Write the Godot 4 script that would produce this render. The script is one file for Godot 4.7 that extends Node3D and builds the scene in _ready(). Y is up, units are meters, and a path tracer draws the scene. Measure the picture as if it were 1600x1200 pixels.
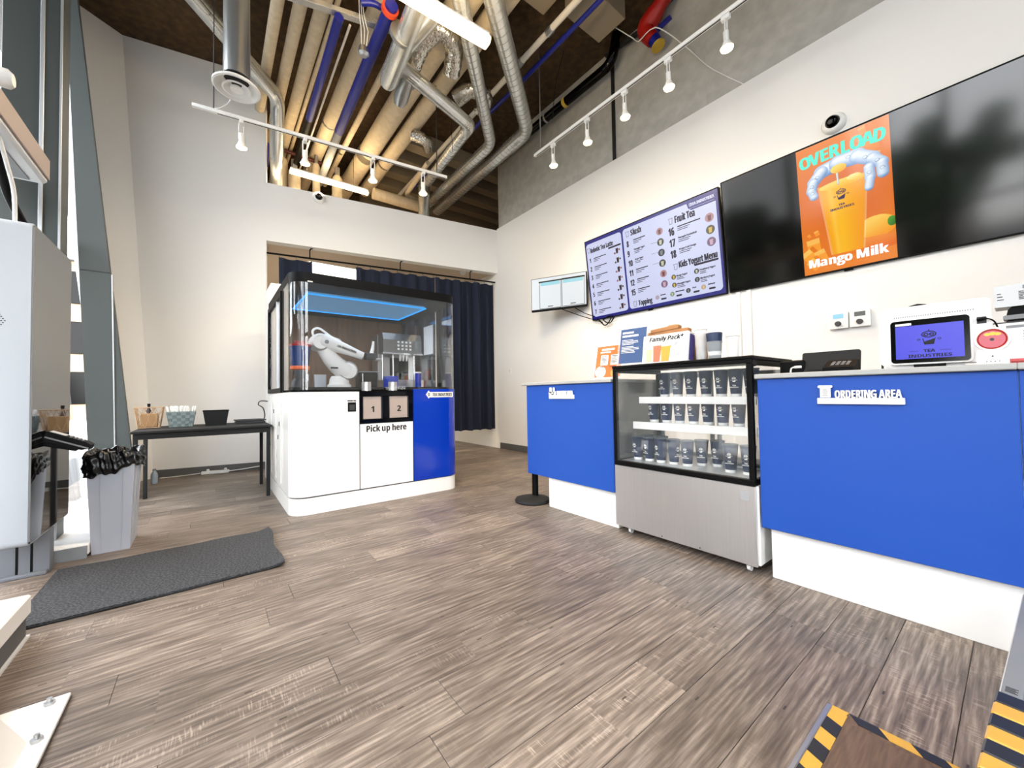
extends Node3D
# Interior of a bubble tea shop. x: towards the menu wall, y: up, -z: towards the back wall. Metres.

const FX := -PI / 2  # turn of things that face -x, into the shop
const HDIR := Vector3(0.98481, 0, 0.17365)  # along the skewed back wall, left to right
var M := {}
var rng := RandomNumberGenerator.new()
var font_sans: Font
var font_serif: Font


class MB:
	var V := PackedVector3Array()
	var N := PackedVector3Array()
	var U := PackedVector2Array()

	func uv(p: Vector3, n: Vector3) -> Vector2:
		var a := n.abs()
		if a.x >= a.y and a.x >= a.z:
			return Vector2(p.z, -p.y)
		if a.y >= a.z:
			return Vector2(p.x, p.z)
		return Vector2(p.x, -p.y)

	func tri(a: Vector3, b: Vector3, c: Vector3, na: Vector3, nb: Vector3, nc: Vector3) -> void:
		var nn := na + nb + nc
		if (b - a).cross(c - a).dot(nn) > 0.0:
			var t := b
			b = c
			c = t
			t = nb
			nb = nc
			nc = t
		V.append(a)
		V.append(b)
		V.append(c)
		N.append(na)
		N.append(nb)
		N.append(nc)
		U.append(uv(a, nn))
		U.append(uv(b, nn))
		U.append(uv(c, nn))

	func quad(a: Vector3, b: Vector3, c: Vector3, d: Vector3, n: Vector3) -> void:
		tri(a, b, c, n, n, n)
		tri(a, c, d, n, n, n)

	func quads(a: Vector3, b: Vector3, c: Vector3, d: Vector3, na: Vector3, nb: Vector3, nc: Vector3, nd: Vector3) -> void:
		tri(a, b, c, na, nb, nc)
		tri(a, c, d, na, nc, nd)

	func quad_uv(a: Vector3, b: Vector3, c: Vector3, d: Vector3, n: Vector3) -> void:
		# a top-left, b top-right, c bottom-right, d bottom-left; the picture fills the quad
		var at := U.size()
		var m := {a: Vector2(0, 0), b: Vector2(1, 0), c: Vector2(1, 1), d: Vector2(0, 1)}
		quad(a, b, c, d, n)
		for i in range(at, U.size()):
			U[i] = m[V[i]]

	func box(c: Vector3, s: Vector3, bev := 0.003, B := Basis()) -> MB:
		var h := s * 0.5
		var b := minf(bev, 0.45 * minf(h.x, minf(h.y, h.z)))
		var sg := [-1.0, 1.0]
		var pt := func(x: float, y: float, z: float, ax: int) -> Vector3:
			var q := Vector3(x * (h.x - (0.0 if ax == 0 else b)), y * (h.y - (0.0 if ax == 1 else b)), z * (h.z - (0.0 if ax == 2 else b)))
			return c + B * q
		for s1 in sg:
			quad(pt.call(s1, -1, -1, 0), pt.call(s1, 1, -1, 0), pt.call(s1, 1, 1, 0), pt.call(s1, -1, 1, 0), B * Vector3(s1, 0, 0))
			quad(pt.call(-1, s1, -1, 1), pt.call(1, s1, -1, 1), pt.call(1, s1, 1, 1), pt.call(-1, s1, 1, 1), B * Vector3(0, s1, 0))
			quad(pt.call(-1, -1, s1, 2), pt.call(1, -1, s1, 2), pt.call(1, 1, s1, 2), pt.call(-1, 1, s1, 2), B * Vector3(0, 0, s1))
		if b <= 0.0:
			return self
		for s1 in sg:
			for s2 in sg:
				quad(pt.call(s1, s2, -1, 0), pt.call(s1, s2, 1, 0), pt.call(s1, s2, 1, 1), pt.call(s1, s2, -1, 1), B * Vector3(s1, s2, 0).normalized())
				quad(pt.call(s1, -1, s2, 0), pt.call(s1, 1, s2, 0), pt.call(s1, 1, s2, 2), pt.call(s1, -1, s2, 2), B * Vector3(s1, 0, s2).normalized())
				quad(pt.call(-1, s1, s2, 1), pt.call(1, s1, s2, 1), pt.call(1, s1, s2, 2), pt.call(-1, s1, s2, 2), B * Vector3(0, s1, s2).normalized())
				for s3 in sg:
					var n := B * Vector3(s1, s2, s3).normalized()
					tri(pt.call(s1, s2, s3, 0), pt.call(s1, s2, s3, 1), pt.call(s1, s2, s3, 2), n, n, n)
		return self

	func span(a: Vector3, b: Vector3, bev := 0.003) -> MB:  # a box from corner to corner
		return box((a + b) * 0.5, (b - a).abs(), bev)

	func bar(a: Vector3, b: Vector3, w: float, h: float, bev := 0.002) -> MB:  # a square bar between two points
		var d := b - a
		var z := d.normalized()
		var x := Vector3.UP.cross(z)
		x = x.normalized() if x.length() > 0.01 else Vector3.RIGHT
		return box((a + b) * 0.5, Vector3(w, h, d.length()), bev, Basis(x, z.cross(x), z))

	func prism(poly: PackedVector2Array, z0: float, z1: float, xf := Transform3D(), smooth := true) -> MB:
		var idx := Geometry2D.triangulate_polygon(poly)
		var nz := xf.basis * Vector3(0, 0, 1)
		for i in range(0, idx.size(), 3):
			var p := [poly[idx[i]], poly[idx[i + 1]], poly[idx[i + 2]]]
			tri(xf * Vector3(p[0].x, p[0].y, z1), xf * Vector3(p[1].x, p[1].y, z1), xf * Vector3(p[2].x, p[2].y, z1), nz, nz, nz)
			tri(xf * Vector3(p[0].x, p[0].y, z0), xf * Vector3(p[1].x, p[1].y, z0), xf * Vector3(p[2].x, p[2].y, z0), -nz, -nz, -nz)
		var n := poly.size()
		var cw := Geometry2D.is_polygon_clockwise(poly)
		var en := []
		for i in n:
			var d := (poly[(i + 1) % n] - poly[i]).normalized()
			en.append(Vector2(-d.y, d.x) if cw else Vector2(d.y, -d.x))
		for i in n:
			var n0: Vector2 = en[i]
			var n1: Vector2 = en[i]
			if smooth:
				var pv: Vector2 = en[(i + n - 1) % n]
				var nx: Vector2 = en[(i + 1) % n]
				if pv.dot(n0) > 0.7:
					n0 = (pv + n0).normalized()
				if nx.dot(n1) > 0.7:
					n1 = (nx + n1).normalized()
			var a := poly[i]
			var b := poly[(i + 1) % n]
			var w0 := xf.basis * Vector3(n0.x, n0.y, 0)
			var w1 := xf.basis * Vector3(n1.x, n1.y, 0)
			quads(xf * Vector3(a.x, a.y, z0), xf * Vector3(b.x, b.y, z0), xf * Vector3(b.x, b.y, z1), xf * Vector3(a.x, a.y, z1), w0, w1, w1, w0)
		return self

	func tube(path: Array, r, seg := 12, caps := true) -> MB:
		var n := path.size()
		var side := Vector3.ZERO
		var rings := []
		var dirs := []
		var nor := []
		for i in n:
			var t: Vector3 = (path[mini(i + 1, n - 1)] - path[maxi(i - 1, 0)]).normalized()
			if side == Vector3.ZERO:
				side = t.cross(Vector3.UP if absf(t.y) < 0.9 else Vector3.RIGHT).normalized()
			else:
				side = (side - t * side.dot(t)).normalized()
			var up := t.cross(side)
			var rr: float = r[i] if r is Array else r
			var ring := []
			var rn := []
			for k in seg:
				var a := TAU * k / seg
				var d := side * cos(a) + up * sin(a)
				rn.append(d)
				ring.append(path[i] + d * rr)
			rings.append(ring)
			nor.append(rn)
			dirs.append(t)
		for i in n - 1:
			for k in seg:
				var q := (k + 1) % seg
				quads(rings[i][k], rings[i][q], rings[i + 1][q], rings[i + 1][k], nor[i][k], nor[i][q], nor[i + 1][q], nor[i + 1][k])
		if caps:
			for k in seg:
				var q := (k + 1) % seg
				tri(path[0], rings[0][k], rings[0][q], -dirs[0], -dirs[0], -dirs[0])
				tri(path[n - 1], rings[n - 1][k], rings[n - 1][q], dirs[n - 1], dirs[n - 1], dirs[n - 1])
		return self

	func lathe(prof: Array, seg := 20, xf := Transform3D()) -> MB:  # points (radius, height); listed so that the outside is on the right going up
		for i in prof.size() - 1:
			var a: Vector2 = prof[i]
			var b: Vector2 = prof[i + 1]
			var d := (b - a).normalized()
			var n2 := Vector2(d.y, -d.x)
			var na := n2
			var nb := n2
			if i > 0:
				var e: Vector2 = (a - prof[i - 1]).normalized()
				if e.dot(d) > 0.75:
					na = (n2 + Vector2(e.y, -e.x)).normalized()
			if i < prof.size() - 2:
				var e: Vector2 = (prof[i + 2] - b).normalized()
				if e.dot(d) > 0.75:
					nb = (n2 + Vector2(e.y, -e.x)).normalized()
			for k in seg:
				var t0 := TAU * k / seg
				var t1 := TAU * (k + 1) / seg
				var c0 := Vector3(cos(t0), 0, sin(t0))
				var c1 := Vector3(cos(t1), 0, sin(t1))
				var Y := Vector3.UP
				var p0 := xf * (c0 * a.x + Y * a.y)
				var p1 := xf * (c1 * a.x + Y * a.y)
				var p2 := xf * (c1 * b.x + Y * b.y)
				var p3 := xf * (c0 * b.x + Y * b.y)
				var m := xf.basis.orthonormalized()
				var q0 := m * (c0 * na.x + Y * na.y)
				var q1 := m * (c1 * na.x + Y * na.y)
				var q2 := m * (c1 * nb.x + Y * nb.y)
				var q3 := m * (c0 * nb.x + Y * nb.y)
				if a.x > 1e-6:
					tri(p0, p1, p2, q0, q1, q2)
				if b.x > 1e-6:
					tri(p0, p2, p3, q0, q2, q3)
		return self

	func sheet(f: Callable, nu: int, nv: int, thick := 0.0) -> MB:
		var g := []
		var gn := []
		for i in nu + 1:
			for j in nv + 1:
				g.append(f.call(float(i) / nu, float(j) / nv))
		for i in nu + 1:
			for j in nv + 1:
				var du: Vector3 = g[mini(i + 1, nu) * (nv + 1) + j] - g[maxi(i - 1, 0) * (nv + 1) + j]
				var dv: Vector3 = g[i * (nv + 1) + mini(j + 1, nv)] - g[i * (nv + 1) + maxi(j - 1, 0)]
				gn.append(du.cross(dv).normalized())
		for i in nu:
			for j in nv:
				var a := i * (nv + 1) + j
				var b := a + nv + 1
				quads(g[a], g[b], g[b + 1], g[a + 1], gn[a], gn[b], gn[b + 1], gn[a + 1])
				if thick > 0.0:
					quads(g[a] - gn[a] * thick, g[b] - gn[b] * thick, g[b + 1] - gn[b + 1] * thick, g[a + 1] - gn[a + 1] * thick, -gn[a], -gn[b], -gn[b + 1], -gn[a + 1])
		if thick > 0.0:
			for i in nu:
				for j in [0, nv]:
					var a: int = i * (nv + 1) + j
					var b: int = a + nv + 1
					var n: Vector3 = (g[a] - g[a + (1 if j == 0 else -1)]).normalized()
					quad(g[a], g[b], g[b] - gn[b] * thick, g[a] - gn[a] * thick, n)
			for j in nv:
				for i in [0, nu]:
					var a: int = i * (nv + 1) + j
					var b: int = a + 1
					var n: Vector3 = (g[a] - g[a + (nv + 1) * (1 if i == 0 else -1)]).normalized()
					quad(g[a], g[b], g[b] - gn[b] * thick, g[a] - gn[a] * thick, n)
		return self

	func shell(path: Array, th: float, y0: float, y1: float) -> MB:  # an upright panel that follows a plan of (x, z) points; its outside is on the left of the path
		var n := path.size()
		var nor := []
		for i in n:
			var t: Vector2 = (path[mini(i + 1, n - 1)] - path[maxi(i - 1, 0)]).normalized()
			nor.append(Vector3(t.y, 0, -t.x))
		for i in n - 1:
			var a := Vector3(path[i].x, 0, path[i].y)
			var b := Vector3(path[i + 1].x, 0, path[i + 1].y)
			var na: Vector3 = nor[i]
			var nb: Vector3 = nor[i + 1]
			var Y0 := Vector3.UP * y0
			var Y1 := Vector3.UP * y1
			quads(a + Y0, b + Y0, b + Y1, a + Y1, na, nb, nb, na)
			var c := a - na * th
			var d := b - nb * th
			quads(c + Y0, d + Y0, d + Y1, c + Y1, -na, -nb, -nb, -na)
			quad(a + Y1, b + Y1, d + Y1, c + Y1, Vector3.UP)
			quad(a + Y0, b + Y0, d + Y0, c + Y0, Vector3.DOWN)
			if i == 0:
				quad(a + Y0, a + Y1, c + Y1, c + Y0, (a - b).normalized())
			if i == n - 2:
				quad(b + Y0, b + Y1, d + Y1, d + Y0, (b - a).normalized())
		return self

	func put(m: Mesh, xf: Transform3D) -> MB:  # adds the triangles of another mesh
		for s in m.get_surface_count():
			var ar := m.surface_get_arrays(s)
			var vs: PackedVector3Array = ar[Mesh.ARRAY_VERTEX]
			var ns: PackedVector3Array = ar[Mesh.ARRAY_NORMAL]
			var nb := xf.basis.inverse().transposed()
			var ix = ar[Mesh.ARRAY_INDEX]
			var order = ix if ix != null and ix.size() else range(vs.size())
			for i in order:
				V.append(xf * vs[i])
				N.append((nb * ns[i]).normalized())
				U.append(Vector2.ZERO)
		return self

	func mesh() -> ArrayMesh:
		var a := []
		a.resize(Mesh.ARRAY_MAX)
		a[Mesh.ARRAY_VERTEX] = V
		a[Mesh.ARRAY_NORMAL] = N
		a[Mesh.ARRAY_TEX_UV] = U
		var m := ArrayMesh.new()
		m.add_surface_from_arrays(Mesh.PRIMITIVE_TRIANGLES, a)
		return m


func _ready() -> void:
	rng.seed = 7
	# camera
	var cam := Camera3D.new()
	cam.name = "camera"
	cam.fov = 88.86
	cam.near = 0.02
	cam.far = 200.0
	add_child(cam)
	cam.transform = Transform3D(Basis(Vector3(0.792, -0.0156, 0.6103), Vector3(-0.0031, 0.9996, 0.0295), Vector3(-0.6105, -0.0249, 0.7916)).orthonormalized(), Vector3(0, 1, 0))
	cam.current = true
	# sky and exposure: a bright overcast day
	var sky_mat := ProceduralSkyMaterial.new()
	sky_mat.sky_top_color = Color(0.95, 0.97, 1.0)
	sky_mat.sky_horizon_color = Color(1.0, 1.0, 0.99)
	sky_mat.ground_bottom_color = Color(0.55, 0.54, 0.52)
	sky_mat.ground_horizon_color = Color(0.8, 0.8, 0.8)
	sky_mat.sky_energy_multiplier = 2.75
	sky_mat.ground_energy_multiplier = 1.3
	var sky := Sky.new()
	sky.sky_material = sky_mat
	var env := Environment.new()
	env.background_mode = Environment.BG_SKY
	env.sky = sky
	env.tonemap_mode = Environment.TONE_MAPPER_LINEAR
	env.tonemap_exposure = 1.15
	env.sdfgi_enabled = true
	env.ssao_enabled = true
	env.ssil_enabled = true
	var we := WorldEnvironment.new()
	we.name = "world"
	we.environment = env
	add_child(we)
	fonts()
	materials()
	shell_of_room()
	facade()
	outside()
	ceiling_services()
	tracks_and_tubes()
	back_room()
	robot_booth()
	booth_contents()
	side_table()
	bin_and_kiosk()
	floor_things()
	counters()
	display_cooler()
	counter_things()
	wall_screens()
	wall_fittings()


func spot(at: Vector3, towards: Vector3, energy: float, angle: float, col: Color, size := 0.03, parent: Node = self) -> void:
	var l := SpotLight3D.new()
	l.name = "spot_light"
	l.light_color = col
	l.light_energy = energy
	l.spot_angle = angle
	l.spot_angle_attenuation = 0.8
	l.spot_range = 20.0
	l.spot_attenuation = 2.0
	l.light_size = size
	l.shadow_enabled = true
	parent.add_child(l, true)
	l.global_transform = Transform3D(Basis.looking_at(towards, Vector3.UP if absf(towards.normalized().y) < 0.99 else Vector3.RIGHT), at)


func area(at: Vector3, towards: Vector3, size: Vector2, energy: float, col: Color, parent: Node = self, up := Vector3.UP) -> void:
	var l := AreaLight3D.new()
	l.name = "area_light"
	l.light_color = col
	l.light_energy = energy
	l.area_size = size
	l.area_range = 20.0
	l.area_attenuation = 2.0
	l.shadow_enabled = true
	parent.add_child(l, true)
	l.global_transform = Transform3D(Basis.looking_at(towards, up), at)


# ---------- naming and committing ----------

func thing(called: String, label: String, category: String, at := Vector3.ZERO, turn := 0.0, group := "", tilt := 0.0) -> Node3D:
	var o := Node3D.new()
	o.name = numbered(called)
	add_child(o)
	o.transform = Transform3D(Basis(Vector3.UP, turn) * Basis(Vector3.RIGHT, tilt), at)
	tag(o, label, category, group)
	return o


func numbered(called: String) -> String:
	if not has_node(called):
		return called
	var k := 1
	while has_node("%s_%03d" % [called, k]):
		k += 1
	return "%s_%03d" % [called, k]


func tag(o: Node, label: String, category := "", group := "") -> void:
	if label:
		o.set_meta("label", label)
	if category:
		o.set_meta("category", category)
	if group:
		o.set_meta("group", group)


func structure(called: String) -> Node3D:
	var o := Node3D.new()
	o.name = numbered(called)
	add_child(o)
	o.set_meta("kind", "structure")
	return o


func part(parent: Node, called: String, mb, m: Material, label := "") -> MeshInstance3D:
	var o := MeshInstance3D.new()
	if parent == self:
		called = numbered(called)
	else:
		var k := 0
		var base := called
		while parent.has_node(called):
			k += 1
			called = "%s_%03d" % [base, k]
	o.name = called
	o.mesh = mb.mesh() if mb is MB else mb
	o.material_override = m
	parent.add_child(o)
	if label:
		o.set_meta("label", label)
	return o


func copy(o: Node3D, label: String, at: Vector3) -> Node3D:
	var c: Node3D = o.duplicate()
	var re := RegEx.create_from_string("_\\d\\d\\d$")
	c.name = numbered(re.sub(o.name, ""))
	add_child(c)
	c.position = at
	if label:
		c.set_meta("label", label)
	return c


func one(called: String, mb, m: Material, label: String, category: String, group := "") -> MeshInstance3D:
	var o := part(self, called, mb, m)
	tag(o, label, category, group)
	return o


func box(c: Vector3, s: Vector3, bev := 0.003) -> MB:
	return MB.new().box(c, s, bev)


func span(a: Vector3, b: Vector3, bev := 0.003) -> MB:
	return MB.new().span(a, b, bev)


func at(x: float, y: float, z: float) -> Transform3D:
	return Transform3D(Basis(), Vector3(x, y, z))


func rrect(w: float, h: float, r: float, n := 5, cx := 0.0, cy := 0.0) -> PackedVector2Array:
	var p := PackedVector2Array()
	for q in 4:
		var c := Vector2(cx + (w / 2 - r) * (1 if q in [0, 3] else -1), cy + (h / 2 - r) * (1 if q < 2 else -1))
		for k in n + 1:
			var a := PI / 2 * (q + float(k) / n)
			p.append(c + Vector2(cos(a), sin(a)) * r)
	return p


func disc(r: float, n := 20, cx := 0.0, cy := 0.0, sy := 1.0) -> PackedVector2Array:
	var p := PackedVector2Array()
	for k in n:
		p.append(Vector2(cx + r * cos(TAU * k / n), cy + r * sy * sin(TAU * k / n)))
	return p


func poly(a: Array) -> PackedVector2Array:
	var p := PackedVector2Array()
	for i in range(0, a.size(), 2):
		p.append(Vector2(a[i], a[i + 1]))
	return p


func ring2(mb: MB, rx: float, ry: float, w: float, z0: float, z1: float, xf: Transform3D, n := 24) -> void:
	for k in n:
		var a := TAU * k / n
		var b := TAU * (k + 1) / n
		mb.prism(PackedVector2Array([Vector2(rx * cos(a), ry * sin(a)), Vector2(rx * cos(b), ry * sin(b)), Vector2((rx - w) * cos(b), (ry - w) * sin(b)), Vector2((rx - w) * cos(a), (ry - w) * sin(a))]), z0, z1, xf, false)


func frame(mb: MB, w: float, h: float, t: float, d: float, xf := Transform3D()) -> MB:  # a picture-frame of bars, centred, front at d
	for s in [-1, 1]:
		mb.box(xf * Vector3(s * (w - t) / 2, 0, d / 2), Vector3(t, h, d), 0.002, xf.basis)
		mb.box(xf * Vector3(0, s * (h - t) / 2, d / 2), Vector3(w - 2 * t, t, d), 0.002, xf.basis)
	return mb


func fillet(pts: Array, r: float, n := 6) -> Array:
	var out := [pts[0]]
	for i in range(1, pts.size() - 1):
		var a: Vector3 = pts[i - 1]
		var b: Vector3 = pts[i]
		var c: Vector3 = pts[i + 1]
		var ra := minf(r, (a - b).length() * 0.49)
		var rc := minf(r, (c - b).length() * 0.49)
		var p := b + (a - b).normalized() * ra
		var q := b + (c - b).normalized() * rc
		for k in n + 1:
			var t := float(k) / n
			out.append(p.lerp(b, t).lerp(b.lerp(q, t), t))
	out.append(pts[-1])
	return out


func duct(pts: Array, r: float, bend := 0.12, seam := 0.1) -> MB:  # round spiral duct with raised seams
	var p := fillet(pts, bend)
	var path := []
	var rad := []
	var gone := 0.0
	for i in p.size() - 1:
		var a: Vector3 = p[i]
		var b: Vector3 = p[i + 1]
		var l := a.distance_to(b)
		var n := maxi(1, int(l / (seam / 4.0)))
		for k in n:
			path.append(a.lerp(b, float(k) / n))
			gone += l / n
			rad.append(r + (0.005 if int(gone / (seam / 4.0)) % 4 == 0 else 0.0))
	path.append(p[-1])
	rad.append(r)
	return MB.new().tube(path, rad, 18)


func add_duct(parent: Node, pts: Array, r: float, bend: float, m: Material, gap := 0.085) -> void:  # tube and its spiral seams
	part(parent, "tube", duct(pts, r, bend, 10.0), m)
	var p := fillet(pts, bend, 10)
	var seams := MB.new()
	var left := gap
	for i in p.size() - 1:
		var a: Vector3 = p[i]
		var b: Vector3 = p[i + 1]
		var l := a.distance_to(b)
		var s := left
		while s < l:
			var c := a.lerp(b, s / l)
			var d := (b - a).normalized()
			var x := d.cross(Vector3.UP if absf(d.y) < 0.9 else Vector3.RIGHT).normalized()
			var slant := (d + x * 0.22).normalized()
			var xf := Transform3D(Basis(slant.cross(d.cross(slant)).normalized(), slant, Vector3.ZERO), c)
			xf.basis = Basis(d.cross(x).normalized().cross(slant).normalized(), slant, d.cross(x).normalized()).orthonormalized()
			seams.lathe([Vector2(r * 0.995, -0.004), Vector2(r * 1.022 + 0.001, 0.0), Vector2(r * 0.995, 0.004)], 20, xf)
			s += gap
		left = s - l
	var o := part(parent, "seams", seams, M.seam)
	o.set_meta("kind", "stuff")


func curve(pts: Array, n := 24) -> Array:
	var c := Curve3D.new()
	for i in pts.size():
		var t: Vector3 = (pts[mini(i + 1, pts.size() - 1)] - pts[maxi(i - 1, 0)]) / 6.0
		c.add_point(pts[i], -t, t)
	var out := []
	for k in n + 1:
		out.append(c.sample_baked(c.get_baked_length() * k / n, true))
	return out


# ---------- lettering and the shop's emblem ----------

func fonts() -> void:
	var f := SystemFont.new()
	f.font_names = PackedStringArray(["Droid Sans"])
	f.font_weight = 700
	var fv := FontVariation.new()
	fv.base_font = f
	fv.spacing_glyph = -1
	font_sans = fv
	var g := SystemFont.new()
	g.font_names = PackedStringArray(["Droid Sans"])
	font_serif = g
	var t := TextMesh.new()
	t.font = font_sans
	t.font_size = 32
	t.pixel_size = 0.01
	t.text = "H"
	t.vertical_alignment = VERTICAL_ALIGNMENT_BOTTOM
	text_base = t.get_aabb().position.y
	text_cap = t.get_aabb().size.y


# capitals h high, standing in the plane of xf; align -1 left, 0 centre, 1 right
func text(mb: MB, s: String, h: float, xf: Transform3D, squeeze := 1.0, align := 0, depth := 0.001, bold := true) -> MB:
	var t := TextMesh.new()
	t.font = font_sans if bold else font_serif
	t.font_size = 32
	t.pixel_size = 0.01
	t.depth = depth / (h / text_cap)
	t.curve_step = 3.0
	t.text = s
	t.horizontal_alignment = HORIZONTAL_ALIGNMENT_LEFT
	t.vertical_alignment = VERTICAL_ALIGNMENT_BOTTOM
	var k := h / text_cap
	var bb := t.get_aabb()
	var tmp := ArrayMesh.new()
	var arr := t.get_mesh_arrays()
	if arr.is_empty() or arr[0] == null or arr[0].is_empty():
		return mb
	tmp.add_surface_from_arrays(Mesh.PRIMITIVE_TRIANGLES, arr)
	var dx := -bb.position.x - bb.size.x * (0.0 if align < 0 else 0.5 if align == 0 else 1.0)
	var local := Transform3D(Basis.from_scale(Vector3(k * squeeze, k, k)), Vector3(dx * k * squeeze, -text_base * k, depth * 0.5))
	mb.put(tmp, xf * local)
	if bold and h > 0.012:  # heavier strokes
		for s2 in [-1, 1]:
			mb.put(tmp, xf * Transform3D(local.basis, local.origin + Vector3(s2 * h * heavy, 0, -0.00005)))
	return mb

var text_base := 0.0
var text_cap := 0.2285
var heavy := 0.018


# the same, stretched to a given width
func fit(mb: MB, s: String, h: float, xf: Transform3D, width: float, align := 0, depth := 0.001) -> MB:
	var t := TextMesh.new()
	t.font = font_sans
	t.font_size = 32
	t.pixel_size = 0.01
	t.text = s
	return text(mb, s, h, xf, width / (t.get_aabb().size.x * h / text_cap), align, depth)


func emblem(mb: MB, h: float, xf: Transform3D, z := 0.0008) -> MB:  # a round-eyed robot head over a tilted drink in a cup with two hands
	var k := h
	ring2(mb, 0.27 * k, 0.17 * k, 0.045 * k, 0, z, xf * at(0, 0.27 * k, 0))
	for s in [-1, 1]:
		ring2(mb, 0.095 * k, 0.085 * k, 0.05 * k, 0, z, xf * at(s * 0.1 * k, 0.26 * k, 0), 16)
		ring2(mb, 0.065 * k, 0.055 * k, 0.025 * k, 0, z, xf * at(s * 0.36 * k, 0.02 * k, 0), 12)
		mb.prism(poly([s * 0.2 * k, 0.07 * k, s * 0.235 * k, 0.07 * k, s * 0.165 * k, -0.25 * k, s * 0.13 * k, -0.25 * k]), 0, z, xf, false)
	mb.prism(poly([-0.165 * k, -0.1 * k, 0.19 * k, 0.04 * k, 0.14 * k, -0.25 * k, -0.14 * k, -0.25 * k]), 0, z, xf, false)
	mb.prism(disc(0.03 * k, 10, 0, 0.48 * k), 0, z, xf)
	return mb


# ---------- materials ----------

func mat(c: Color, rough := 0.6, metal := 0.0, spec := 0.5) -> StandardMaterial3D:
	var m := StandardMaterial3D.new()
	m.albedo_color = c
	m.roughness = rough
	m.metallic = metal
	m.metallic_specular = spec
	return m


func glow(c: Color, e: float, base := Color(0.02, 0.02, 0.02)) -> StandardMaterial3D:
	var m := mat(base, 0.3)
	m.emission_enabled = true
	m.emission = c
	m.emission_energy_multiplier = e
	return m


func pane(c: Color, a: float) -> StandardMaterial3D:
	var m := mat(Color(c.r, c.g, c.b, a), 0.02)
	m.transparency = BaseMaterial3D.TRANSPARENCY_ALPHA
	return m


func tri_tex(m: StandardMaterial3D, t: Texture2D, scale: Vector3, world := true) -> void:
	m.albedo_texture = t
	m.uv1_triplanar = true
	m.uv1_world_triplanar = world
	m.uv1_scale = scale


func noise_image(w: int, h: int, freq: Vector2, sd: int, octaves := 4) -> Array:
	var n := FastNoiseLite.new()
	n.seed = sd
	n.noise_type = FastNoiseLite.TYPE_SIMPLEX_SMOOTH
	n.fractal_octaves = octaves
	n.frequency = 1.0
	var out := []
	out.resize(w * h)
	for y in h:
		for x in w:
			out[y * w + x] = n.get_noise_2d(x * freq.x, y * freq.y)
	return out


func wood_image(sd: int, sawn: float) -> ImageTexture:  # one plank, grain along x: broad streaks, fine fibres, saw marks across, a few knots
	var w := 640
	var h := 112
	var broad := noise_image(w, h, Vector2(0.005, 0.085), sd, 4)
	var fine := noise_image(w, h, Vector2(0.02, 0.42), sd + 50, 3)
	var warp := noise_image(w, h, Vector2(0.012, 0.05), sd + 90, 2)
	var saw := noise_image(w, h, Vector2(0.3, 0.02), sd + 120, 2)
	var where := noise_image(w, h, Vector2(0.008, 0.02), sd + 160, 2)
	var im := Image.create(w, h, false, Image.FORMAT_RGB8)
	var dark := Color(0.36, 0.315, 0.285)
	var mid := Color(0.56, 0.51, 0.47)
	var lite := Color(0.8, 0.75, 0.7)
	for y in h:
		for x in w:
			var i := y * w + x
			var b: float = broad[i] * 1.25 + 0.13 * sin(y * 0.3 + warp[i] * 3.0)
			b += fine[i] * 0.32
			var sa: float = maxf(0.0, saw[i] - 0.12) * maxf(0.0, where[i] + 0.12) * sawn
			b += sa * 2.6
			var c := mid.lerp(lite, clampf(b, 0, 1)) if b > 0 else mid.lerp(dark, clampf(-b, 0, 1))
			im.set_pixel(x, y, c)
	for k in 2:
		var kx := (sd * 131 + k * 277) % w
		var ky := (sd * 57 + k * 61) % (h - 20) + 10
		for dy in range(-2, 3):
			for dx in range(-6, 7):
				if dx * dx / 36.0 + dy * dy / 4.0 < 1.0 and kx + dx >= 0 and kx + dx < w:
					im.set_pixel(kx + dx, ky + dy, im.get_pixel(kx + dx, ky + dy).lerp(Color(0.16, 0.12, 0.1), 0.8))
	return ImageTexture.create_from_image(im)


func speck_texture(a: Color, b: Color, fx: float, fy: float, sd: int, size := 256, oct := 4, gain := 1.4) -> ImageTexture:
	var n := noise_image(size, size, Vector2(fx, fy), sd, oct)
	var im := Image.create(size, size, false, Image.FORMAT_RGB8)
	for y in size:
		for x in size:
			im.set_pixel(x, y, a.lerp(b, clampf(0.5 + n[y * size + x] * gain * 0.5, 0, 1)))
	return ImageTexture.create_from_image(im)


func bumps(freq: float, sd: int, strength: float, oct := 3) -> NoiseTexture2D:
	var t := NoiseTexture2D.new()
	t.width = 256
	t.height = 256
	t.seamless = true
	t.as_normal_map = true
	t.bump_strength = strength
	var n := FastNoiseLite.new()
	n.seed = sd
	n.frequency = freq
	n.fractal_octaves = oct
	t.noise = n
	return t


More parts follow.
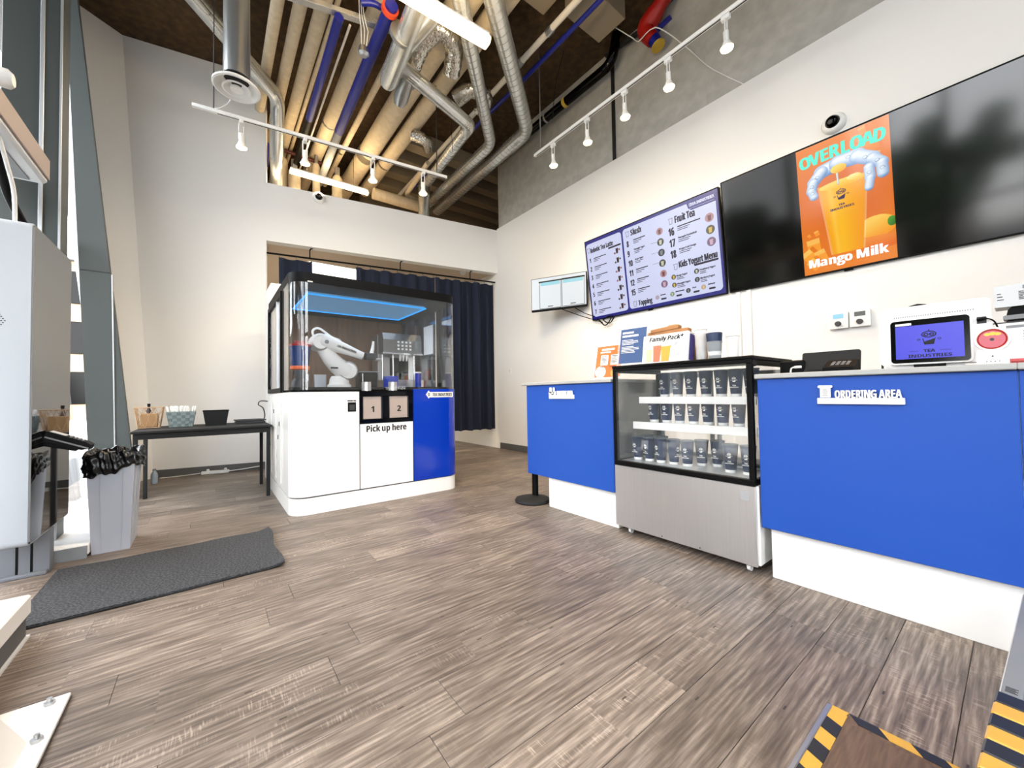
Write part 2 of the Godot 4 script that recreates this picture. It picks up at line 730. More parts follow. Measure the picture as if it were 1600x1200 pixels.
func materials() -> void:
	M.wall = mat(Color(0.905, 0.9, 0.887), 0.9)
	M.kiosk_grey = mat(Color(0.67, 0.69, 0.71), 0.5)
	M.stand_grey = mat(Color(0.4, 0.41, 0.43), 0.5)
	M.seam = mat(Color(0.4, 0.41, 0.41), 0.5, 0.5)
	M.white = mat(Color(0.92, 0.915, 0.9), 0.45)
	M.gloss_white = mat(Color(0.93, 0.925, 0.905), 0.22)
	M.plastic_white = mat(Color(0.9, 0.9, 0.89), 0.35)
	M.light_grey = mat(Color(0.8, 0.81, 0.82), 0.5)
	M.mid_grey = mat(Color(0.5, 0.51, 0.52), 0.55)
	M.dark_grey = mat(Color(0.2, 0.2, 0.21), 0.6)
	M.base_grey = mat(Color(0.33, 0.33, 0.33), 0.6)
	M.black = mat(Color(0.022, 0.022, 0.025), 0.5, 0.0, 0.25)
	M.black_gloss = mat(Color(0.01, 0.01, 0.012), 0.12, 0.0, 0.3)
	M.black_matt = mat(Color(0.04, 0.04, 0.042), 0.75)
	M.rubber = mat(Color(0.05, 0.05, 0.05), 0.8)
	M.mullion = mat(Color(0.19, 0.22, 0.215), 0.5)
	M.mullion_dark = mat(Color(0.13, 0.145, 0.15), 0.5)
	M.alu = mat(Color(0.72, 0.73, 0.74), 0.35, 0.9)
	M.chrome = mat(Color(0.82, 0.83, 0.84), 0.12, 1.0)
	M.steel = mat(Color(0.74, 0.75, 0.76), 0.28, 1.0)
	var br := speck_texture(Color(0.95, 0.95, 0.95), Color(0.98, 0.98, 0.98), 0.5, 0.006, 5, 256, 3)
	M.brushed = mat(Color(0.88, 0.88, 0.88), 0.3, 0.95)
	tri_tex(M.brushed, br, Vector3(1.4, 1.4, 1.4))
	M.galv = mat(Color(0.92, 0.93, 0.93), 0.27, 0.8)
	tri_tex(M.galv, speck_texture(Color(0.86, 0.86, 0.85), Color(0.95, 0.95, 0.94), 0.02, 0.02, 11, 256, 3), Vector3(1.5, 1.5, 1.5))
	M.galv_dark = mat(Color(0.6, 0.61, 0.61), 0.3, 0.7)
	M.foil = mat(Color(0.8, 0.79, 0.76), 0.22, 1.0)
	M.foil.normal_enabled = true
	M.foil.normal_texture = bumps(0.035, 3, 9.0)
	M.foil.uv1_triplanar = true
	M.foil.uv1_scale = Vector3(2.5, 2.5, 2.5)
	M.blue = mat(Color(0.02, 0.28, 0.65), 0.55)
	M.blue_gloss = mat(Color(0.03, 0.2, 0.66), 0.12)
	M.navy = mat(Color(0.045, 0.13, 0.27), 0.5)
	M.navy_cloth = mat(Color(0.03, 0.08, 0.17), 0.85)
	M.navy_cloth.rim_enabled = true
	M.navy_cloth.rim = 0.15
	M.pipe_blue = mat(Color(0.05, 0.1, 0.5), 0.35)
	M.pipe_white = mat(Color(0.86, 0.84, 0.8), 0.5)
	M.lagging = mat(Color(1, 1, 1), 0.85)
	tri_tex(M.lagging, speck_texture(Color(0.74, 0.68, 0.58), Color(0.83, 0.78, 0.68), 0.03, 0.03, 21, 256, 4), Vector3(1.2, 1.2, 1.2))
	M.tape_grey = mat(Color(0.42, 0.39, 0.34), 0.5)
	M.slab = mat(Color(1, 1, 1), 0.95)
	tri_tex(M.slab, speck_texture(Color(0.2, 0.145, 0.08), Color(0.33, 0.25, 0.15), 0.05, 0.05, 31, 256, 4), Vector3(0.6, 0.6, 0.6))
	M.concrete = mat(Color(1, 1, 1), 0.9)
	tri_tex(M.concrete, speck_texture(Color(0.64, 0.63, 0.6), Color(0.72, 0.71, 0.68), 0.02, 0.02, 41, 512, 5), Vector3(0.5, 0.5, 0.5))
	M.joist = mat(Color(0.55, 0.5, 0.42), 0.8)
	M.red = mat(Color(0.62, 0.08, 0.05), 0.35)
	M.yellow_rim = mat(Color(0.75, 0.62, 0.2), 0.5)
	M.ply = mat(Color(1, 1, 1), 0.6)
	tri_tex(M.ply, speck_texture(Color(0.4, 0.29, 0.2), Color(0.5, 0.38, 0.27), 0.09, 0.006, 51, 256, 4), Vector3(0.9, 0.9, 0.9))
	M.carpet = mat(Color(1, 1, 1), 0.98)
	tri_tex(M.carpet, speck_texture(Color(0.09, 0.095, 0.105), Color(0.33, 0.335, 0.35), 0.1, 0.16, 61, 256, 2), Vector3(2.6, 2.6, 2.6))
	M.ceil_tile = mat(Color(0.83, 0.76, 0.68), 0.9)
	M.wicker = mat(Color(0.66, 0.54, 0.42), 0.7)
	M.kraft = mat(Color(0.62, 0.49, 0.34), 0.8)
	M.card = mat(Color(0.62, 0.44, 0.28), 0.85)
	M.paper = mat(Color(0.93, 0.93, 0.92), 0.8)
	M.weave_grey = mat(Color(0.5, 0.55, 0.55), 0.7)
	M.bin_grey = mat(Color(0.66, 0.67, 0.7), 0.5)
	M.bag = mat(Color(0.02, 0.02, 0.022), 0.28)
	M.orange = mat(Color(0.94, 0.42, 0.16), 0.6)
	M.poster_blue = mat(Color(0.16, 0.29, 0.48), 0.5)
	M.purple = mat(Color(0.15, 0.12, 0.45), 0.5)
	M.tape_yellow = mat(Color(0.8, 0.62, 0.24), 0.35)
	M.tape_black = mat(Color(0.15, 0.15, 0.15), 0.35)
	M.glass = pane(Color(0.92, 0.97, 0.96), 0.02)
	M.glass_tint = pane(Color(0.4, 0.45, 0.46), 0.03)
	M.glass_dark = pane(Color(0.1, 0.12, 0.13), 0.5)
	M.cup_clear = mat(Color(0.92, 0.93, 0.93, 0.3), 0.4)
	M.cup_clear.transparency = BaseMaterial3D.TRANSPARENCY_ALPHA
	M.acrylic = pane(Color(0.96, 0.98, 0.98), 0.1)
	M.lamp = glow(Color(1.0, 0.88, 0.68), 9.0)
	M.bulb = glow(Color(1.0, 0.86, 0.62), 14.0)
	M.screen_ink = mat(Color(0.05, 0.06, 0.16), 0.7)
	M.ink = mat(Color(0.03, 0.03, 0.05), 0.7)
	M.brick_tan = mat(Color(0.62, 0.53, 0.43), 0.9)
	M.worktop = mat(Color(0.66, 0.66, 0.65), 0.5)
	M.facade_brown = mat(Color(0.5, 0.46, 0.42), 0.9)
	M.facade_grey = mat(Color(0.42, 0.43, 0.44), 0.9)
	M.orange_red = mat(Color(0.8, 0.26, 0.12), 0.4)
	M.asphalt = mat(Color(0.3, 0.3, 0.31), 0.95)
	M.leaf = mat(Color(0.16, 0.27, 0.1), 0.8)
	M.step_wood = mat(Color(1, 1, 1), 0.5)
	tri_tex(M.step_wood, speck_texture(Color(0.32, 0.25, 0.2), Color(0.45, 0.36, 0.29), 0.012, 0.14, 71, 256, 4), Vector3(2.2, 2.2, 2.2))
	M.bark = mat(Color(0.22, 0.17, 0.13), 0.9)
	for t in 4:
		var tex := wood_image(3 + t * 17, [0.3, 1.6, 0.2, 1.0][t])
		for k in 3:
			var tone: float = [0.93, 1.0, 1.06][k] * [1.0, 1.04, 0.95, 1.0][t]
			var m := mat(Color(tone * 0.78, tone * 0.765, tone * 0.75), 0.45)
			m.albedo_texture = tex
			M["plank%d" % (t * 3 + k)] = m


# ---------- the room ----------

func back_line(x: float) -> float:  # z of the skewed back wall
	return -5.9 + (x - 4.25) * 0.17633


func shell_of_room() -> void:
	var f := structure("floor")
	part(f, "subfloor", span(Vector3(-1.9, -0.2, -10.2), Vector3(7.6, -0.006, 3.3), 0.0), M.dark_grey)
	# planks 0.19 wide and 1.22 long, staggered
	var cut := {}
	var row := 0
	var z := 0.62
	while z > -9.6:
		var x := -1.35 - fmod(row * 0.457 + (row % 3) * 0.29, 1.22)
		var x_end := 4.24 if z - 0.19 > -5.9 else 4.24
		while x < x_end:
			var a := maxf(x, -1.3)
			var b := minf(x + 1.22, x_end)
			if b - a > 0.03:
				var l := snappedf(b - a, 0.01)
				var v := rng.randi() % 12
				var key := "%.2f %d" % [l, v % 4]
				if not cut.has(key):
					var mb := MB.new().box(Vector3.ZERO, Vector3(l - 0.0016, 0.006, 0.1884), 0.0011)
					for i in mb.U.size():
						mb.U[i] = Vector2((mb.V[i].x + (v % 4) * 0.3) / 1.22 + 0.5, mb.V[i].z / 0.19 + 0.5)
					cut[key] = mb.mesh()
				var p := part(f, "plank", cut[key], M["plank%d" % v])
				p.position = Vector3((a + b) / 2, -0.003, z - 0.095)
				if rng.randf() < 0.5:
					p.rotation.y = PI
			x += 1.22
		z -= 0.19
		row += 1
	part(f, "far_boards", span(Vector3(-1.3, -0.006, 0.62), Vector3(4.24, 0, 3.2), 0.0), M.plank4)

	# right wall: drywall below, bare concrete above
	var w := structure("wall_right")
	part(w, "drywall", span(Vector3(4.25, 0, -5.9), Vector3(4.45, 4.09, 3.3), 0.0), M.wall)
	part(w, "concrete_band", span(Vector3(4.29, 4.09, -5.9), Vector3(4.6, 5.7, 3.3), 0.0), M.concrete)
	var bb := structure("baseboard_right")
	part(bb, "board", span(Vector3(4.238, 0, -5.88), Vector3(4.25, 0.11, 3.2), 0.002), M.base_grey)
	var tr := structure("trim_1")
	for zz in [-1.72, -1.62]:
		part(tr, "raceway", span(Vector3(4.235, 1.06, zz - 0.02), Vector3(4.25, 2.05, zz + 0.02), 0.003), M.wall)

	# back wall: a full-height piece on the left and a header over the wide opening
	var b := structure("wall_back")
	var Bz := Basis(HDIR, Vector3.UP, HDIR.cross(Vector3.UP))
	var left := PackedVector2Array()
	for p in [Vector2(-0.563, 0), Vector2(0.633, 0), Vector2(0.633, 5.7), Vector2(-0.897, 5.7)]:
		left.append(Vector2((p.x - 0.633) / 0.98481, p.y))
	part(b, "panel", MB.new().prism(left, -0.14, 0, Transform3D(Bz, Vector3(0.633, 0, back_line(0.633))), false), M.wall)
	part(b, "header", MB.new().prism(poly([0, 3.255, 3.675, 3.255, 3.675, 4.067, 0, 4.098]), -0.14, 0, Transform3D(Bz, Vector3(0.633, 0, back_line(0.633))), false), M.wall)
	var bl := structure("baseboard_back")
	part(bl, "board", MB.new().prism(poly([-1.2, 0, 0.0, 0, 0.0, 0.1, -1.2, 0.1]), 0.001, 0.014, Transform3D(Bz, Vector3(0.633, 0, back_line(0.633))), false), M.base_grey)

	# left end of the back wall: a leaning white lining between the wall and the first post
	var n := structure("wall_left")
	var q := [Vector3(-0.86, 0, -6.42), Vector3(-0.563, 0, -6.75), Vector3(-0.897, 5.7, -6.81), Vector3(-1.46, 5.7, -6.42)]
	var mb := MB.new()
	var nn: Vector3 = (q[1] - q[0]).cross(q[3] - q[0]).normalized()
	if nn.x < 0:
		nn = -nn
	mb.quad(q[0], q[1], q[2], q[3], nn)
	var o := -nn * 0.12
	mb.quad(q[0] + o, q[1] + o, q[2] + o, q[3] + o, -nn)
	mb.quad(q[0], q[3], q[3] + o, q[0] + o, Vector3(0, 0, 1))
	mb.quad(q[1], q[2], q[2] + o, q[1] + o, Vector3(0, 0, -1))
	part(n, "lining", mb, M.wall)
	var w2 := MB.new()
	var e := [Vector3(-0.735, 0, -5.5), Vector3(-0.855, 0, -6.43), Vector3(-1.455, 5.7, -6.43), Vector3(-1.117, 5.7, -5.5)]
	var en: Vector3 = (e[1] - e[0]).cross(e[3] - e[0]).normalized()
	for k in [0.0, -0.03]:
		var off := Vector3(k, 0, 0)
		w2.quad(e[0] + off, e[1] + off, e[2] + off, e[3] + off, en if (en.x > 0) == (k == 0.0) else -en)
	part(n, "infill", w2, M.mullion_dark)

	# slab, far walls and the wall behind the camera
	var c := structure("ceiling")
	part(c, "slab", span(Vector3(-2.2, 5.62, -10.4), Vector3(7.7, 5.85, 3.4), 0.0), M.slab)
	var fb := structure("wall_front")
	part(fb, "drywall", span(Vector3(1.2, 0, 3.2), Vector3(4.5, 5.7, 3.4), 0.0), M.wall)
	var ob := structure("wall_far")
	part(ob, "panel", span(Vector3(-0.9, 0, -10.2), Vector3(7.7, 5.7, -10.0), 0.0), M.wall)
	part(ob, "side_panel", span(Vector3(7.5, 0, -10.0), Vector3(7.7, 5.7, -5.9), 0.0), M.wall)
	part(ob, "end_panel", span(Vector3(4.45, 0, -5.9), Vector3(7.7, 5.7, -5.7), 0.0), M.wall)
	part(ob, "left_panel", span(Vector3(-0.95, 0, -10.0), Vector3(-0.75, 5.7, -6.85), 0.0), M.wall)


func lean(y: float) -> float:  # x of the leaning glass line
	return -0.95 - 0.09 * y


func facade() -> void:
	# glazed front leaning outwards, posts deep, panes between them; sill curb along its foot
	var posts := [3.15, 1.95, 0.7, -0.55, -1.75, -2.62, -5.42]
	for i in posts.size():
		var w := structure("window_%d" % (i + 1))
		var z: float = posts[i]
		var deep := 0.235 if i == 6 else 0.18
		var wide := 0.09
		var mb := MB.new()
		var front := 0.375 if i == 6 else 0.1
		var a0 := Vector3(lean(0) + front - (deep if i == 6 else 0.16), 0, z - wide / 2)
		var q := []
		for k in [[0, 0], [1, 0], [1, 1], [0, 1]]:
			q.append(Vector2((-0.895 if k[0] == 0 else -0.575) if i == 6 else lean(0) - 0.06 + (0.0 if k[0] == 0 else deep), 5.7 * k[1]))
		for k in [2, 3]:
			q[k].x -= (0.092 if k == 2 or i != 6 else 0.042) * 5.7
		mb.prism(PackedVector2Array([q[0], q[1], q[2], q[3]]), z - wide, z, Transform3D(), false)
		part(w, "post", mb, M.mullion)
		if i == 6:  # joint line, trim and the slimmer return of the last post
			var x2 := func(y: float) -> float: return -0.575 - 0.092 * y
			part(w, "joint", MB.new().span(Vector3(x2.call(2.25) - 0.2, 2.245, z - 0.002), Vector3(x2.call(2.25) - 0.004, 2.256, z + 0.006), 0.001), M.mullion_dark)
			part(w, "trim", MB.new().tube([Vector3(-0.725, 0.02, z + 0.006), Vector3(-0.765, 2.23, z + 0.006)], 0.008, 6), M.alu)
	# the upright door post with its pale trim
	var d := structure("door_1")
	part(d, "post", span(Vector3(-1.06, 0, -4.08), Vector3(-0.8, 5.7, -3.9), 0.003), M.mullion)
	part(d, "trim", span(Vector3(-0.896, 0, -3.9), Vector3(-0.876, 5.7, -3.885), 0.002), M.alu)
	part(d, "trim", span(Vector3(-0.81, 0, -3.9), Vector3(-0.797, 5.7, -3.893), 0.002), M.alu)
	part(d, "transom", span(Vector3(-1.2, 2.5, -3.9), Vector3(-1.08, 2.62, -2.62), 0.003), M.mullion_dark)
	part(d, "pane", MB.new().span(Vector3(-1.13, 0.1, -3.88), Vector3(-1.12, 2.5, -2.7), 0.0), M.glass)
	part(d, "upper_pane", MB.new().span(Vector3(-1.16, 2.62, -3.88), Vector3(-1.15, 5.6, -2.7), 0.0), M.glass_dark, "dark tinted upper pane")
	# panes
	var bays := [[3.1, 1.95], [1.86, 0.7], [0.61, -0.55], [-0.64, -1.75], [-1.84, -2.62], [-4.08, -5.42]]
	for i in bays.size():
		var w := get_node("window_%d" % ([1, 2, 3, 4, 5, 7][i]))
		for seg in [[0.1, 2.5], [2.56, 5.6]]:
			var pts := PackedVector2Array([Vector2(lean(seg[0]) + 0.0, seg[0]), Vector2(lean(seg[0]) + 0.012, seg[0]), Vector2(lean(seg[1]) + 0.012, seg[1]), Vector2(lean(seg[1]), seg[1])])
			var solid: bool = i < 2
			var dark: bool = i == 4 and seg[0] > 1.0
			part(w, "panel" if solid else "pane", MB.new().prism(pts, bays[i][1] + 0.002, bays[i][0] - 0.002, Transform3D(), false), M.mullion_dark if solid else M.glass_dark if dark else M.glass)
		var tp := PackedVector2Array([Vector2(lean(2.5) - 0.05, 2.5), Vector2(lean(2.5) + 0.06, 2.5), Vector2(lean(2.5) + 0.055, 2.56), Vector2(lean(2.5) - 0.055, 2.56)])
		part(w, "transom", MB.new().prism(tp, bays[i][1] + 0.001, bays[i][0] - 0.001, Transform3D(), false), M.mullion)
	var s := structure("trim_2")
	part(s, "sill", span(Vector3(-1.25, 0.02, -5.3), Vector3(-0.61, 0.085, -3.655), 0.004), M.white)
	part(s, "sill_base", span(Vector3(-1.25, 0, -5.3), Vector3(-0.622, 0.02, -3.665), 0.0), M.base_grey)
	part(s, "sill_face", span(Vector3(-0.9, 0, -3.655), Vector3(-0.615, 0.078, -3.645), 0.001), M.mid_grey)
	var s2 := structure("trim_3")
	part(s2, "sill", span(Vector3(-1.25, 0.1, -2.6), Vector3(-0.6, 0.18, 3.1), 0.006), M.white)
	part(s2, "sill_face", span(Vector3(-1.25, 0.012, -2.59), Vector3(-0.612, 0.1, 3.1), 0.0), M.base_grey)
	part(s2, "sill_foot", span(Vector3(-1.25, 0, -2.6), Vector3(-0.602, 0.012, 3.1), 0.001), M.light_grey)
	# end of the front behind the camera: glazed as well
	var g := structure("window_8")
	for x in [-1.05, 0.05, 1.15]:
		part(g, "post", span(Vector3(x - 0.05, 0, 3.2), Vector3(x + 0.05, 5.65, 3.34), 0.003), M.mullion)
	for x in [-1.0, 0.1]:
		part(g, "pane", span(Vector3(x, 0.1, 3.26), Vector3(x + 1.0, 5.6, 3.27), 0.0), M.glass)
		part(g, "transom", span(Vector3(x, 2.5, 3.22), Vector3(x + 1.0, 2.58, 3.32), 0.002), M.mullion)
		part(g, "transom", span(Vector3(x, 0, 3.22), Vector3(x + 1.0, 0.1, 3.32), 0.002), M.mullion)


func outside() -> void:
	var g := structure("ground")
	part(g, "pavement", span(Vector3(-60, -0.35, -50), Vector3(12, -0.22, 40), 0.0), M.asphalt)
	part(g, "walk", span(Vector3(-6, -0.22, -50), Vector3(-1.1, -0.06, 40), 0.0), M.concrete)
	for a in [[Vector3(-9, -0.2, -36), Vector3(10, 9, 8), M.brick_tan, "tan building up the street seen through the narrow glass slit behind the kiosk", 3, 1], [Vector3(-20, -0.2, -14), Vector3(8, 4.2, 26), M.facade_brown, "brown building across the street outside the front glass", 1, 6], [Vector3(-20, -0.2, 12), Vector3(8, 4.6, 22), M.facade_grey, "grey building across the street outside the front glass", 1, 5]]:
		var b := thing("building", a[3], "building", a[0])
		var h: Vector3 = a[1] / 2
		part(b, "wall", span(Vector3(-h.x, 0, -h.z), Vector3(h.x, a[1].y, h.z), 0.05), a[2])
		part(b, "cornice", span(Vector3(-h.x - 0.2, a[1].y, -h.z - 0.2), Vector3(h.x + 0.2, a[1].y + 0.3, h.z + 0.2), 0.03), M.mid_grey)
		for j in (1 if a[5] > 1 else 3):
			for k in a[5] * 2:
				if a[5] > 1:
					var z: float = -h.z + 1.2 + k * (a[1].z - 2.4) / (a[5] * 2 - 1)
					part(b, "window", span(Vector3(h.x, 1.0 + j * 3.0, z - 0.7), Vector3(h.x + 0.06, 3.0 + j * 3.0, z + 0.7), 0.02), M.black_gloss)
			for k in a[4]:
				if a[4] > 1:
					var x: float = -h.x + 1.6 + k * 3.2
					part(b, "window", span(Vector3(x - 0.8, 1.0 + j * 2.8, h.z), Vector3(x + 0.8, 2.8 + j * 2.8, h.z + 0.06), 0.02), M.black_gloss)
	for a in [[Vector3(-6.5, -0.22, -5.5), 4.6, "street tree outside the front glass beside the door"], [Vector3(-7.0, -0.22, -1.2), 5.4, "taller street tree outside the middle of the front glass"], [Vector3(-6.2, -0.22, -10.5), 4.9, "street tree farther up the pavement outside"]]:
		var t := thing("street_tree", a[2], "tree", a[0])
		var k: float = a[1]
		part(t, "trunk", MB.new().tube([Vector3.ZERO, Vector3(0.05, k * 0.3, 0.03), Vector3(0, k * 0.65, 0)], [0.16, 0.12, 0.07], 10), M.bark)
		var crown := MB.new()
		for i in 34:
			var c := Vector3(rng.randf_range(-1, 1), rng.randf_range(-0.8, 1), rng.randf_range(-1, 1))
			c = c.normalized() * rng.randf_range(0.3, 1.0) * Vector3(k * 0.28, k * 0.3, k * 0.28) + Vector3(0, k * 0.72, 0)
			var r := rng.randf_range(0.25, 0.5)
			var pr := []
			for q in 5:
				var an := -PI / 2 + PI * q / 4
				pr.append(Vector2(r * cos(an) + 0.0001, r * sin(an)))
			crown.lathe(pr, 7, Transform3D(Basis(Vector3(rng.randf(), rng.randf(), 0.3).normalized(), rng.randf() * 3), c))
		part(t, "crown", crown, M.leaf)


# ---------- pipes, ducts and the rest under the slab ----------

func run(called: String, pts: Array, r: float, m: Material, label: String, category := "pipe", group := "", seg := 14) -> MeshInstance3D:
	return one(called, MB.new().tube(fillet(pts, r * 2.2), r, seg), m, label, category, group)


func ceiling_services() -> void:
	# lagged pipes, all running front to back, y 5.15
	var lag := [
		[0.54, 0.06, "beige lagged pipe nearest the white back-left wall under the slab"],
		[0.735, 0.066, "second beige lagged pipe from the left wall, thin dark gaps each side"],
		[0.93, 0.074, "third beige lagged pipe, just left of the narrow blue pipe"],
		[1.045, 0.026, "slim beige pipe squeezed between a thick lagged pipe and the narrow blue pipe"],
		[1.41, 0.1, "thick beige lagged pipe beside the broad blue pipe, with one clamp ring"],
		[1.735, 0.042, "slim beige lagged pipe on the right of the broad blue pipe"],
		[2.09, 0.15, "fattest beige lagged pipe with a grey tape band, under the stub duct"],
		[2.44, 0.112, "long pale lagged pipe passing behind the crossing silver ducts"],
	]
	for i in lag.size():
		var a: Array = lag[i]
		var o := thing("lagged_pipe", a[2], "pipe", Vector3(a[0], 5.15, 0), 0, "beige lagged pipes under the slab")
		var y := 0.0 if i != 6 else -0.02
		var z1: float = [-9.6, -9.6, -9.6, -9.6, -9.6, -8.2, -8.6, -8.0][i]
		part(o, "sleeve", MB.new().tube([Vector3(0, y, -1.0), Vector3(0.03 if i > 3 else 0.02, y, z1)], a[1], 16), M.lagging)
		for zz in [[-7.9], [-8.3], [-7.4], [], [-6.25], [-6.9], [-6.6, -7.7], [-6.8]][i]:
			part(o, "band", MB.new().tube([Vector3(0.015, y, zz), Vector3(0.015, y, zz - (0.16 if i == 6 else 0.035))], a[1] + 0.004, 16), M.tape_grey if i >= 6 else M.alu)
		for zz in [-3.2, -5.6, -8.0]:
			part(o, "hanger", MB.new().tube([Vector3(0.015, a[1] * 0.9, zz), Vector3(0.015, 0.47, zz)], 0.006, 6), M.dark_grey)
	run("blue_pipe", [Vector3(1.0, 4.75, -4.0), Vector3(1.05, 4.75, -5.75)], 0.044, M.pipe_blue, "narrow blue pipe running towards the back under the slab")
	run("black_pipe", [Vector3(1.05, 4.75, -5.75), Vector3(1.12, 4.75, -9.0)], 0.042, M.black, "black pipe continuing the narrow blue pipe towards the back")
	run("white_pipe", [Vector3(1.13, 4.82, -4.1), Vector3(1.2, 4.82, -8.6)], 0.012, M.pipe_white, "thin white pipe close along the narrow blue pipe")
	var bp := thing("blue_pipe", "broad blue pipe with an orange coupling at its near end", "pipe")
	part(bp, "pipe", MB.new().tube([Vector3(1.353, 4.7, -3.52), Vector3(1.415, 4.7, -5.7)], 0.06, 16), M.pipe_blue)
	part(bp, "coupling", MB.new().tube([Vector3(1.355, 4.7, -3.6), Vector3(1.353, 4.7, -3.555)], 0.08, 16), M.orange_red)
	part(bp, "branch", MB.new().tube(fillet([Vector3(1.3, 4.75, -3.66), Vector3(1.22, 4.75, -3.66), Vector3(1.12, 4.72, -3.7)], 0.05), 0.028, 10), M.pipe_blue)
	run("grey_conduit", [Vector3(1.415, 4.7, -5.7), Vector3(1.49, 4.7, -7.3)], 0.055, M.mid_grey, "grey pipe with a pale end ring continuing the broad blue pipe", "pipe")
	run("sprinkler_pipe", [Vector3(3.29, 5.2, -1.9), Vector3(3.31, 5.2, -4.0), Vector3(3.25, 5.2, -7.5)], 0.028, M.pipe_blue, "thin blue sprinkler pipe crossing behind the two right-hand silver ducts", "pipe")
	var wp := thing("white_pipe", "slim white pipe with grey couplings near the concrete band", "pipe")
	part(wp, "pipe", MB.new().tube([Vector3(3.13, 5.25, -1.6), Vector3(3.17, 5.25, -8.0)], 0.036, 12), M.pipe_white)
	for zz in [-3.2, -3.75]:
		part(wp, "coupling", MB.new().tube([Vector3(3.145, 5.25, zz), Vector3(3.145, 5.25, zz - 0.09)], 0.044, 12), M.alu)
	run("black_drain_pipe", [Vector3(4.12, 5.6, -3.02), Vector3(4.12, 5.27, -3.12), Vector3(4.12, 5.27, -8.0)], 0.062, M.black_gloss, "thick black drain pipe with an elbow along the top of the concrete band", "pipe")
	one("pipe_clamp", MB.new().tube([Vector3(4.12, 5.27, -3.93), Vector3(4.12, 5.27, -3.98)], 0.068, 16), M.yellow_rim, "yellow band round the black drain pipe", "clamp")
	one("pipe_clamp", MB.new().tube([Vector3(4.12, 5.27, -4.35), Vector3(4.12, 5.27, -4.38)], 0.068, 16), M.alu, "pale metal band round the black drain pipe near the big silver duct", "clamp")
	one("black_conduit", span(Vector3(4.262, 4.09, -3.245), Vector3(4.288, 5.62, -3.2), 0.003), M.black_matt, "square black conduit standing on the concrete band", "conduit")
	run("black_steel_pipe", [Vector3(4.18, 5.5, -3.25), Vector3(4.18, 5.42, -2.6)], 0.03, M.black_matt, "short black pipe between the drain pipe and the red valve")
	var rv := thing("sprinkler_valve", "red sprinkler valve elbow with a blue handle and yellow rim on the concrete band", "valve")
	part(rv, "body", MB.new().tube(curve([Vector3(4.12, 5.6, -2.3), Vector3(4.1, 5.45, -2.42), Vector3(4.08, 5.28, -2.58), Vector3(4.12, 5.14, -2.52)], 14), [0.085, 0.09, 0.1, 0.09, 0.08, 0.085, 0.1, 0.105, 0.11, 0.11, 0.105, 0.1, 0.09, 0.085, 0.08], 16), M.red)
	part(rv, "outlet", MB.new().tube([Vector3(4.12, 5.17, -2.52), Vector3(4.14, 5.05, -2.47)], 0.07, 16), M.pipe_blue)
	part(rv, "rim", MB.new().tube([Vector3(4.14, 5.055, -2.472), Vector3(4.143, 5.035, -2.464)], 0.078, 16), M.yellow_rim)
	part(rv, "handle", MB.new().bar(Vector3(4.1, 5.2, -2.45), Vector3(4.1, 5.22, -2.28), 0.05, 0.03), M.pipe_blue)
	part(rv, "upper_collar", MB.new().tube([Vector3(4.12, 5.6, -2.3), Vector3(4.12, 5.52, -2.36)], 0.098, 16), M.pipe_blue)
	one("valve_cable", MB.new().tube(curve([Vector3(3.9, 5.6, -3.0), Vector3(4.05, 5.3, -2.75), Vector3(4.0, 5.14, -2.62), Vector3(4.02, 5.16, -2.42), Vector3(4.22, 4.9, -2.2), Vector3(4.275, 4.5, -1.95), Vector3(4.278, 4.1, -1.62)], 40), 0.006, 6), M.plastic_white, "thin pale cable looping past the red valve and down the concrete", "cable")

	# silver ducts
	add_duct(thing("spiral_duct", "big spiral duct slanting to the concrete wall, then running along it", "duct"), [Vector3(1.386, 4.86, -2.355), Vector3(3.69, 4.86, -4.315), Vector3(3.76, 4.86, -7.37)], 0.099, 0.2, M.galv)
	add_duct(thing("spiral_duct", "middle spiral duct slanting parallel to the big one, bent at a taped elbow", "duct"), [Vector3(1.2, 4.75, -2.4), Vector3(3.33, 4.75, -4.74), Vector3(3.38, 4.75, -7.0)], 0.08, 0.16, M.galv)
	var d3 := thing("spiral_duct", "short spiral duct with a foil-taped elbow that drops behind the track lamp", "duct")
	add_duct(d3, [Vector3(1.72, 4.6, -4.06), Vector3(2.75, 4.6, -4.39), Vector3(2.9, 4.6, -6.0)], 0.076, 0.16, M.galv)
	part(d3, "elbow_wrap", MB.new().tube(fillet([Vector3(2.62, 4.6, -4.35), Vector3(2.75, 4.6, -4.39), Vector3(2.76, 4.6, -4.54)], 0.12), 0.082, 16), M.foil)
	part(d3, "collar", MB.new().tube([Vector3(1.85, 4.6, -4.1), Vector3(1.72, 4.6, -4.06), Vector3(1.62, 4.6, -4.03)], [0.08, 0.082, 0.1], 16), M.galv_dark)
	one("drop_duct", MB.new().tube([Vector3(3.11, 4.95, -6.6), Vector3(3.11, 3.9, -6.6)], 0.105, 18), M.galv, "upright silver duct dropping behind the header near the last track lamp", "duct")
	var d4 := thing("stub_duct", "stubby hanging silver duct with a domed end beneath the bright tube", "duct")
	part(d4, "body", MB.new().tube([Vector3(1.5, 4.62, -3.1), Vector3(1.54, 4.55, -3.75), Vector3(1.56, 4.5, -4.16), Vector3(1.562, 4.495, -4.24), Vector3(1.564, 4.49, -4.29)], [0.095, 0.1, 0.1, 0.075, 0.02], 18), M.galv)
	part(d4, "branch", MB.new().tube([Vector3(1.55, 4.56, -3.85), Vector3(1.62, 4.58, -3.5), Vector3(1.68, 4.6, -3.2)], 0.08, 16), M.galv)
	part(d4, "flange", MB.new().tube([Vector3(1.5, 4.58, -3.62), Vector3(1.5, 4.58, -3.66)], 0.125, 18), M.galv_dark)
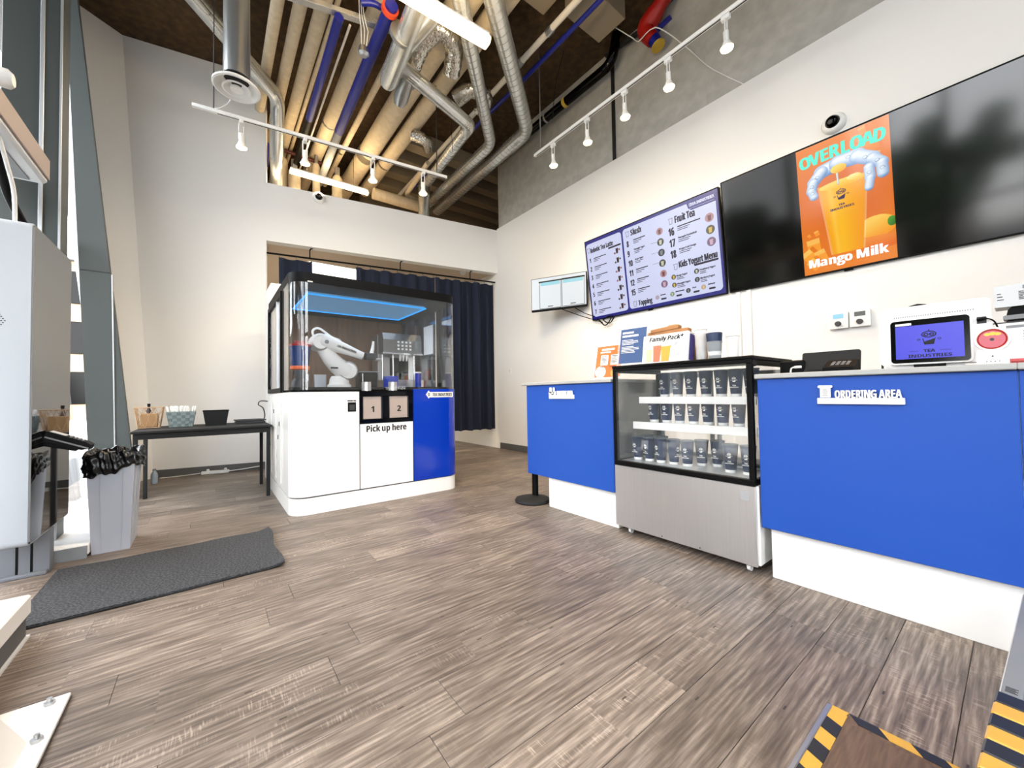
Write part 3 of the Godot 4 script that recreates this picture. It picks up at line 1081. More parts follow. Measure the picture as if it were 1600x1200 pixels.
	one("tee_piece", MB.new().tube([Vector3(1.76, 4.63, -4.1), Vector3(1.77, 4.5, -4.36), Vector3(1.775, 4.47, -4.42)], [0.085, 0.085, 0.06], 16), M.galv_dark, "capped tee piece at the left end of the taped-elbow duct", "duct")
	var fl := thing("foil_duct", "crinkled foil flexible duct arching behind the bright tube lamp", "duct")
	var fp := curve([Vector3(1.8, 4.69, -4.15), Vector3(1.82, 4.83, -3.85), Vector3(1.96, 4.9, -3.66), Vector3(2.13, 4.86, -3.72), Vector3(2.22, 4.74, -3.95)], 28)
	var fr := []
	for i in fp.size():
		fr.append(0.095 + 0.007 * (i % 2))
	part(fl, "sleeve", MB.new().tube(fp, fr, 18), M.foil)
	part(fl, "mouth", MB.new().tube([fp[0], fp[0] + Vector3(-0.02, -0.05, -0.1)], 0.12, 18), M.galv_dark)
	one("foil_bend", MB.new().tube(curve([Vector3(2.6, 4.95, -4.5), Vector3(2.72, 5.02, -4.3), Vector3(2.9, 4.98, -4.25), Vector3(2.95, 4.9, -4.45)], 14), 0.1, 16), M.foil, "small bright foil bend above the taped elbow", "duct")
	one("foil_bend", MB.new().tube(curve([Vector3(2.45, 4.98, -5.55), Vector3(2.6, 4.9, -5.45), Vector3(2.72, 4.9, -5.6)], 10), 0.09, 14), M.foil, "dull foil bend hanging among the pipes above the track rail", "duct")
	# round diffuser and its riser
	var dif := thing("ceiling_diffuser", "round white ceiling diffuser hung on an upright spiral duct at the left", "diffuser", Vector3(0.185, 3.83, -4.3))
	add_duct(dif, [Vector3(0, 0.1, 0), Vector3(0, 1.79, 0)], 0.1, 0.1, M.galv_dark, 0.12)
	part(dif, "rim", MB.new().lathe([Vector2(0.1, 0.06), Vector2(0.17, 0.03), Vector2(0.185, 0.015), Vector2(0.185, 0.0), Vector2(0.17, -0.005), Vector2(0.115, 0.05), Vector2(0.1, 0.06)], 32), M.plastic_white)
	part(dif, "throat", MB.new().lathe([Vector2(0.0, 0.09), Vector2(0.1, 0.09)], 24), M.black_matt)
	part(dif, "inner_cone", MB.new().lathe([Vector2(0.04, 0.045), Vector2(0.11, 0.0), Vector2(0.112, -0.012), Vector2(0.1, -0.012), Vector2(0.06, 0.03), Vector2(0.04, 0.045)], 28), M.plastic_white)
	part(dif, "centre_button", MB.new().lathe([Vector2(0.0, 0.02), Vector2(0.05, 0.005), Vector2(0.05, -0.012), Vector2(0.0, -0.016)], 22), M.plastic_white)
	one("flexible_duct", MB.new().tube(fillet([Vector3(-0.45, 5.0, -4.55), Vector3(0.1, 5.0, -5.2), Vector3(0.7, 4.98, -5.9), Vector3(0.79, 4.25, -6.84)], 0.12), 0.085, 18), M.galv, "smooth silver duct slanting behind the diffuser, then bending down over the header", "duct")
	one("flexible_duct", MB.new().tube([Vector3(-0.5, 4.9, -4.35), Vector3(0.62, 4.88, -5.72)], 0.045, 14), M.galv, "thinner silver pipe just below the smooth slanting duct by the wall", "duct")
	one("foil_wrap", MB.new().tube([Vector3(0.77, 5.0, -6.1), Vector3(0.79, 4.3, -6.8)], 0.022, 8), M.foil, "crumpled foil edge along the bent silver duct", "foil")
	one("strut_channel", MB.new().bar(Vector3(0.45, 4.85, -4.2), Vector3(1.6, 4.85, -3.9), 0.07, 0.05), M.galv, "flat silver strut across the tops of the blue pipes", "strut")
	# little hanging sensor
	var hs := thing("hanging_sensor", "faceted grey sensor hanging on white wires beside the broad blue pipe", "sensor", Vector3(1.225, 4.5, -3.97))
	part(hs, "cap", MB.new().lathe([Vector2(0.0, -0.05), Vector2(0.03, -0.05), Vector2(0.056, -0.025), Vector2(0.05, 0.035), Vector2(0.0, 0.045)], 7), M.steel)
	for k in 3:
		part(hs, "wire", MB.new().tube(curve([Vector3(-0.02 + k * 0.02, 0.03, 0), Vector3(-0.03 + k * 0.035, 0.2, 0.02), Vector3(-0.05 + k * 0.02, 0.4, 0.03), Vector3(-0.06, 1.1, 0.05)], 12), 0.004, 5), M.plastic_white)
	# joists over the back, beige boxes near the right, rods and cables
	for i in 6:
		one("joist", span(Vector3(2.7, 5.34, -6.5 - i * 0.52), Vector3(7.4, 5.61, -6.28 - i * 0.52), 0.004), M.joist, ["nearest of the beige joists behind the header", "second nearest beige joist behind the header", "third beige joist back behind the header", "fourth beige joist back behind the header", "second farthest beige joist behind the header", "farthest of the beige joists behind the header"][i], "joist", "joists behind the header")
	for a in [[2.75, -3.05, "beige box beam beneath the slab right of the bright tube"], [2.75, -2.45, "beige box beam under the slab at the picture's top edge"], [3.55, -2.9, "pale box beam under the slab beside the white pipe"]]:
		one("box_beam", span(Vector3(a[0] - 0.3, 5.38, a[1] - 0.2), Vector3(a[0] + 0.3, 5.62, a[1] + 0.2), 0.006), M.joist, a[2], "beam")
	run("lagged_cross_pipe", [Vector3(2.3, 4.62, -6.95), Vector3(3.3, 4.62, -6.95)], 0.1, M.lagging, "beige lagged pipe lying across behind the header", "pipe")
	run("drop_pipe", [Vector3(2.86, 4.86, -5.9), Vector3(2.93, 4.8, -7.0), Vector3(3.3, 4.78, -7.1)], 0.04, M.lagging, "slim pale pipe turning sideways beside the upright duct", "pipe")
	var k := 0
	for a in [[0.89, -7.14, 0.1, "broad beige upright pipe at the far left over the header"], [1.06, -7.0, 0.09, "second beige upright pipe over the header, left of the tube lamp"], [1.4, -7.1, 0.06, "beige upright pipe with a grey cap above the tube lamp"], [1.73, -7.1, 0.085, "white-capped upright pipe above the middle of the tube lamp"]]:
		var o := thing("upright_pipe", a[3], "pipe", Vector3(a[0], 4.1, a[1]))
		var top: float = [0.75, 0.55, 0.8, 0.7][k]
		part(o, "sleeve", MB.new().lathe([Vector2(a[2], 0), Vector2(a[2], top - 0.05), Vector2(a[2] * 0.7, top), Vector2(0, top)], 18), M.lagging)
		part(o, "stub", MB.new().lathe([Vector2(a[2] * 0.5, top), Vector2(a[2] * 0.5, top + 0.15), Vector2(0, top + 0.15)], 12), M.alu)
		k += 1
	one("red_pipe", MB.new().tube([Vector3(0.95, 5.02, -7.2), Vector3(1.5, 5.0, -7.2)], 0.03, 10), mat(Color(0.3, 0.07, 0.05), 0.5), "thin red pipe across the upright pipes above the header", "pipe")
	one("blue_sheet", MB.new().tube([Vector3(0.66, 4.5, -6.85), Vector3(0.67, 4.85, -6.85)], 0.03, 8), M.pipe_blue, "scrap of blue membrane at the corner beside the bent duct", "membrane")
	for a in [[2.36, -4.61, "black hanger rod at the right end of the back track"], [0.02, -4.88, "black hanger rod at the left end of the back track"]]:
		one("hanger_rod", MB.new().tube([Vector3(a[0], 3.92, a[1]), Vector3(a[0], 5.62, a[1])], 0.006, 6), M.dark_grey, a[2], "rod")
	for a in [[-3.72, "pale hanger rod at the far end of the long side track"], [-1.2, "pale hanger rod at the near end of the long side track"]]:
		one("hanger_rod", MB.new().tube([Vector3(3.4, 4.17, a[0]), Vector3(3.4, 5.62, a[0])], 0.008, 6), M.alu, a[1], "rod")
	one("hanging_cable", MB.new().tube(curve([Vector3(3.75, 5.6, -3.6), Vector3(3.72, 5.2, -3.75), Vector3(3.9, 4.95, -4.0)], 14), 0.005, 5), M.black, "thin black cable hanging in front of the concrete band", "cable")
	one("hanging_cable", MB.new().tube(curve([Vector3(2.72, 5.6, -4.62), Vector3(2.64, 4.9, -4.7), Vector3(2.68, 4.4, -4.75)], 14), 0.004, 5), M.black, "thin dark wire hanging in front of the taped-elbow duct", "cable")


# ---------- track lights and tube lamps ----------

func track_head(p: Vector3, drop: float, lean_to: Vector3, label: String, group: String, power := 1.1) -> void:
	var t := thing("track_light", label, "lamp", p, 0, group)
	part(t, "adapter", box(Vector3(0, -0.02, 0), Vector3(0.035, 0.04, 0.07), 0.004), M.plastic_white)
	var tip := Vector3(0, -drop + 0.1, 0)
	for s in [-1, 1]:
		part(t, "yoke", MB.new().tube([Vector3(s * 0.022, -0.035, 0), Vector3(s * 0.022, -drop + 0.08, 0)], 0.006, 6), M.plastic_white)
	var d := (Vector3.DOWN + lean_to * 0.35).normalized()
	var x := d.cross(Vector3.RIGHT if absf(d.x) < 0.5 else Vector3.BACK).normalized()
	var xf := Transform3D(Basis(x, -d, x.cross(-d)), tip)
	part(t, "socket", MB.new().lathe([Vector2(0, 0.05), Vector2(0.022, 0.05), Vector2(0.022, -0.02), Vector2(0.026, -0.03), Vector2(0, -0.03)], 14, xf), M.plastic_white)
	part(t, "reflector", MB.new().lathe([Vector2(0.024, -0.03), Vector2(0.046, -0.075), Vector2(0.05, -0.085)].duplicate(), 18, xf), M.plastic_white)
	part(t, "bulb", MB.new().lathe([Vector2(0.05, -0.085), Vector2(0.044, -0.098), Vector2(0.025, -0.106), Vector2(0, -0.108)], 18, xf), M.bulb)
	spot(p + tip + d * 0.125, d, power, 60.0, Color(1.0, 0.9, 0.76), 0.05, t)


func tracks_and_tubes() -> void:
	var t := thing("lighting_track", "white track rail hung across the room before the back wall", "track", Vector3(-0.148, 3.9, -4.9), atan2(-0.31, 2.64) + 0.0)
	part(t, "rail", span(Vector3(0, -0.018, -0.018), Vector3(2.66, 0.018, 0.018), 0.003), M.plastic_white)
	part(t, "slot", span(Vector3(0.2, -0.0195, -0.005), Vector3(2.64, -0.016, 0.005), 0.0), M.black)
	part(t, "cable", MB.new().tube(curve([Vector3(0.0, 0.02, 0), Vector3(0.2, 0.03, 0), Vector3(0.3, 0.14, 0), Vector3(0.31, 0.4, 0.05)], 12), 0.006, 6), M.plastic_white)
	t.rotation.y = -atan2(0.31, 2.64)
	var names := ["leftmost lamp on the back track, in front of the white wall", "second lamp from the left on the back track, over the header", "third lamp from the left on the back track, over the tube lamp", "rightmost lamp on the back track, before the upright duct"]
	var xs := [0.25, 0.83, 1.55, 2.17]
	for i in 4:
		track_head(Vector3(xs[i], 3.88, -4.9 + (xs[i] + 0.148) * 0.1174), 0.29, Vector3(0.1, 0, -0.5 + 0.1 * i), "white " + names[i], "lamps on the back track", 1.0)
	var r := thing("lighting_track", "long white track rail hung along the menu wall", "track", Vector3(3.4, 4.15, 0))
	part(r, "rail", span(Vector3(-0.018, -0.018, -3.84), Vector3(0.018, 0.018, -0.6), 0.003), M.plastic_white)
	part(r, "slot", span(Vector3(-0.005, -0.0195, -3.8), Vector3(0.005, -0.016, -0.62), 0.0), M.black)
	var rn := ["farthest lamp on the side track, beside its end", "second farthest lamp on the side track", "middle lamp of the side track, left of the black conduit", "second nearest lamp on the side track, under the cable loop", "nearest and largest lamp on the side track"]
	var zs := [-3.49, -2.93, -2.42, -1.93, -1.41]
	for i in 5:
		track_head(Vector3(3.4, 4.13, zs[i]), 0.29, Vector3(0.2, 0, 0.0), "white " + rn[i], "lamps on the side track")
	# two bright batten lamps
	tube_lamp(Vector3(0.9, 4.1, -2.82), Vector3(1.93, 4.1, -2.78), "broad glowing batten lamp hanging among the ducts overhead", 0.075)
	tube_lamp(Vector3(0.94, 4.385, -6.58), Vector3(2.08, 4.385, -6.56), "glowing batten lamp just above the header at the back", 0.05)


func tube_lamp(a: Vector3, b: Vector3, label: String, w: float) -> void:
	var l := a.distance_to(b)
	var c := (a + b) / 2
	var t := thing("batten_lamp", label, "lamp", c, -atan2((b - a).z, (b - a).x), "glowing batten lamps")
	part(t, "housing", box(Vector3(0, 0.05, 0), Vector3(l, 0.025, w * 1.2), 0.005), M.plastic_white)
	part(t, "diffuser", MB.new().prism(rrect(w * 1.5, w, w * 0.45, 5), -l / 2, l / 2, Transform3D(Basis(Vector3(0, 0, 1), Vector3(0, 1, 0), Vector3(-1, 0, 0)), Vector3.ZERO)), M.lamp)
	for s in ([-0.3, 0.3] if w > 0.06 else [-0.3, 0.3]):
		part(t, "wire", MB.new().tube([Vector3(s * l, 0.06, 0), Vector3(s * l, 5.62 - a.y, 0)], 0.004, 5), M.dark_grey)
	area(c + Vector3(0, -w * 0.55 - 0.02, 0), Vector3.DOWN, Vector2(l, w * 1.4), 10.0 if w > 0.06 else 4.0, Color(1.0, 0.91, 0.78), t, Vector3(0, 0, 1))
	area(c + Vector3(0, 0.09, 0), Vector3.UP, Vector2(l, w * 1.4), 3.4 if w > 0.06 else 1.2, Color(1.0, 0.87, 0.66), t, Vector3(0, 0, 1))


# ---------- behind the opening: room, curtains ----------

func back_room() -> void:
	var c := structure("ceiling_back")
	for i in 6:
		for j in 6:
			var x := 0.7 + i * 0.6
			var z := -6.95 - j * 0.6
			if j >= 1 and j <= 2 and i in [1, 2]:
				continue
			if z + 0.6 > back_line(x + 0.0) - 0.12 and j == 0:
				pass
			part(c, "ceiling_tile", span(Vector3(x + 0.004, 3.3, z - 0.3 + 0.004), Vector3(x + 0.596, 3.32, z + 0.3 - 0.004), 0.003), M.ceil_tile)
	part(c, "deck", span(Vector3(0.62, 3.325, -10.0), Vector3(7.5, 3.4, -6.72), 0.0), M.ceil_tile)
	part(c, "edge_strip", MB.new().prism(poly([0.0, 3.29, 3.65, 3.29, 3.65, 3.34, 0.0, 3.34]), -0.75, -0.145, Transform3D(Basis(HDIR, Vector3.UP, HDIR.cross(Vector3.UP)), Vector3(0.633, 0, back_line(0.633))), false), M.ceil_tile)
	var w := structure("wall_back_room")
	part(w, "left_panel", span(Vector3(0.45, 0, -10.0), Vector3(0.6, 3.32, -6.72), 0.0), M.wall)
	part(w, "right_panel", span(Vector3(4.25, 0, -9.9), Vector3(4.4, 3.32, -5.9), 0.0), M.wall)
	part(w, "far_panel", span(Vector3(0.6, 0, -9.75), Vector3(4.25, 3.32, -9.6), 0.0), M.wall)
	part(w, "baseboard", span(Vector3(0.6, 0, -9.6), Vector3(4.25, 0.12, -9.58), 0.002), M.black_matt)
	var tr := thing("light_panel", "bright white ceiling panel glimpsed between the curtains above the booth", "lamp", Vector3(1.9, 3.3, -7.85))
	part(tr, "frame", frame(MB.new(), 1.19, 1.19, 0.02, 0.012, Transform3D(Basis(Vector3.RIGHT, PI / 2), Vector3(0, 0.006, 0))), M.plastic_white)
	part(tr, "diffuser", box(Vector3(0, 0.004, 0), Vector3(1.15, 0.008, 1.15), 0.0), glow(Color(1, 0.97, 0.9), 3.0))
	area(Vector3(1.9, 3.27, -7.85), Vector3.DOWN, Vector2(1.1, 1.1), 5.0, Color(1.0, 0.93, 0.82), tr, Vector3(0, 0, 1))
	# rod, brackets
	var Bz := Basis(HDIR, Vector3.UP, HDIR.cross(Vector3.UP))
	var o := Vector3(0.633, 0, back_line(0.633))
	var rod := thing("curtain_rod", "black curtain rod across the wide opening under the header", "rod", o)
	rod.transform = Transform3D(Bz, o)
	part(rod, "pole", MB.new().tube([Vector3(0.0, 3.1, -0.07), Vector3(3.65, 3.1, -0.07)], 0.014, 8), M.black)
	for s in [0.555, 1.9, 3.15]:
		part(rod, "bracket", MB.new().tube(fillet([Vector3(s, 3.1, -0.07), Vector3(s, 3.24, -0.07), Vector3(s + 0.06, 3.27, -0.07)], 0.03), 0.01, 6), M.black)
	var det := thing("smoke_detector", "small white dome detector over the right end of the curtain rod", "detector", o + HDIR * 3.15 + Vector3(0, 3.29, -0.3))
	part(det, "dome", MB.new().lathe([Vector2(0.0, -0.05), Vector2(0.035, -0.045), Vector2(0.055, -0.02), Vector2(0.06, 0.0), Vector2(0, 0)], 18), M.plastic_white)
	for a in [[0.15, 0.597, 0.04, "short dark navy curtain bunched at the left end of the rod"], [1.21, 2.5, 0.05, "navy curtain in the middle of the rod, behind the booth top"], [2.5, 3.62, 0.06, "long navy curtain at the right end, beside the wall corner"]]:
		curtain(Transform3D(Bz, o), a[0], a[1], a[2], a[3])
	# white radiator-like ledge glimpsed below the curtain
	one("wall_heater", span(Vector3(2.9, 0.1, -9.56), Vector3(4.2, 0.3, -9.42), 0.01), M.white, "low white heater glimpsed below the curtain hem", "heater")


func curtain(xf: Transform3D, s0: float, s1: float, amp: float, label: String) -> void:
	var t := thing("curtain", label, "curtain", Vector3.ZERO, 0, "navy curtains on the black rod")
	t.transform = xf
	var w := s1 - s0
	var folds := roundi(w / 0.2)
	var f := func(u: float, v: float) -> Vector3:
		var d := sin(u * folds * TAU) + 0.35 * sin(u * folds * TAU * 0.5 + 1.3 + v)
		var k := lerpf(0.55, 1.0, minf(1.0, v * 3.0))
		return Vector3(s0 + w * u + 0.012 * sin(u * folds * 9.0 + v * 2.0), 3.06 - 0.012 * absf(sin(u * folds * PI)) - v * 2.7, -0.09 + amp * d * k)
	part(t, "cloth", MB.new().sheet(f, folds * 10, 10, 0.003), M.navy_cloth)
	for i in folds + 1:
		var x := s0 + w * clampf(float(i) / folds, 0.02, 0.98)
		var ring := MB.new()
		var pts := []
		for k in 13:
			pts.append(Vector3(x, 3.09 + 0.024 * sin(TAU * k / 12), -0.07 + 0.024 * cos(TAU * k / 12)))
		part(t, "ring", ring.tube(pts, 0.0025, 5, false), M.dark_grey)


# ---------- robot drink booth ----------

func arc2(cx: float, cz: float, r: float, a0: float, a1: float, n := 8) -> Array:
	var o := []
	for k in n + 1:
		var a := deg_to_rad(lerpf(a0, a1, float(k) / n))
		o.append(Vector2(cx + r * cos(a), cz + r * sin(a)))
	return o


func robot_booth() -> void:
	var x0 := 0.53
	var x1 := 2.13
	var zf := -3.71
	var zb := -5.25
	var r := 0.14
	var t := thing("robot_booth", "large white and blue glazed robot drink booth with black roof", "booth")
	var la := arc2(x0 + r, zf - r, r, 90, 180)
	var ra := arc2(x1 - r, zf - r, r, 0, 90)
	var plan := PackedVector2Array()
	for p in ra + la + [Vector2(x0, zb), Vector2(x1, zb)]:
		plan.append(Vector2(p.x, -p.y))
	var flat := Transform3D(Basis(Vector3.RIGHT, Vector3(0, 0, -1), Vector3.UP), Vector3.ZERO)  # plan (x, -z) to the floor, extruded upwards
	part(t, "plinth", MB.new().prism(plan, 0.0, 0.14, flat), M.gloss_white)
	var inset := PackedVector2Array()
	for p in plan:
		inset.append(Vector2(lerpf(p.x, 1.33, 0.015), lerpf(p.y, 4.48, 0.015)))
	part(t, "carcass", MB.new().prism(inset, 0.14, 1.04, flat), M.dark_grey)
	part(t, "corner_panel", MB.new().shell([Vector2(1.085, zf)] + la + [Vector2(x0, -4.1)], 0.014, 0.152, 1.043), M.gloss_white)
	part(t, "centre_panel", MB.new().shell([Vector2(1.604, zf), Vector2(1.094, zf)], 0.014, 0.152, 0.742), M.gloss_white)
	part(t, "blue_panel", MB.new().shell([Vector2(x1 + 0.004, -4.1)] + arc2(x1 - r, zf - r + 0.004, r + 0.004, 0, 90) + [Vector2(1.612, zf + 0.004)], 0.018, 0.15, 1.062), M.blue_gloss, "glossy blue corner panel")
	var sd := part(t, "side_panel", MB.new().shell([Vector2(x0, -4.106), Vector2(x0, zb)], 0.014, 0.152, 1.043), M.gloss_white)
	part(t, "side_panel", MB.new().shell([Vector2(x1, zb), Vector2(x1, -4.106)], 0.014, 0.152, 1.043), M.gloss_white)
	for a in [[-4.22, -4.5, 0.2, 0.95], [-4.56, -4.86, 0.2, 0.95], [-4.92, -5.18, 0.2, 0.95]]:
		var d := part(sd, "service_door", span(Vector3(x0 - 0.008, a[2], a[1]), Vector3(x0 - 0.0005, a[3], a[0]), 0.002), M.gloss_white)
	for a in [[-4.3, 0.75], [-4.38, 0.62], [-4.7, 0.86], [-5.0, 0.5]]:
		part(sd, "latch", span(Vector3(x0 - 0.013, a[1] - 0.02, a[0] - 0.008), Vector3(x0 - 0.008, a[1] + 0.02, a[0] + 0.008), 0.002), M.dark_grey)
	part(t, "deck", MB.new().prism(inset, 1.04, 1.05, flat), M.black)
	part(t, "platform", span(Vector3(x0 + 0.03, 1.05, zb + 0.03), Vector3(x1 - 0.03, 1.09, -3.93), 0.004), M.black)
	# pick-up hatches
	var mb := MB.new()
	mb.span(Vector3(1.092, 0.997, zf - 0.02), Vector3(1.606, 1.046, zf + 0.003))
	mb.span(Vector3(1.092, 0.745, zf - 0.02), Vector3(1.606, 0.785, zf + 0.003))
	mb.span(Vector3(1.092, 0.785, zf - 0.02), Vector3(1.118, 0.997, zf + 0.003))
	mb.span(Vector3(1.302, 0.785, zf - 0.02), Vector3(1.366, 0.997, zf + 0.003))
	mb.span(Vector3(1.565, 0.785, zf - 0.02), Vector3(1.606, 0.997, zf + 0.003))
	part(t, "hatch_frame", mb, M.black_gloss)
	for a in [[1.118, 1.302, "1"], [1.366, 1.565, "2"]]:
		var d := part(t, "hatch_door", span(Vector3(a[0] + 0.006, 0.787, zf - 0.02), Vector3(a[1] - 0.014, 0.995, zf - 0.006), 0.002), mat(Color(0.66, 0.6, 0.56), 0.45), "tan hatch door numbered " + a[2])
		part(d, "numeral", text(MB.new(), a[2], 0.055, at((a[0] + a[1]) / 2, 0.85, zf - 0.0055)), M.ink)
	var st := part(t, "sticker", span(Vector3(1.128, 0.645, zf), Vector3(1.552, 0.738, zf + 0.002), 0.0), M.white, "white sticker reading Pick up here")
	part(st, "lettering", fit(MB.new(), "Pick up here", 0.058, at(1.342, 0.667, zf + 0.0022), 0.385), M.ink)
	var sc := part(t, "scanner", span(Vector3(0.985, 0.862, zf), Vector3(1.056, 0.946, zf + 0.006), 0.003), M.black, "small black scanner window")
	part(sc, "window", span(Vector3(0.998, 0.875, zf + 0.006), Vector3(1.046, 0.925, zf + 0.008), 0.001), M.dark_grey)
	part(sc, "small_print", MB.new().span(Vector3(0.982, 0.955, zf), Vector3(1.03, 0.965, zf + 0.001), 0.0).span(Vector3(1.034, 0.955, zf), Vector3(1.058, 0.965, zf + 0.001), 0.0), M.ink)
	# sign on the blue panel
	var sg := part(t, "sign", MB.new().prism(rrect(0.27, 0.055, 0.006, 3, 1.92, 1.005), 0, 0.005, at(0, 0, zf + 0.004)).prism(poly([1.745, 1.007, 1.775, 1.048, 1.805, 1.007, 1.775, 0.966]), 0, 0.006, at(0, 0, zf + 0.004), false), M.white, "white name strip with emblem")
	part(sg, "lettering", fit(MB.new(), "TEA INDUSTRIES", 0.032, at(1.93, 0.989, zf + 0.0095), 0.225), M.ink)
	part(sg, "emblem", emblem(MB.new(), 0.045, at(1.775, 1.004, zf + 0.0105)), M.ink)
	# glass and roof
	part(t, "front_glass", MB.new().shell([Vector2(x1, -4.12)] + ra + la + [Vector2(x0, -4.12)], 0.006, 1.062, 1.99), M.glass_tint)
	for p in [[x0 + 0.012, -4.14, "l"], [x1 - 0.012, -4.14, "r"], [x0 + 0.012, -5.2, "l"], [x1 - 0.012, -5.2, "r"]]:
		part(t, "corner_post", span(Vector3(p[0] - 0.014, 1.05, p[1] - 0.025), Vector3(p[0] + 0.014, 2.0, p[1] + 0.025), 0.003), M.black)
	var wf := part(t, "side_window", frame(MB.new(), 1.0, 0.95, 0.045, 0.02, Transform3D(Basis(Vector3.UP, FX), Vector3(x0 + 0.005, 1.52, -4.68))), M.black)
	part(wf, "pane", span(Vector3(x0, 1.09, -5.13), Vector3(x0 + 0.006, 1.95, -4.22), 0.0), M.glass_tint)
	part(wf, "mullion", span(Vector3(x0 - 0.012, 1.07, -4.5), Vector3(x0 + 0.006, 1.97, -4.47), 0.002), M.alu)
	part(t, "right_glass", span(Vector3(x1 - 0.006, 1.062, -5.2), Vector3(x1, 1.99, -4.16), 0.0), M.glass_tint)
	part(t, "back_board", span(Vector3(x0 + 0.03, 1.09, zb + 0.01), Vector3(x1 - 0.03, 1.99, zb + 0.03), 0.002), M.ply, "brown wood-grain back board")
	part(t, "roof", MB.new().prism(plan, 1.99, 2.075, flat), M.black)
	var lp := part(t, "light_panel", span(Vector3(0.72, 1.968, -4.82), Vector3(1.9, 1.99, -4.03), 0.003), glow(Color(0.3, 0.48, 0.62), 0.75, Color(0.3, 0.4, 0.5)), "blue-lit panel under the roof")
	part(lp, "light_strip", frame(MB.new(), 1.2, 0.81, 0.016, 0.012, Transform3D(Basis(Vector3.RIGHT, PI / 2), Vector3(1.31, 1.972, -4.425))), glow(Color(0.1, 0.6, 1.0), 1.3))
	area(Vector3(1.31, 1.955, -4.425), Vector3.DOWN, Vector2(1.1, 0.7), 0.45, Color(0.9, 0.95, 1.0), lp, Vector3(0, 0, 1))
	part(t, "rear_cabinet", span(Vector3(x0 + 0.02, 0.0, -5.82), Vector3(x1 - 0.05, 2.33, zb - 0.005), 0.01), M.white)
	part(t, "sensor", span(Vector3(0.66, 1.99, zf - 0.01), Vector3(0.7, 1.998, zf + 0.012), 0.002), M.plastic_white)
	part(t, "notice", span(Vector3(x1 - 0.009, 1.5, -4.55), Vector3(x1 - 0.006, 1.85, -4.3), 0.0), M.paper, "white notice sheet taped inside the right glass")


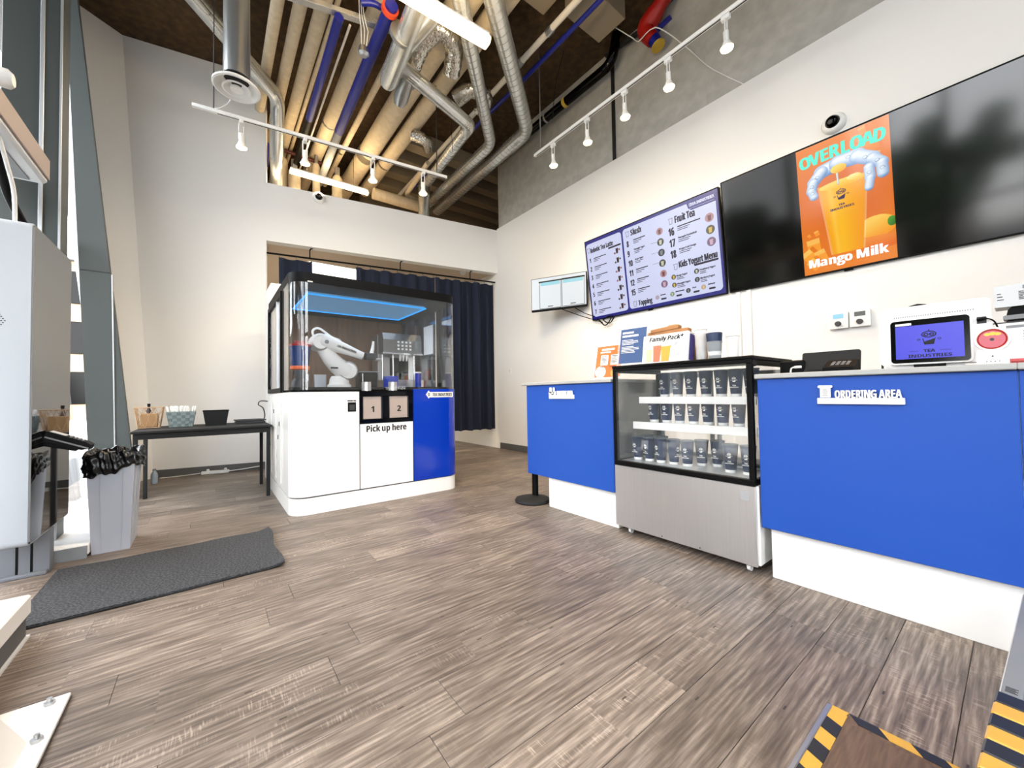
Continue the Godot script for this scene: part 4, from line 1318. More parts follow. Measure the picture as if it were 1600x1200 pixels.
func booth_contents() -> void:
	var z := -4.3
	var y := 1.09
	var t := thing("serving_robot", "white jointed robot arm reaching right inside the glass booth", "robot", Vector3(1.06, y, z))
	var P := func(px: float, py: float, dz := 0.0) -> Vector3: return Vector3(px - 1.06, py - y, dz)
	part(t, "base", MB.new().lathe([Vector2(0, 0), Vector2(0.115, 0), Vector2(0.115, 0.03), Vector2(0.098, 0.04), Vector2(0.092, 0.09), Vector2(0.075, 0.12), Vector2(0, 0.12)], 24), M.plastic_white)
	part(t, "shoulder", MB.new().tube([P.call(1.13, 1.265, -0.1), P.call(1.13, 1.265, -0.09), P.call(1.13, 1.265, 0.075), P.call(1.13, 1.265, 0.09)], [0.085, 0.098, 0.098, 0.08], 24), M.plastic_white)
	part(t, "upper_arm", MB.new().tube(curve([P.call(1.15, 1.24, 0.02), P.call(1.06, 1.3, 0.02), P.call(0.975, 1.385, 0.02), P.call(0.92, 1.47, 0.02), P.call(0.885, 1.55, 0.02)], 18), [0.05, 0.085, 0.095, 0.095, 0.092, 0.09, 0.088, 0.085, 0.082, 0.08, 0.078, 0.075, 0.073, 0.072, 0.072, 0.072, 0.07, 0.06, 0.03], 18), M.plastic_white)
	part(t, "elbow", MB.new().tube([P.call(0.865, 1.545, -0.08), P.call(0.865, 1.545, -0.07), P.call(0.865, 1.545, 0.09), P.call(0.865, 1.545, 0.1)], [0.075, 0.085, 0.085, 0.07], 22), M.plastic_white)
	var fa := part(t, "forearm", MB.new().tube(curve([P.call(0.87, 1.575, 0.05), P.call(0.98, 1.53, 0.05), P.call(1.12, 1.485, 0.05), P.call(1.28, 1.425, 0.05)], 12), [0.06, 0.075, 0.075, 0.072, 0.068, 0.064, 0.06, 0.056, 0.052, 0.048, 0.045, 0.043, 0.043], 16), M.plastic_white)
	part(fa, "lettering", text(MB.new(), "TEA INDUSTRIES", 0.022, Transform3D(Basis(Vector3.BACK, -0.31), P.call(1.1, 1.475, 0.1145)), 0.9), M.ink)
	part(t, "joint_cap", MB.new().tube([P.call(0.915, 1.545, 0.1), P.call(0.915, 1.545, 0.128)], 0.02, 14), M.mid_grey)
	part(t, "cable", MB.new().tube(curve([P.call(0.83, 1.58, 0.0), P.call(0.81, 1.66, 0.0), P.call(0.87, 1.69, 0.0), P.call(0.98, 1.61, 0.02), P.call(1.06, 1.58, 0.02), P.call(1.06, 1.54, 0.03)], 24), 0.011, 8), M.plastic_white)
	var gr := part(t, "gripper", box(P.call(1.36, 1.425, 0.05), Vector3(0.11, 0.07, 0.07), 0.008), M.dark_grey)
	part(gr, "jaw", box(P.call(1.44, 1.395, 0.05), Vector3(0.08, 0.025, 0.04), 0.004), M.steel)
	part(t, "finger", MB.new().tube([P.call(1.375, 1.455, 0.05), P.call(1.39, 1.52, 0.05), P.call(1.395, 1.59, 0.05)], [0.022, 0.018, 0.012], 10), M.plastic_white)
	part(t, "slot", box(P.call(0.99, 1.29, 0.1), Vector3(0.07, 0.015, 0.01), 0.003, ), M.black)

	var m := thing("drink_dispenser", "steel drink dispenser with a keypad and sloping hood in the booth", "machine", Vector3(1.85, y, -4.75))
	part(m, "base", span(Vector3(-0.25, 0, -0.22), Vector3(0.25, 0.1, 0.24), 0.008), M.steel)
	part(m, "body", span(Vector3(-0.24, 0.1, -0.22), Vector3(0.24, 0.66, 0.02), 0.01), M.steel)
	var prof := poly([0.02, 0.42, 0.2, 0.42, 0.2, 0.58, 0.17, 0.66, 0.02, 0.66])
	var side := Transform3D(Basis(Vector3(0, 0, 1), Vector3.UP, Vector3(-1, 0, 0)), Vector3.ZERO)
	part(m, "hood", MB.new().prism(prof, -0.24, 0.24, side, false), mat(Color(0.5, 0.5, 0.5), 0.35, 0.8))
	part(m, "strip", span(Vector3(-0.25, 0.4, 0.18), Vector3(0.25, 0.425, 0.22), 0.004), M.chrome)
	part(m, "back_panel", span(Vector3(-0.1, 0.1, 0.02), Vector3(0.14, 0.38, 0.03), 0.003), M.black_gloss)
	for s in [-0.24, -0.11, 0.155]:
		part(m, "rail", MB.new().tube([Vector3(s, 0.1, 0.16), Vector3(s, 0.4, 0.16)], 0.01, 8), M.chrome)
	for i in 4:
		for j in 3:
			part(m, "key", span(Vector3(-0.07 + i * 0.05, 0.46 + j * 0.042, 0.2), Vector3(-0.045 + i * 0.05, 0.482 + j * 0.042, 0.206), 0.003), M.plastic_white)
	for s in [-0.04, 0.0, 0.04]:
		part(m, "nozzle", MB.new().lathe([Vector2(0.012, -0.05), Vector2(0.02, 0.0), Vector2(0.024, 0.04), Vector2(0, 0.04)], 10, at(s + 0.02, 0.38, 0.16)), M.chrome)

	var b := thing("blender", "blender with a blue jar at the left corner of the booth", "blender", Vector3(0.69, y, -4.25))
	part(b, "motor_base", MB.new().lathe([Vector2(0, 0), Vector2(0.075, 0), Vector2(0.075, 0.06), Vector2(0.05, 0.09), Vector2(0.055, 0.17), Vector2(0, 0.17)], 18), M.dark_grey)
	part(b, "collar", MB.new().lathe([Vector2(0.06, 0.17), Vector2(0.085, 0.18), Vector2(0.085, 0.21), Vector2(0, 0.21)], 18), M.orange)
	part(b, "jar", MB.new().lathe([Vector2(0.075, 0.21), Vector2(0.095, 0.38), Vector2(0.095, 0.4), Vector2(0, 0.4)], 18), mat(Color(0.12, 0.22, 0.45), 0.2))
	part(b, "lid", MB.new().lathe([Vector2(0.098, 0.4), Vector2(0.098, 0.42), Vector2(0.05, 0.43), Vector2(0.05, 0.45), Vector2(0, 0.45)], 18), M.red)
	var g := thing("grinder", "small black grinder with a chrome lever behind the steel cups", "grinder", Vector3(1.4, y, -4.5))
	part(g, "body", box(Vector3(0, 0.09, 0), Vector3(0.2, 0.17, 0.16), 0.012), M.black)
	part(g, "lever", MB.new().tube([Vector3(-0.07, 0.05, 0.09), Vector3(-0.07, 0.16, 0.09)], 0.008, 8), M.chrome)
	part(g, "cap", box(Vector3(0.02, 0.18, 0), Vector3(0.18, 0.015, 0.14), 0.004), M.mid_grey)
	var bx := thing("blue_box", "dark blue supply box right of the grinder in the booth", "box", Vector3(1.62, y, -4.35))
	part(bx, "carton", box(Vector3(0, 0.06, 0), Vector3(0.13, 0.12, 0.12), 0.004), M.blue_gloss)
	part(bx, "lid", box(Vector3(0, 0.124, 0), Vector3(0.135, 0.012, 0.125), 0.003), M.blue_gloss)
	var cy := thing("blue_canister", "blue canister with a white lid right of the dispenser", "canister", Vector3(1.93, y, -4.3))
	part(cy, "body", MB.new().lathe([Vector2(0, 0), Vector2(0.035, 0), Vector2(0.035, 0.17), Vector2(0, 0.17)], 18), M.blue_gloss)
	part(cy, "lid", MB.new().lathe([Vector2(0.037, 0.168), Vector2(0.037, 0.185), Vector2(0, 0.185)], 18), M.plastic_white)
	for a in [[0.82, "pale small box behind the blender"], [1.0, "pale small box behind the robot arm's base"]]:
		var w := thing("white_box", a[1], "box", Vector3(a[0], y, -4.9))
		part(w, "carton", box(Vector3(0, 0.08, 0), Vector3(0.12, 0.16, 0.06), 0.004), M.light_grey)
		part(w, "flap", box(Vector3(0, 0.162, 0), Vector3(0.122, 0.004, 0.062), 0.001), M.white)
	for a in [[1.2, "left steel cup over hatch one"], [1.46, "right steel cup over hatch two"]]:
		var c := thing("steel_cup", "short brushed " + a[1], "cup", Vector3(a[0] * 0.978, 1.05, -3.78), 0, "steel cups over the hatches")
		part(c, "body", MB.new().lathe([Vector2(0, 0), Vector2(0.043, 0), Vector2(0.043, 0.085), Vector2(0.039, 0.085), Vector2(0.039, 0.01), Vector2(0, 0.01)], 22), M.brushed)
		part(c, "rim", MB.new().lathe([Vector2(0.043, 0.083), Vector2(0.045, 0.087), Vector2(0.039, 0.087)], 22), M.steel)


# ---------- side table with baskets ----------

func tapered(w0: float, d0: float, w1: float, d1: float, h: float, th: float) -> MB:  # an open tapered box
	var mb := MB.new()
	var c := []
	for k in [[-1, -1], [1, -1], [1, 1], [-1, 1]]:
		c.append([Vector3(k[0] * w0 / 2, 0, k[1] * d0 / 2), Vector3(k[0] * w1 / 2, h, k[1] * d1 / 2), Vector3(k[0] * (w1 / 2 - th), h, k[1] * (d1 / 2 - th)), Vector3(k[0] * (w0 / 2 - th), th, k[1] * (d0 / 2 - th))])
	for i in 4:
		var a: Array = c[i]
		var b: Array = c[(i + 1) % 4]
		var n: Vector3 = (b[0] - a[0]).cross(a[1] - a[0]).normalized()
		if n.dot((a[0] + b[0]) * Vector3(1, 0, 1)) < 0:
			n = -n
		mb.quad(a[0], b[0], b[1], a[1], n)
		mb.quad(a[3], b[3], b[2], a[2], -n)
		mb.quad(a[1], b[1], b[2], a[2], Vector3.UP)
	mb.quad(c[0][0], c[1][0], c[2][0], c[3][0], Vector3.DOWN)
	mb.quad(c[0][3], c[1][3], c[2][3], c[3][3], Vector3.UP)
	return mb


func side_table() -> void:
	var t := thing("side_table", "narrow black metal side table against the booth holding baskets", "table", Vector3(-0.02, 0, -5.07), 0.0)
	part(t, "tabletop", box(Vector3(0, 0.712, 0), Vector3(1.05, 0.022, 0.78), 0.004), M.black_matt)
	var ap := MB.new()
	for s in [-1, 1]:
		ap.box(Vector3(0, 0.675, s * 0.35), Vector3(1.0, 0.052, 0.03))
		ap.box(Vector3(s * 0.495, 0.675, 0), Vector3(0.03, 0.052, 0.67))
	part(t, "apron", ap, M.black_matt)
	for sx in [-1, 1]:
		for sz in [-1, 1]:
			part(t, "leg", box(Vector3(sx * 0.495, 0.35, sz * 0.345), Vector3(0.032, 0.7, 0.032), 0.003), M.black_matt)
	var y := 0.7235
	# wire basket with packets
	var b := thing("wire_basket", "tan wire basket of kraft packets at the table's left end", "basket", Vector3(-0.46, y, -5.12))
	var rim := [Vector3(-0.1, 0.2, -0.08), Vector3(0.1, 0.2, -0.08), Vector3(0.1, 0.2, 0.08), Vector3(-0.1, 0.2, 0.08)]
	var foot := [Vector3(-0.075, 0.008, -0.06), Vector3(0.075, 0.008, -0.06), Vector3(0.075, 0.008, 0.06), Vector3(-0.075, 0.008, 0.06)]
	var wires := MB.new()
	var rims := MB.new()
	var feet := MB.new()
	for i in 4:
		var j := (i + 1) % 4
		rims.tube([rim[i], rim[j]], 0.0045, 6)
		feet.tube([foot[i], foot[j]], 0.0045, 6)
		wires.tube([foot[i], rim[i]], 0.004, 6)
		for k in 3:
			var p: Vector3 = foot[i].lerp(foot[j], k / 3.0)
			var q: Vector3 = foot[i].lerp(foot[j], (k + 1) / 3.0)
			var u: Vector3 = rim[i].lerp(rim[j], k / 3.0)
			var v: Vector3 = rim[i].lerp(rim[j], (k + 1) / 3.0)
			wires.tube([p, p.lerp(v, 0.5), u], 0.003, 5)
			wires.tube([q, q.lerp(u, 0.5), v], 0.003, 5)
	part(b, "rim", rims, M.wicker)
	part(b, "base_ring", feet, M.wicker)
	part(b, "wires", wires, M.wicker)
	for i in 3:
		var pk := one("packet", box(Vector3.ZERO, Vector3(0.12, 0.13, 0.022), 0.006), M.kraft, ["kraft paper packet at the front of the tan wire basket", "kraft paper packet in the middle of the tan wire basket", "kraft paper packet at the back of the tan wire basket"][i], "packet", "kraft packets in the wire basket")
		pk.position = Vector3(-0.46, y + 0.078, -5.085 - i * 0.03)
		pk.rotation.x = -0.06 * i
	var bt := thing("sauce_bottle", "small dark bottle standing in the tan wire basket", "bottle", Vector3(-0.47, y + 0.012, -5.165))
	part(bt, "body", MB.new().lathe([Vector2(0, 0), Vector2(0.02, 0), Vector2(0.02, 0.15), Vector2(0.01, 0.18), Vector2(0.01, 0.2), Vector2(0, 0.2)], 12), mat(Color(0.12, 0.05, 0.07), 0.3))
	part(bt, "cap", MB.new().lathe([Vector2(0.012, 0.2), Vector2(0.012, 0.225), Vector2(0, 0.225)], 12), M.black)
	# woven grey basket with wrapped cutlery
	var g := thing("woven_basket", "grey woven basket filled with white wrapped spoons", "basket", Vector3(-0.225, y, -5.14))
	part(g, "lining", tapered(0.17, 0.13, 0.215, 0.16, 0.148, 0.006), M.weave_grey)
	var wv := [MB.new(), MB.new()]
	for f in 4:
		var w: float = 0.17 if f % 2 == 0 else 0.13
		var w2: float = 0.215 if f % 2 == 0 else 0.16
		var d: float = 0.065 if f % 2 == 0 else 0.085
		var d2: float = 0.08 if f % 2 == 0 else 0.1075
		var B := Basis(Vector3.UP, f * PI / 2)
		for j in 5:
			for i in 6:
				var v := (j + 0.5) / 5.0
				var ww := lerpf(w, w2, v)
				var c := Vector3((i - 2.5) / 6.0 * ww, v * 0.142 + 0.002, lerpf(d, d2, v) + (0.0035 if (i + j) % 2 else 0.0015))
				wv[(i + j) % 2].box(B * c, Vector3(ww / 6.0 * (1.0 if (i + j) % 2 else 0.8), 0.027, 0.004), 0.0015, B * Basis(Vector3.RIGHT, 0.1))
	part(g, "weft", wv[0], mat(Color(0.4, 0.45, 0.46), 0.7))
	part(g, "warp", wv[1], mat(Color(0.5, 0.55, 0.55), 0.7))
	part(g, "rim", frame(MB.new(), 0.222, 0.167, 0.01, 0.008, Transform3D(Basis(Vector3.RIGHT, -PI / 2), Vector3(0, 0.145, 0))), M.weave_grey)
	for i in 22:
		var sx := -0.088 + (i % 11) * 0.0176
		var sz: float = 0.03 if i < 11 else -0.03
		var q := one("wrapped_spoon", MB.new().tube([Vector3(0, 0, 0), Vector3(0, 0.15, 0), Vector3(0, 0.165, 0), Vector3(0, 0.185, 0), Vector3(0, 0.2, 0)], [0.005, 0.006, 0.009, 0.01, 0.004], 8), M.paper, "white paper-wrapped spoon standing in the grey woven basket", "spoon", "wrapped spoons in the grey basket")
		q.position = Vector3(-0.225 + sx * 0.85, y + 0.01, -5.14 + sz)
		q.rotation = Vector3(0.12 * (1 if i < 11 else -1) + rng.randf_range(-0.04, 0.06), rng.randf() * 3.0, -sx * 1.6 + rng.randf_range(-0.06, 0.06))
	# black basket, trays
	var k := thing("black_basket", "empty black tapered basket in the middle of the table", "basket", Vector3(0.05, y, -5.14))
	part(k, "body", tapered(0.17, 0.12, 0.215, 0.155, 0.15, 0.006), M.black_matt)
	part(k, "rim", frame(MB.new(), 0.222, 0.162, 0.01, 0.008, Transform3D(Basis(Vector3.RIGHT, -PI / 2), Vector3(0, 0.148, 0))), M.black)
	for i in 2:
		var tr := thing("tray", ["lower dark tray at the right end of the table", "upper dark tray at the right end of the table"][i], "tray", Vector3(0.35, y + i * 0.022, -5.2), 0.08 * i)
		part(tr, "base", MB.new().prism(rrect(0.24, 0.2, 0.02), 0, 0.006, Transform3D(Basis(Vector3.RIGHT, -PI / 2), Vector3.ZERO)), M.dark_grey)
		part(tr, "rim", frame(MB.new(), 0.27, 0.23, 0.022, 0.012, Transform3D(Basis(Vector3.RIGHT, -PI / 2), Vector3(0, 0.008, 0))), M.dark_grey)
	one("grey_cable", MB.new().tube(curve([Vector3(0.45, y + 0.005, -5.2), Vector3(0.49, y + 0.06, -5.22), Vector3(0.475, y + 0.16, -5.22), Vector3(0.43, y + 0.2, -5.22), Vector3(0.45, y + 0.24, -5.22), Vector3(0.52, y + 0.235, -5.22)], 24), 0.006, 6), M.dark_grey, "dark cable rising from the trays to the booth side", "cable")
	# power strip and its lead along the skirting
	var ps := thing("power_strip", "white power strip on the floor by the skirting under the table", "power strip", Vector3(0.06, 0, -6.59), -0.174)
	part(ps, "housing", box(Vector3(0, 0.02, 0), Vector3(0.3, 0.04, 0.055), 0.006), M.plastic_white)
	for i in 2:
		part(ps, "plug", box(Vector3(-0.08 + i * 0.19, 0.05, 0), Vector3(0.03, 0.03, 0.035), 0.006), M.plastic_white)
	one("power_lead", MB.new().tube(curve([Vector3(-0.5, 0.006, -6.66), Vector3(-0.3, 0.006, -6.66), Vector3(-0.1, 0.02, -6.62)], 14), 0.006, 6), M.plastic_white, "white lead running left from the power strip along the skirting", "cable")
	one("power_lead", MB.new().tube(curve([Vector3(0.21, 0.02, -6.56), Vector3(0.35, 0.03, -6.53), Vector3(0.55, 0.05, -6.5)], 14), 0.006, 6), M.plastic_white, "white lead running right from the power strip towards the booth", "cable")
	var jug := thing("water_bottle", "small pale plastic bottle on the floor behind the table's left legs", "bottle", Vector3(-0.52, 0, -6.3))
	part(jug, "body", MB.new().lathe([Vector2(0, 0), Vector2(0.032, 0.005), Vector2(0.034, 0.09), Vector2(0.03, 0.12), Vector2(0.014, 0.15), Vector2(0.014, 0.16), Vector2(0, 0.16)], 16), mat(Color(0.62, 0.68, 0.74), 0.2))
	part(jug, "cap", MB.new().lathe([Vector2(0.016, 0.155), Vector2(0.016, 0.175), Vector2(0, 0.175)], 14), M.mid_grey)


# ---------- bin, ordering kiosk, things on the floor at the left ----------

func bin_and_kiosk() -> void:
	var b := thing("trash_bin", "tall pale grey rubbish bin between kiosk and table", "bin", Vector3(-0.515, 0, -3.85))
	var w0 := 0.18
	var d0 := 0.31
	var w1 := 0.23
	var d1 := 0.37
	var h := 0.63
	part(b, "body", tapered(w0, d0, w1, d1, h, 0.006), M.bin_grey)
	for s in [-0.045, 0.05]:
		part(b, "rib", MB.new().bar(Vector3(s, 0.01, d0 / 2 + 0.001), Vector3(s * 1.2, h - 0.03, d1 / 2 + 0.001), 0.006, 0.006), M.bin_grey)
	for s in [-0.1, 0.02, 0.1]:
		part(b, "rib", MB.new().bar(Vector3(w0 / 2 + 0.001, 0.01, s), Vector3(w1 / 2 + 0.001, h - 0.03, s * 1.15), 0.008, 0.006), M.bin_grey)
	var f := func(u: float, v: float) -> Vector3:
		var a := u * TAU
		var c := Vector2(cos(a), sin(a))
		var sc := 1.0 / pow(pow(absf(c.x), 6) + pow(absf(c.y), 6), 1.0 / 6.0)
		var p := c * sc
		var out: float
		var yy: float
		if v < 0.3:
			out = lerpf(-0.02, 0.0, v / 0.3)
			yy = lerpf(0.56, h + 0.03, v / 0.3)
		else:
			out = 0.012 + 0.008 * sin((v - 0.3) * 4.0)
			yy = lerpf(h + 0.035, 0.535 + 0.03 * sin(a * 2.0 + 0.6), (v - 0.3) / 0.7)
		out += 0.0035 * sin(a * 17.0 + v * 5.0) * minf(1.0, v * 2.0) + 0.003 * sin(a * 31.0 + v * 9.0) + 0.004 * sin(v * 21.0 + a * 2.0) + 0.002 * sin(v * 47.0 + a * 5.0)
		yy += 0.01 * sin(a * 7.0 + 1.0) + 0.006 * sin(a * 17.0)
		return Vector3(p.x * (w1 / 2 + out), yy, p.y * (d1 / 2 + out))
	var bag := thing("bin_liner", "crumpled black plastic liner folded over the bin rim", "bag", Vector3(-0.515, 0, -3.85))
	part(bag, "film", MB.new().sheet(f, 160, 18), M.bag)
	part(bag, "sunken_top", MB.new().sheet(func(u: float, v: float) -> Vector3: return Vector3((u - 0.5) * 0.21, 0.57 + 0.02 * sin(u * 9.0 + v * 7.0) + 0.012 * sin(v * 23.0), (v - 0.5) * 0.35), 14, 20), M.bag)

	var k := thing("ordering_kiosk", "tall pale grey self-order kiosk with a glossy dark screen at the left edge", "kiosk", Vector3(-0.75, 0, -3.565))
	# local: screen faces +x; z from -0.365 to 0.365
	part(k, "housing", MB.new().prism(rrect(0.73, 1.72, 0.03, 5, 0.0, 1.098), -0.2, -0.006, Transform3D(Basis(Vector3(0, 0, -1), Vector3.UP, Vector3(1, 0, 0)), Vector3.ZERO)), M.kiosk_grey)
	part(k, "screen", MB.new().prism(rrect(0.715, 1.705, 0.024, 5, 0.0, 1.098), -0.006, 0.0, Transform3D(Basis(Vector3(0, 0, -1), Vector3.UP, Vector3(1, 0, 0)), Vector3.ZERO)), mat(Color(0.03, 0.03, 0.035), 0.03, 0.0, 0.8))
	part(k, "bezel", MB.new().span(Vector3(-0.02, 0.26, 0.353), Vector3(0.001, 1.94, 0.362)).span(Vector3(-0.02, 0.243, -0.34), Vector3(0.001, 0.25, 0.34)), M.mid_grey)
	var holes := MB.new()
	for i in 7:
		for j in 7:
			var o := Vector2((i - 3 + (0.5 if j % 2 else 0.0)) * 0.012, (j - 3) * 0.0105)
			if o.length() < 0.042:
				holes.prism(disc(0.0035, 6, o.x, o.y), 0, 0.0006, at(-0.135, 1.42, 0.3651))
	part(k, "speaker_grille", holes, M.dark_grey)
	var stand := MB.new().span(Vector3(-0.3, 0, 0.0), Vector3(0.012, 0.25, 0.065), 0.004)
	part(k, "stand", stand, M.stand_grey)
	for s in [-0.06, -0.115]:
		part(k, "groove", span(Vector3(s - 0.005, 0.002, 0.064), Vector3(s + 0.005, 0.236, 0.0665), 0.0), M.black)
	part(k, "foot", span(Vector3(-0.3, 0, -0.25), Vector3(0.005, 0.02, 0.1), 0.004), M.stand_grey)
	var tm := thing("card_terminal", "black card terminal with keypad held out from the kiosk screen", "card terminal", Vector3(-0.66, 0.745, -3.44), 0.0)
	tm.transform = Transform3D(Basis(Vector3.BACK, -0.36) * Basis(Vector3.UP, 0.0), Vector3(-0.655, 0.765, -3.44))
	part(tm, "body", MB.new().prism(poly([-0.1, -0.03, 0.07, -0.035, 0.1, -0.02, 0.1, 0.005, 0.07, 0.015, -0.1, 0.03]), -0.045, 0.045, Transform3D(Basis(), Vector3.ZERO), false), M.black)
	part(tm, "display", MB.new().box(Vector3(-0.055, 0.0285, 0), Vector3(0.07, 0.003, 0.07), 0.001, Basis(Vector3.BACK, -0.085)), M.light_grey)
	for i in 4:
		for j in 3:
			part(tm, "key", MB.new().box(Vector3(0.0 + i * 0.018, 0.0235 - i * 0.0016, -0.024 + j * 0.024), Vector3(0.012, 0.005, 0.017), 0.002, Basis(Vector3.BACK, -0.085)), M.mid_grey)
	part(tm, "side_band", MB.new().box(Vector3(0.0, -0.01, 0.0455), Vector3(0.19, 0.008, 0.002), 0.001, Basis(Vector3.BACK, -0.08)), M.mid_grey)
	part(tm, "bracket", MB.new().bar(Vector3(-0.095, -0.045, 0), Vector3(0.05, -0.038, 0), 0.07, 0.02), M.black)
	var ac := thing("air_curtain", "long pale air curtain box above the kiosk at the upper left", "air curtain", Vector3(-0.9, 2.3, -2.75))
	part(ac, "casing", span(Vector3(-0.15, 0, -0.8), Vector3(0.12, 0.16, 0.9), 0.015), M.light_grey)
	part(ac, "outlet", span(Vector3(-0.02, -0.006, -0.75), Vector3(0.06, 0.0, 0.85), 0.0), M.mid_grey)
	part(ac, "front_cover", span(Vector3(0.12, 0.03, -0.79), Vector3(0.13, 0.15, 0.89), 0.004), mat(Color(0.6, 0.54, 0.51), 0.5))
	one("kiosk_cable", MB.new().tube(curve([Vector3(-0.82, 2.3, -3.0), Vector3(-0.82, 2.1, -3.2), Vector3(-0.84, 1.955, -3.3)], 12), 0.009, 6), M.plastic_white, "white cable dropping from the air curtain to the kiosk top", "cable")
	one("kiosk_cable", MB.new().tube(curve([Vector3(-0.85, 2.3, -3.05), Vector3(-0.86, 2.1, -3.3), Vector3(-0.82, 1.955, -3.42)], 12), 0.02, 8), M.black, "thick black cable dropping behind the white one to the kiosk top", "cable")
	var se := thing("door_sensor", "small white sensor at the left edge above the air curtain", "sensor", Vector3(-0.84, 2.6, -3.02))
	part(se, "housing", MB.new().tube([Vector3(-0.14, 0.0, 0), Vector3(0.045, 0, 0), Vector3(0.06, 0, 0)], [0.045, 0.045, 0.03], 16), M.plastic_white)
	part(se, "mount", box(Vector3(-0.16, 0, 0), Vector3(0.05, 0.1, 0.1), 0.006), M.plastic_white)


func floor_things() -> void:
	# mat: bottom-left, near edge z -2.69 .. far edge -3.45; curled at its right end
	var f := func(u: float, v: float) -> Vector3:
		var x := lerpf(-0.7, 0.352 + 0.009 * sin(v * 9.0), u)
		var z := lerpf(-3.46, -2.69, v) + 0.012 * u * sin(u * 5.0)
		var lift := pow(maxf(0.0, (u - 0.93) / 0.07), 1.5) * (0.006 + 0.013 * maxf(0.0, sin(v * 7.0 + 0.4)) + 0.008 * pow(maxf(0.0, 1.0 - v * 3.0), 2.0))
		return Vector3(x, 0.009 + lift + 0.0015 * sin(x * 17.0 + z * 9.0), z)
	var m := thing("floor_mat", "charcoal ribbed entrance mat with a curled frayed right end", "mat")
	part(m, "pile", MB.new().sheet(f, 90, 40, 0.007), M.carpet)
	part(m, "backing", MB.new().sheet(func(u: float, v: float) -> Vector3: return f.call(u, v) * Vector3(1, 0, 1) + Vector3(0, 0.0025 + 0.9 * (f.call(u, v).y - 0.009), 0), 60, 4), M.rubber)
	part(m, "near_edge", MB.new().tube(range(31).map(func(i): return f.call(i / 30.0, 1.0) + Vector3(0, -0.004, 0.001)), 0.0042, 6), M.rubber)

	# foot of a leaning white column, bolted down at the lower left
	var c := thing("leaning_column", "foot of a leaning white column on a bolted white plate", "column", Vector3(-0.6, 0, -1.72))
	part(c, "base_plate", span(Vector3(-0.24, 0, -0.27), Vector3(0.231, 0.016, 0.3), 0.002), M.white)
	part(c, "grout_edge", span(Vector3(-0.235, 0, -0.268), Vector3(0.2335, 0.006, 0.298), 0.0), M.dark_grey)
	var lx := -0.55
	var p := poly([-0.16, 0.016, 0.185, 0.016, 0.185 + lx * 5.6, 5.62, -0.16 + lx * 5.6, 5.62])
	part(c, "shaft", MB.new().prism(p, -0.32 + 0.26, 0.22, Transform3D(), false), M.white)
	for a in [[0.19, -0.235], [0.205, -0.05], [0.19, 0.2]]:
		part(c, "bolt", MB.new().lathe([Vector2(0, 0), Vector2(0.014, 0), Vector2(0.014, 0.009), Vector2(0.007, 0.009), Vector2(0.007, 0.02), Vector2(0, 0.02)], 6, at(a[0], 0.016, a[1])), M.alu)

	# low step with hazard tape at the lower right
	var s := thing("step_platform", "low brown wooden step edged with black and yellow hazard tape", "step", Vector3(1.405, 0, -0.352))
	part(s, "deck", span(Vector3(-0.75, 0, 0.0), Vector3(0.0, 0.1, 0.75), 0.003), M.step_wood)
	part(s, "edge_profile", span(Vector3(-0.75, 0.0, -0.012), Vector3(-0.004, 0.104, 0.0), 0.002), M.alu)
	for i in 16:
		var col: Material = M.tape_yellow if i % 2 == 0 else M.tape_black
		var a := -0.002 - i * 0.055
		if a - 0.055 > -0.75:
			var mb := MB.new()
			mb.prism(poly([a, 0.0, a - 0.055, 0.0, a - 0.07, 0.036, a - 0.015, 0.036]), 0.1, 0.1012, Transform3D(Basis(Vector3(1, 0, 0), Vector3(0, 0, 1), Vector3(0, 1, 0)), Vector3.ZERO), false)
			part(s, "tape_stripe", mb, col)
		var b := 0.036 + i * 0.06
		if b + 0.06 < 0.75:
			var mb2 := MB.new()
			mb2.prism(poly([0.0, b, 0.0, b + 0.06, -0.03, b + 0.085, -0.03, b + 0.025]), 0.1, 0.1014, Transform3D(Basis(Vector3(1, 0, 0), Vector3(0, 0, 1), Vector3(0, 1, 0)), Vector3.ZERO), false)
			part(s, "tape_stripe", mb2, M.tape_black if i % 2 == 0 else M.tape_yellow)
	part(s, "corner_stripe", MB.new().prism(poly([0, 0, -0.03, 0, -0.03, 0.03, 0, 0.036]), 0.1, 0.1013, Transform3D(Basis(Vector3(1, 0, 0), Vector3(0, 0, 1), Vector3(0, 1, 0)), Vector3.ZERO), false), M.tape_yellow)
	# upright board with a grey edge, its near end wrapped in hazard tape
	var u := thing("upright_board", "grey-edged board on end with hazard tape wrapped round it", "board", Vector3(1.541, 0, -0.052), -0.048)
	part(u, "board", MB.new().prism(poly([-0.6, 0.106, -0.11, 0.106, -0.11, 0.0, 0.8, 0.0, 0.8, 0.244, -0.6, 0.244]), 0.006, 0.03, Transform3D(), false), M.step_wood)
	part(u, "edge_profile", span(Vector3(-0.6, 0.225, 0.0), Vector3(0.8, 0.25, 0.033), 0.002), M.mid_grey)
	part(u, "pale_flange", span(Vector3(-0.02, 0.0, -0.003), Vector3(0.8, 0.244, 0.002), 0.001), M.light_grey)
	var pr := MB.new()
	for k in 5:
		pr.span(Vector3(0.012 + k * 0.006, 0.25, 0.006), Vector3(0.015 + k * 0.006, 0.2504, 0.026 - 0.004 * (k % 2)), 0.0)
	part(u, "small_print", pr, M.ink)
	for i in 10:
		var a := -0.005 - i * 0.056
		part(u, "tape_wrap", MB.new().span(Vector3(a - 0.056, 0.106, -0.006), Vector3(a, 0.254, 0.05), 0.004), M.tape_black if i % 2 == 0 else M.tape_yellow)


# ---------- counters ----------

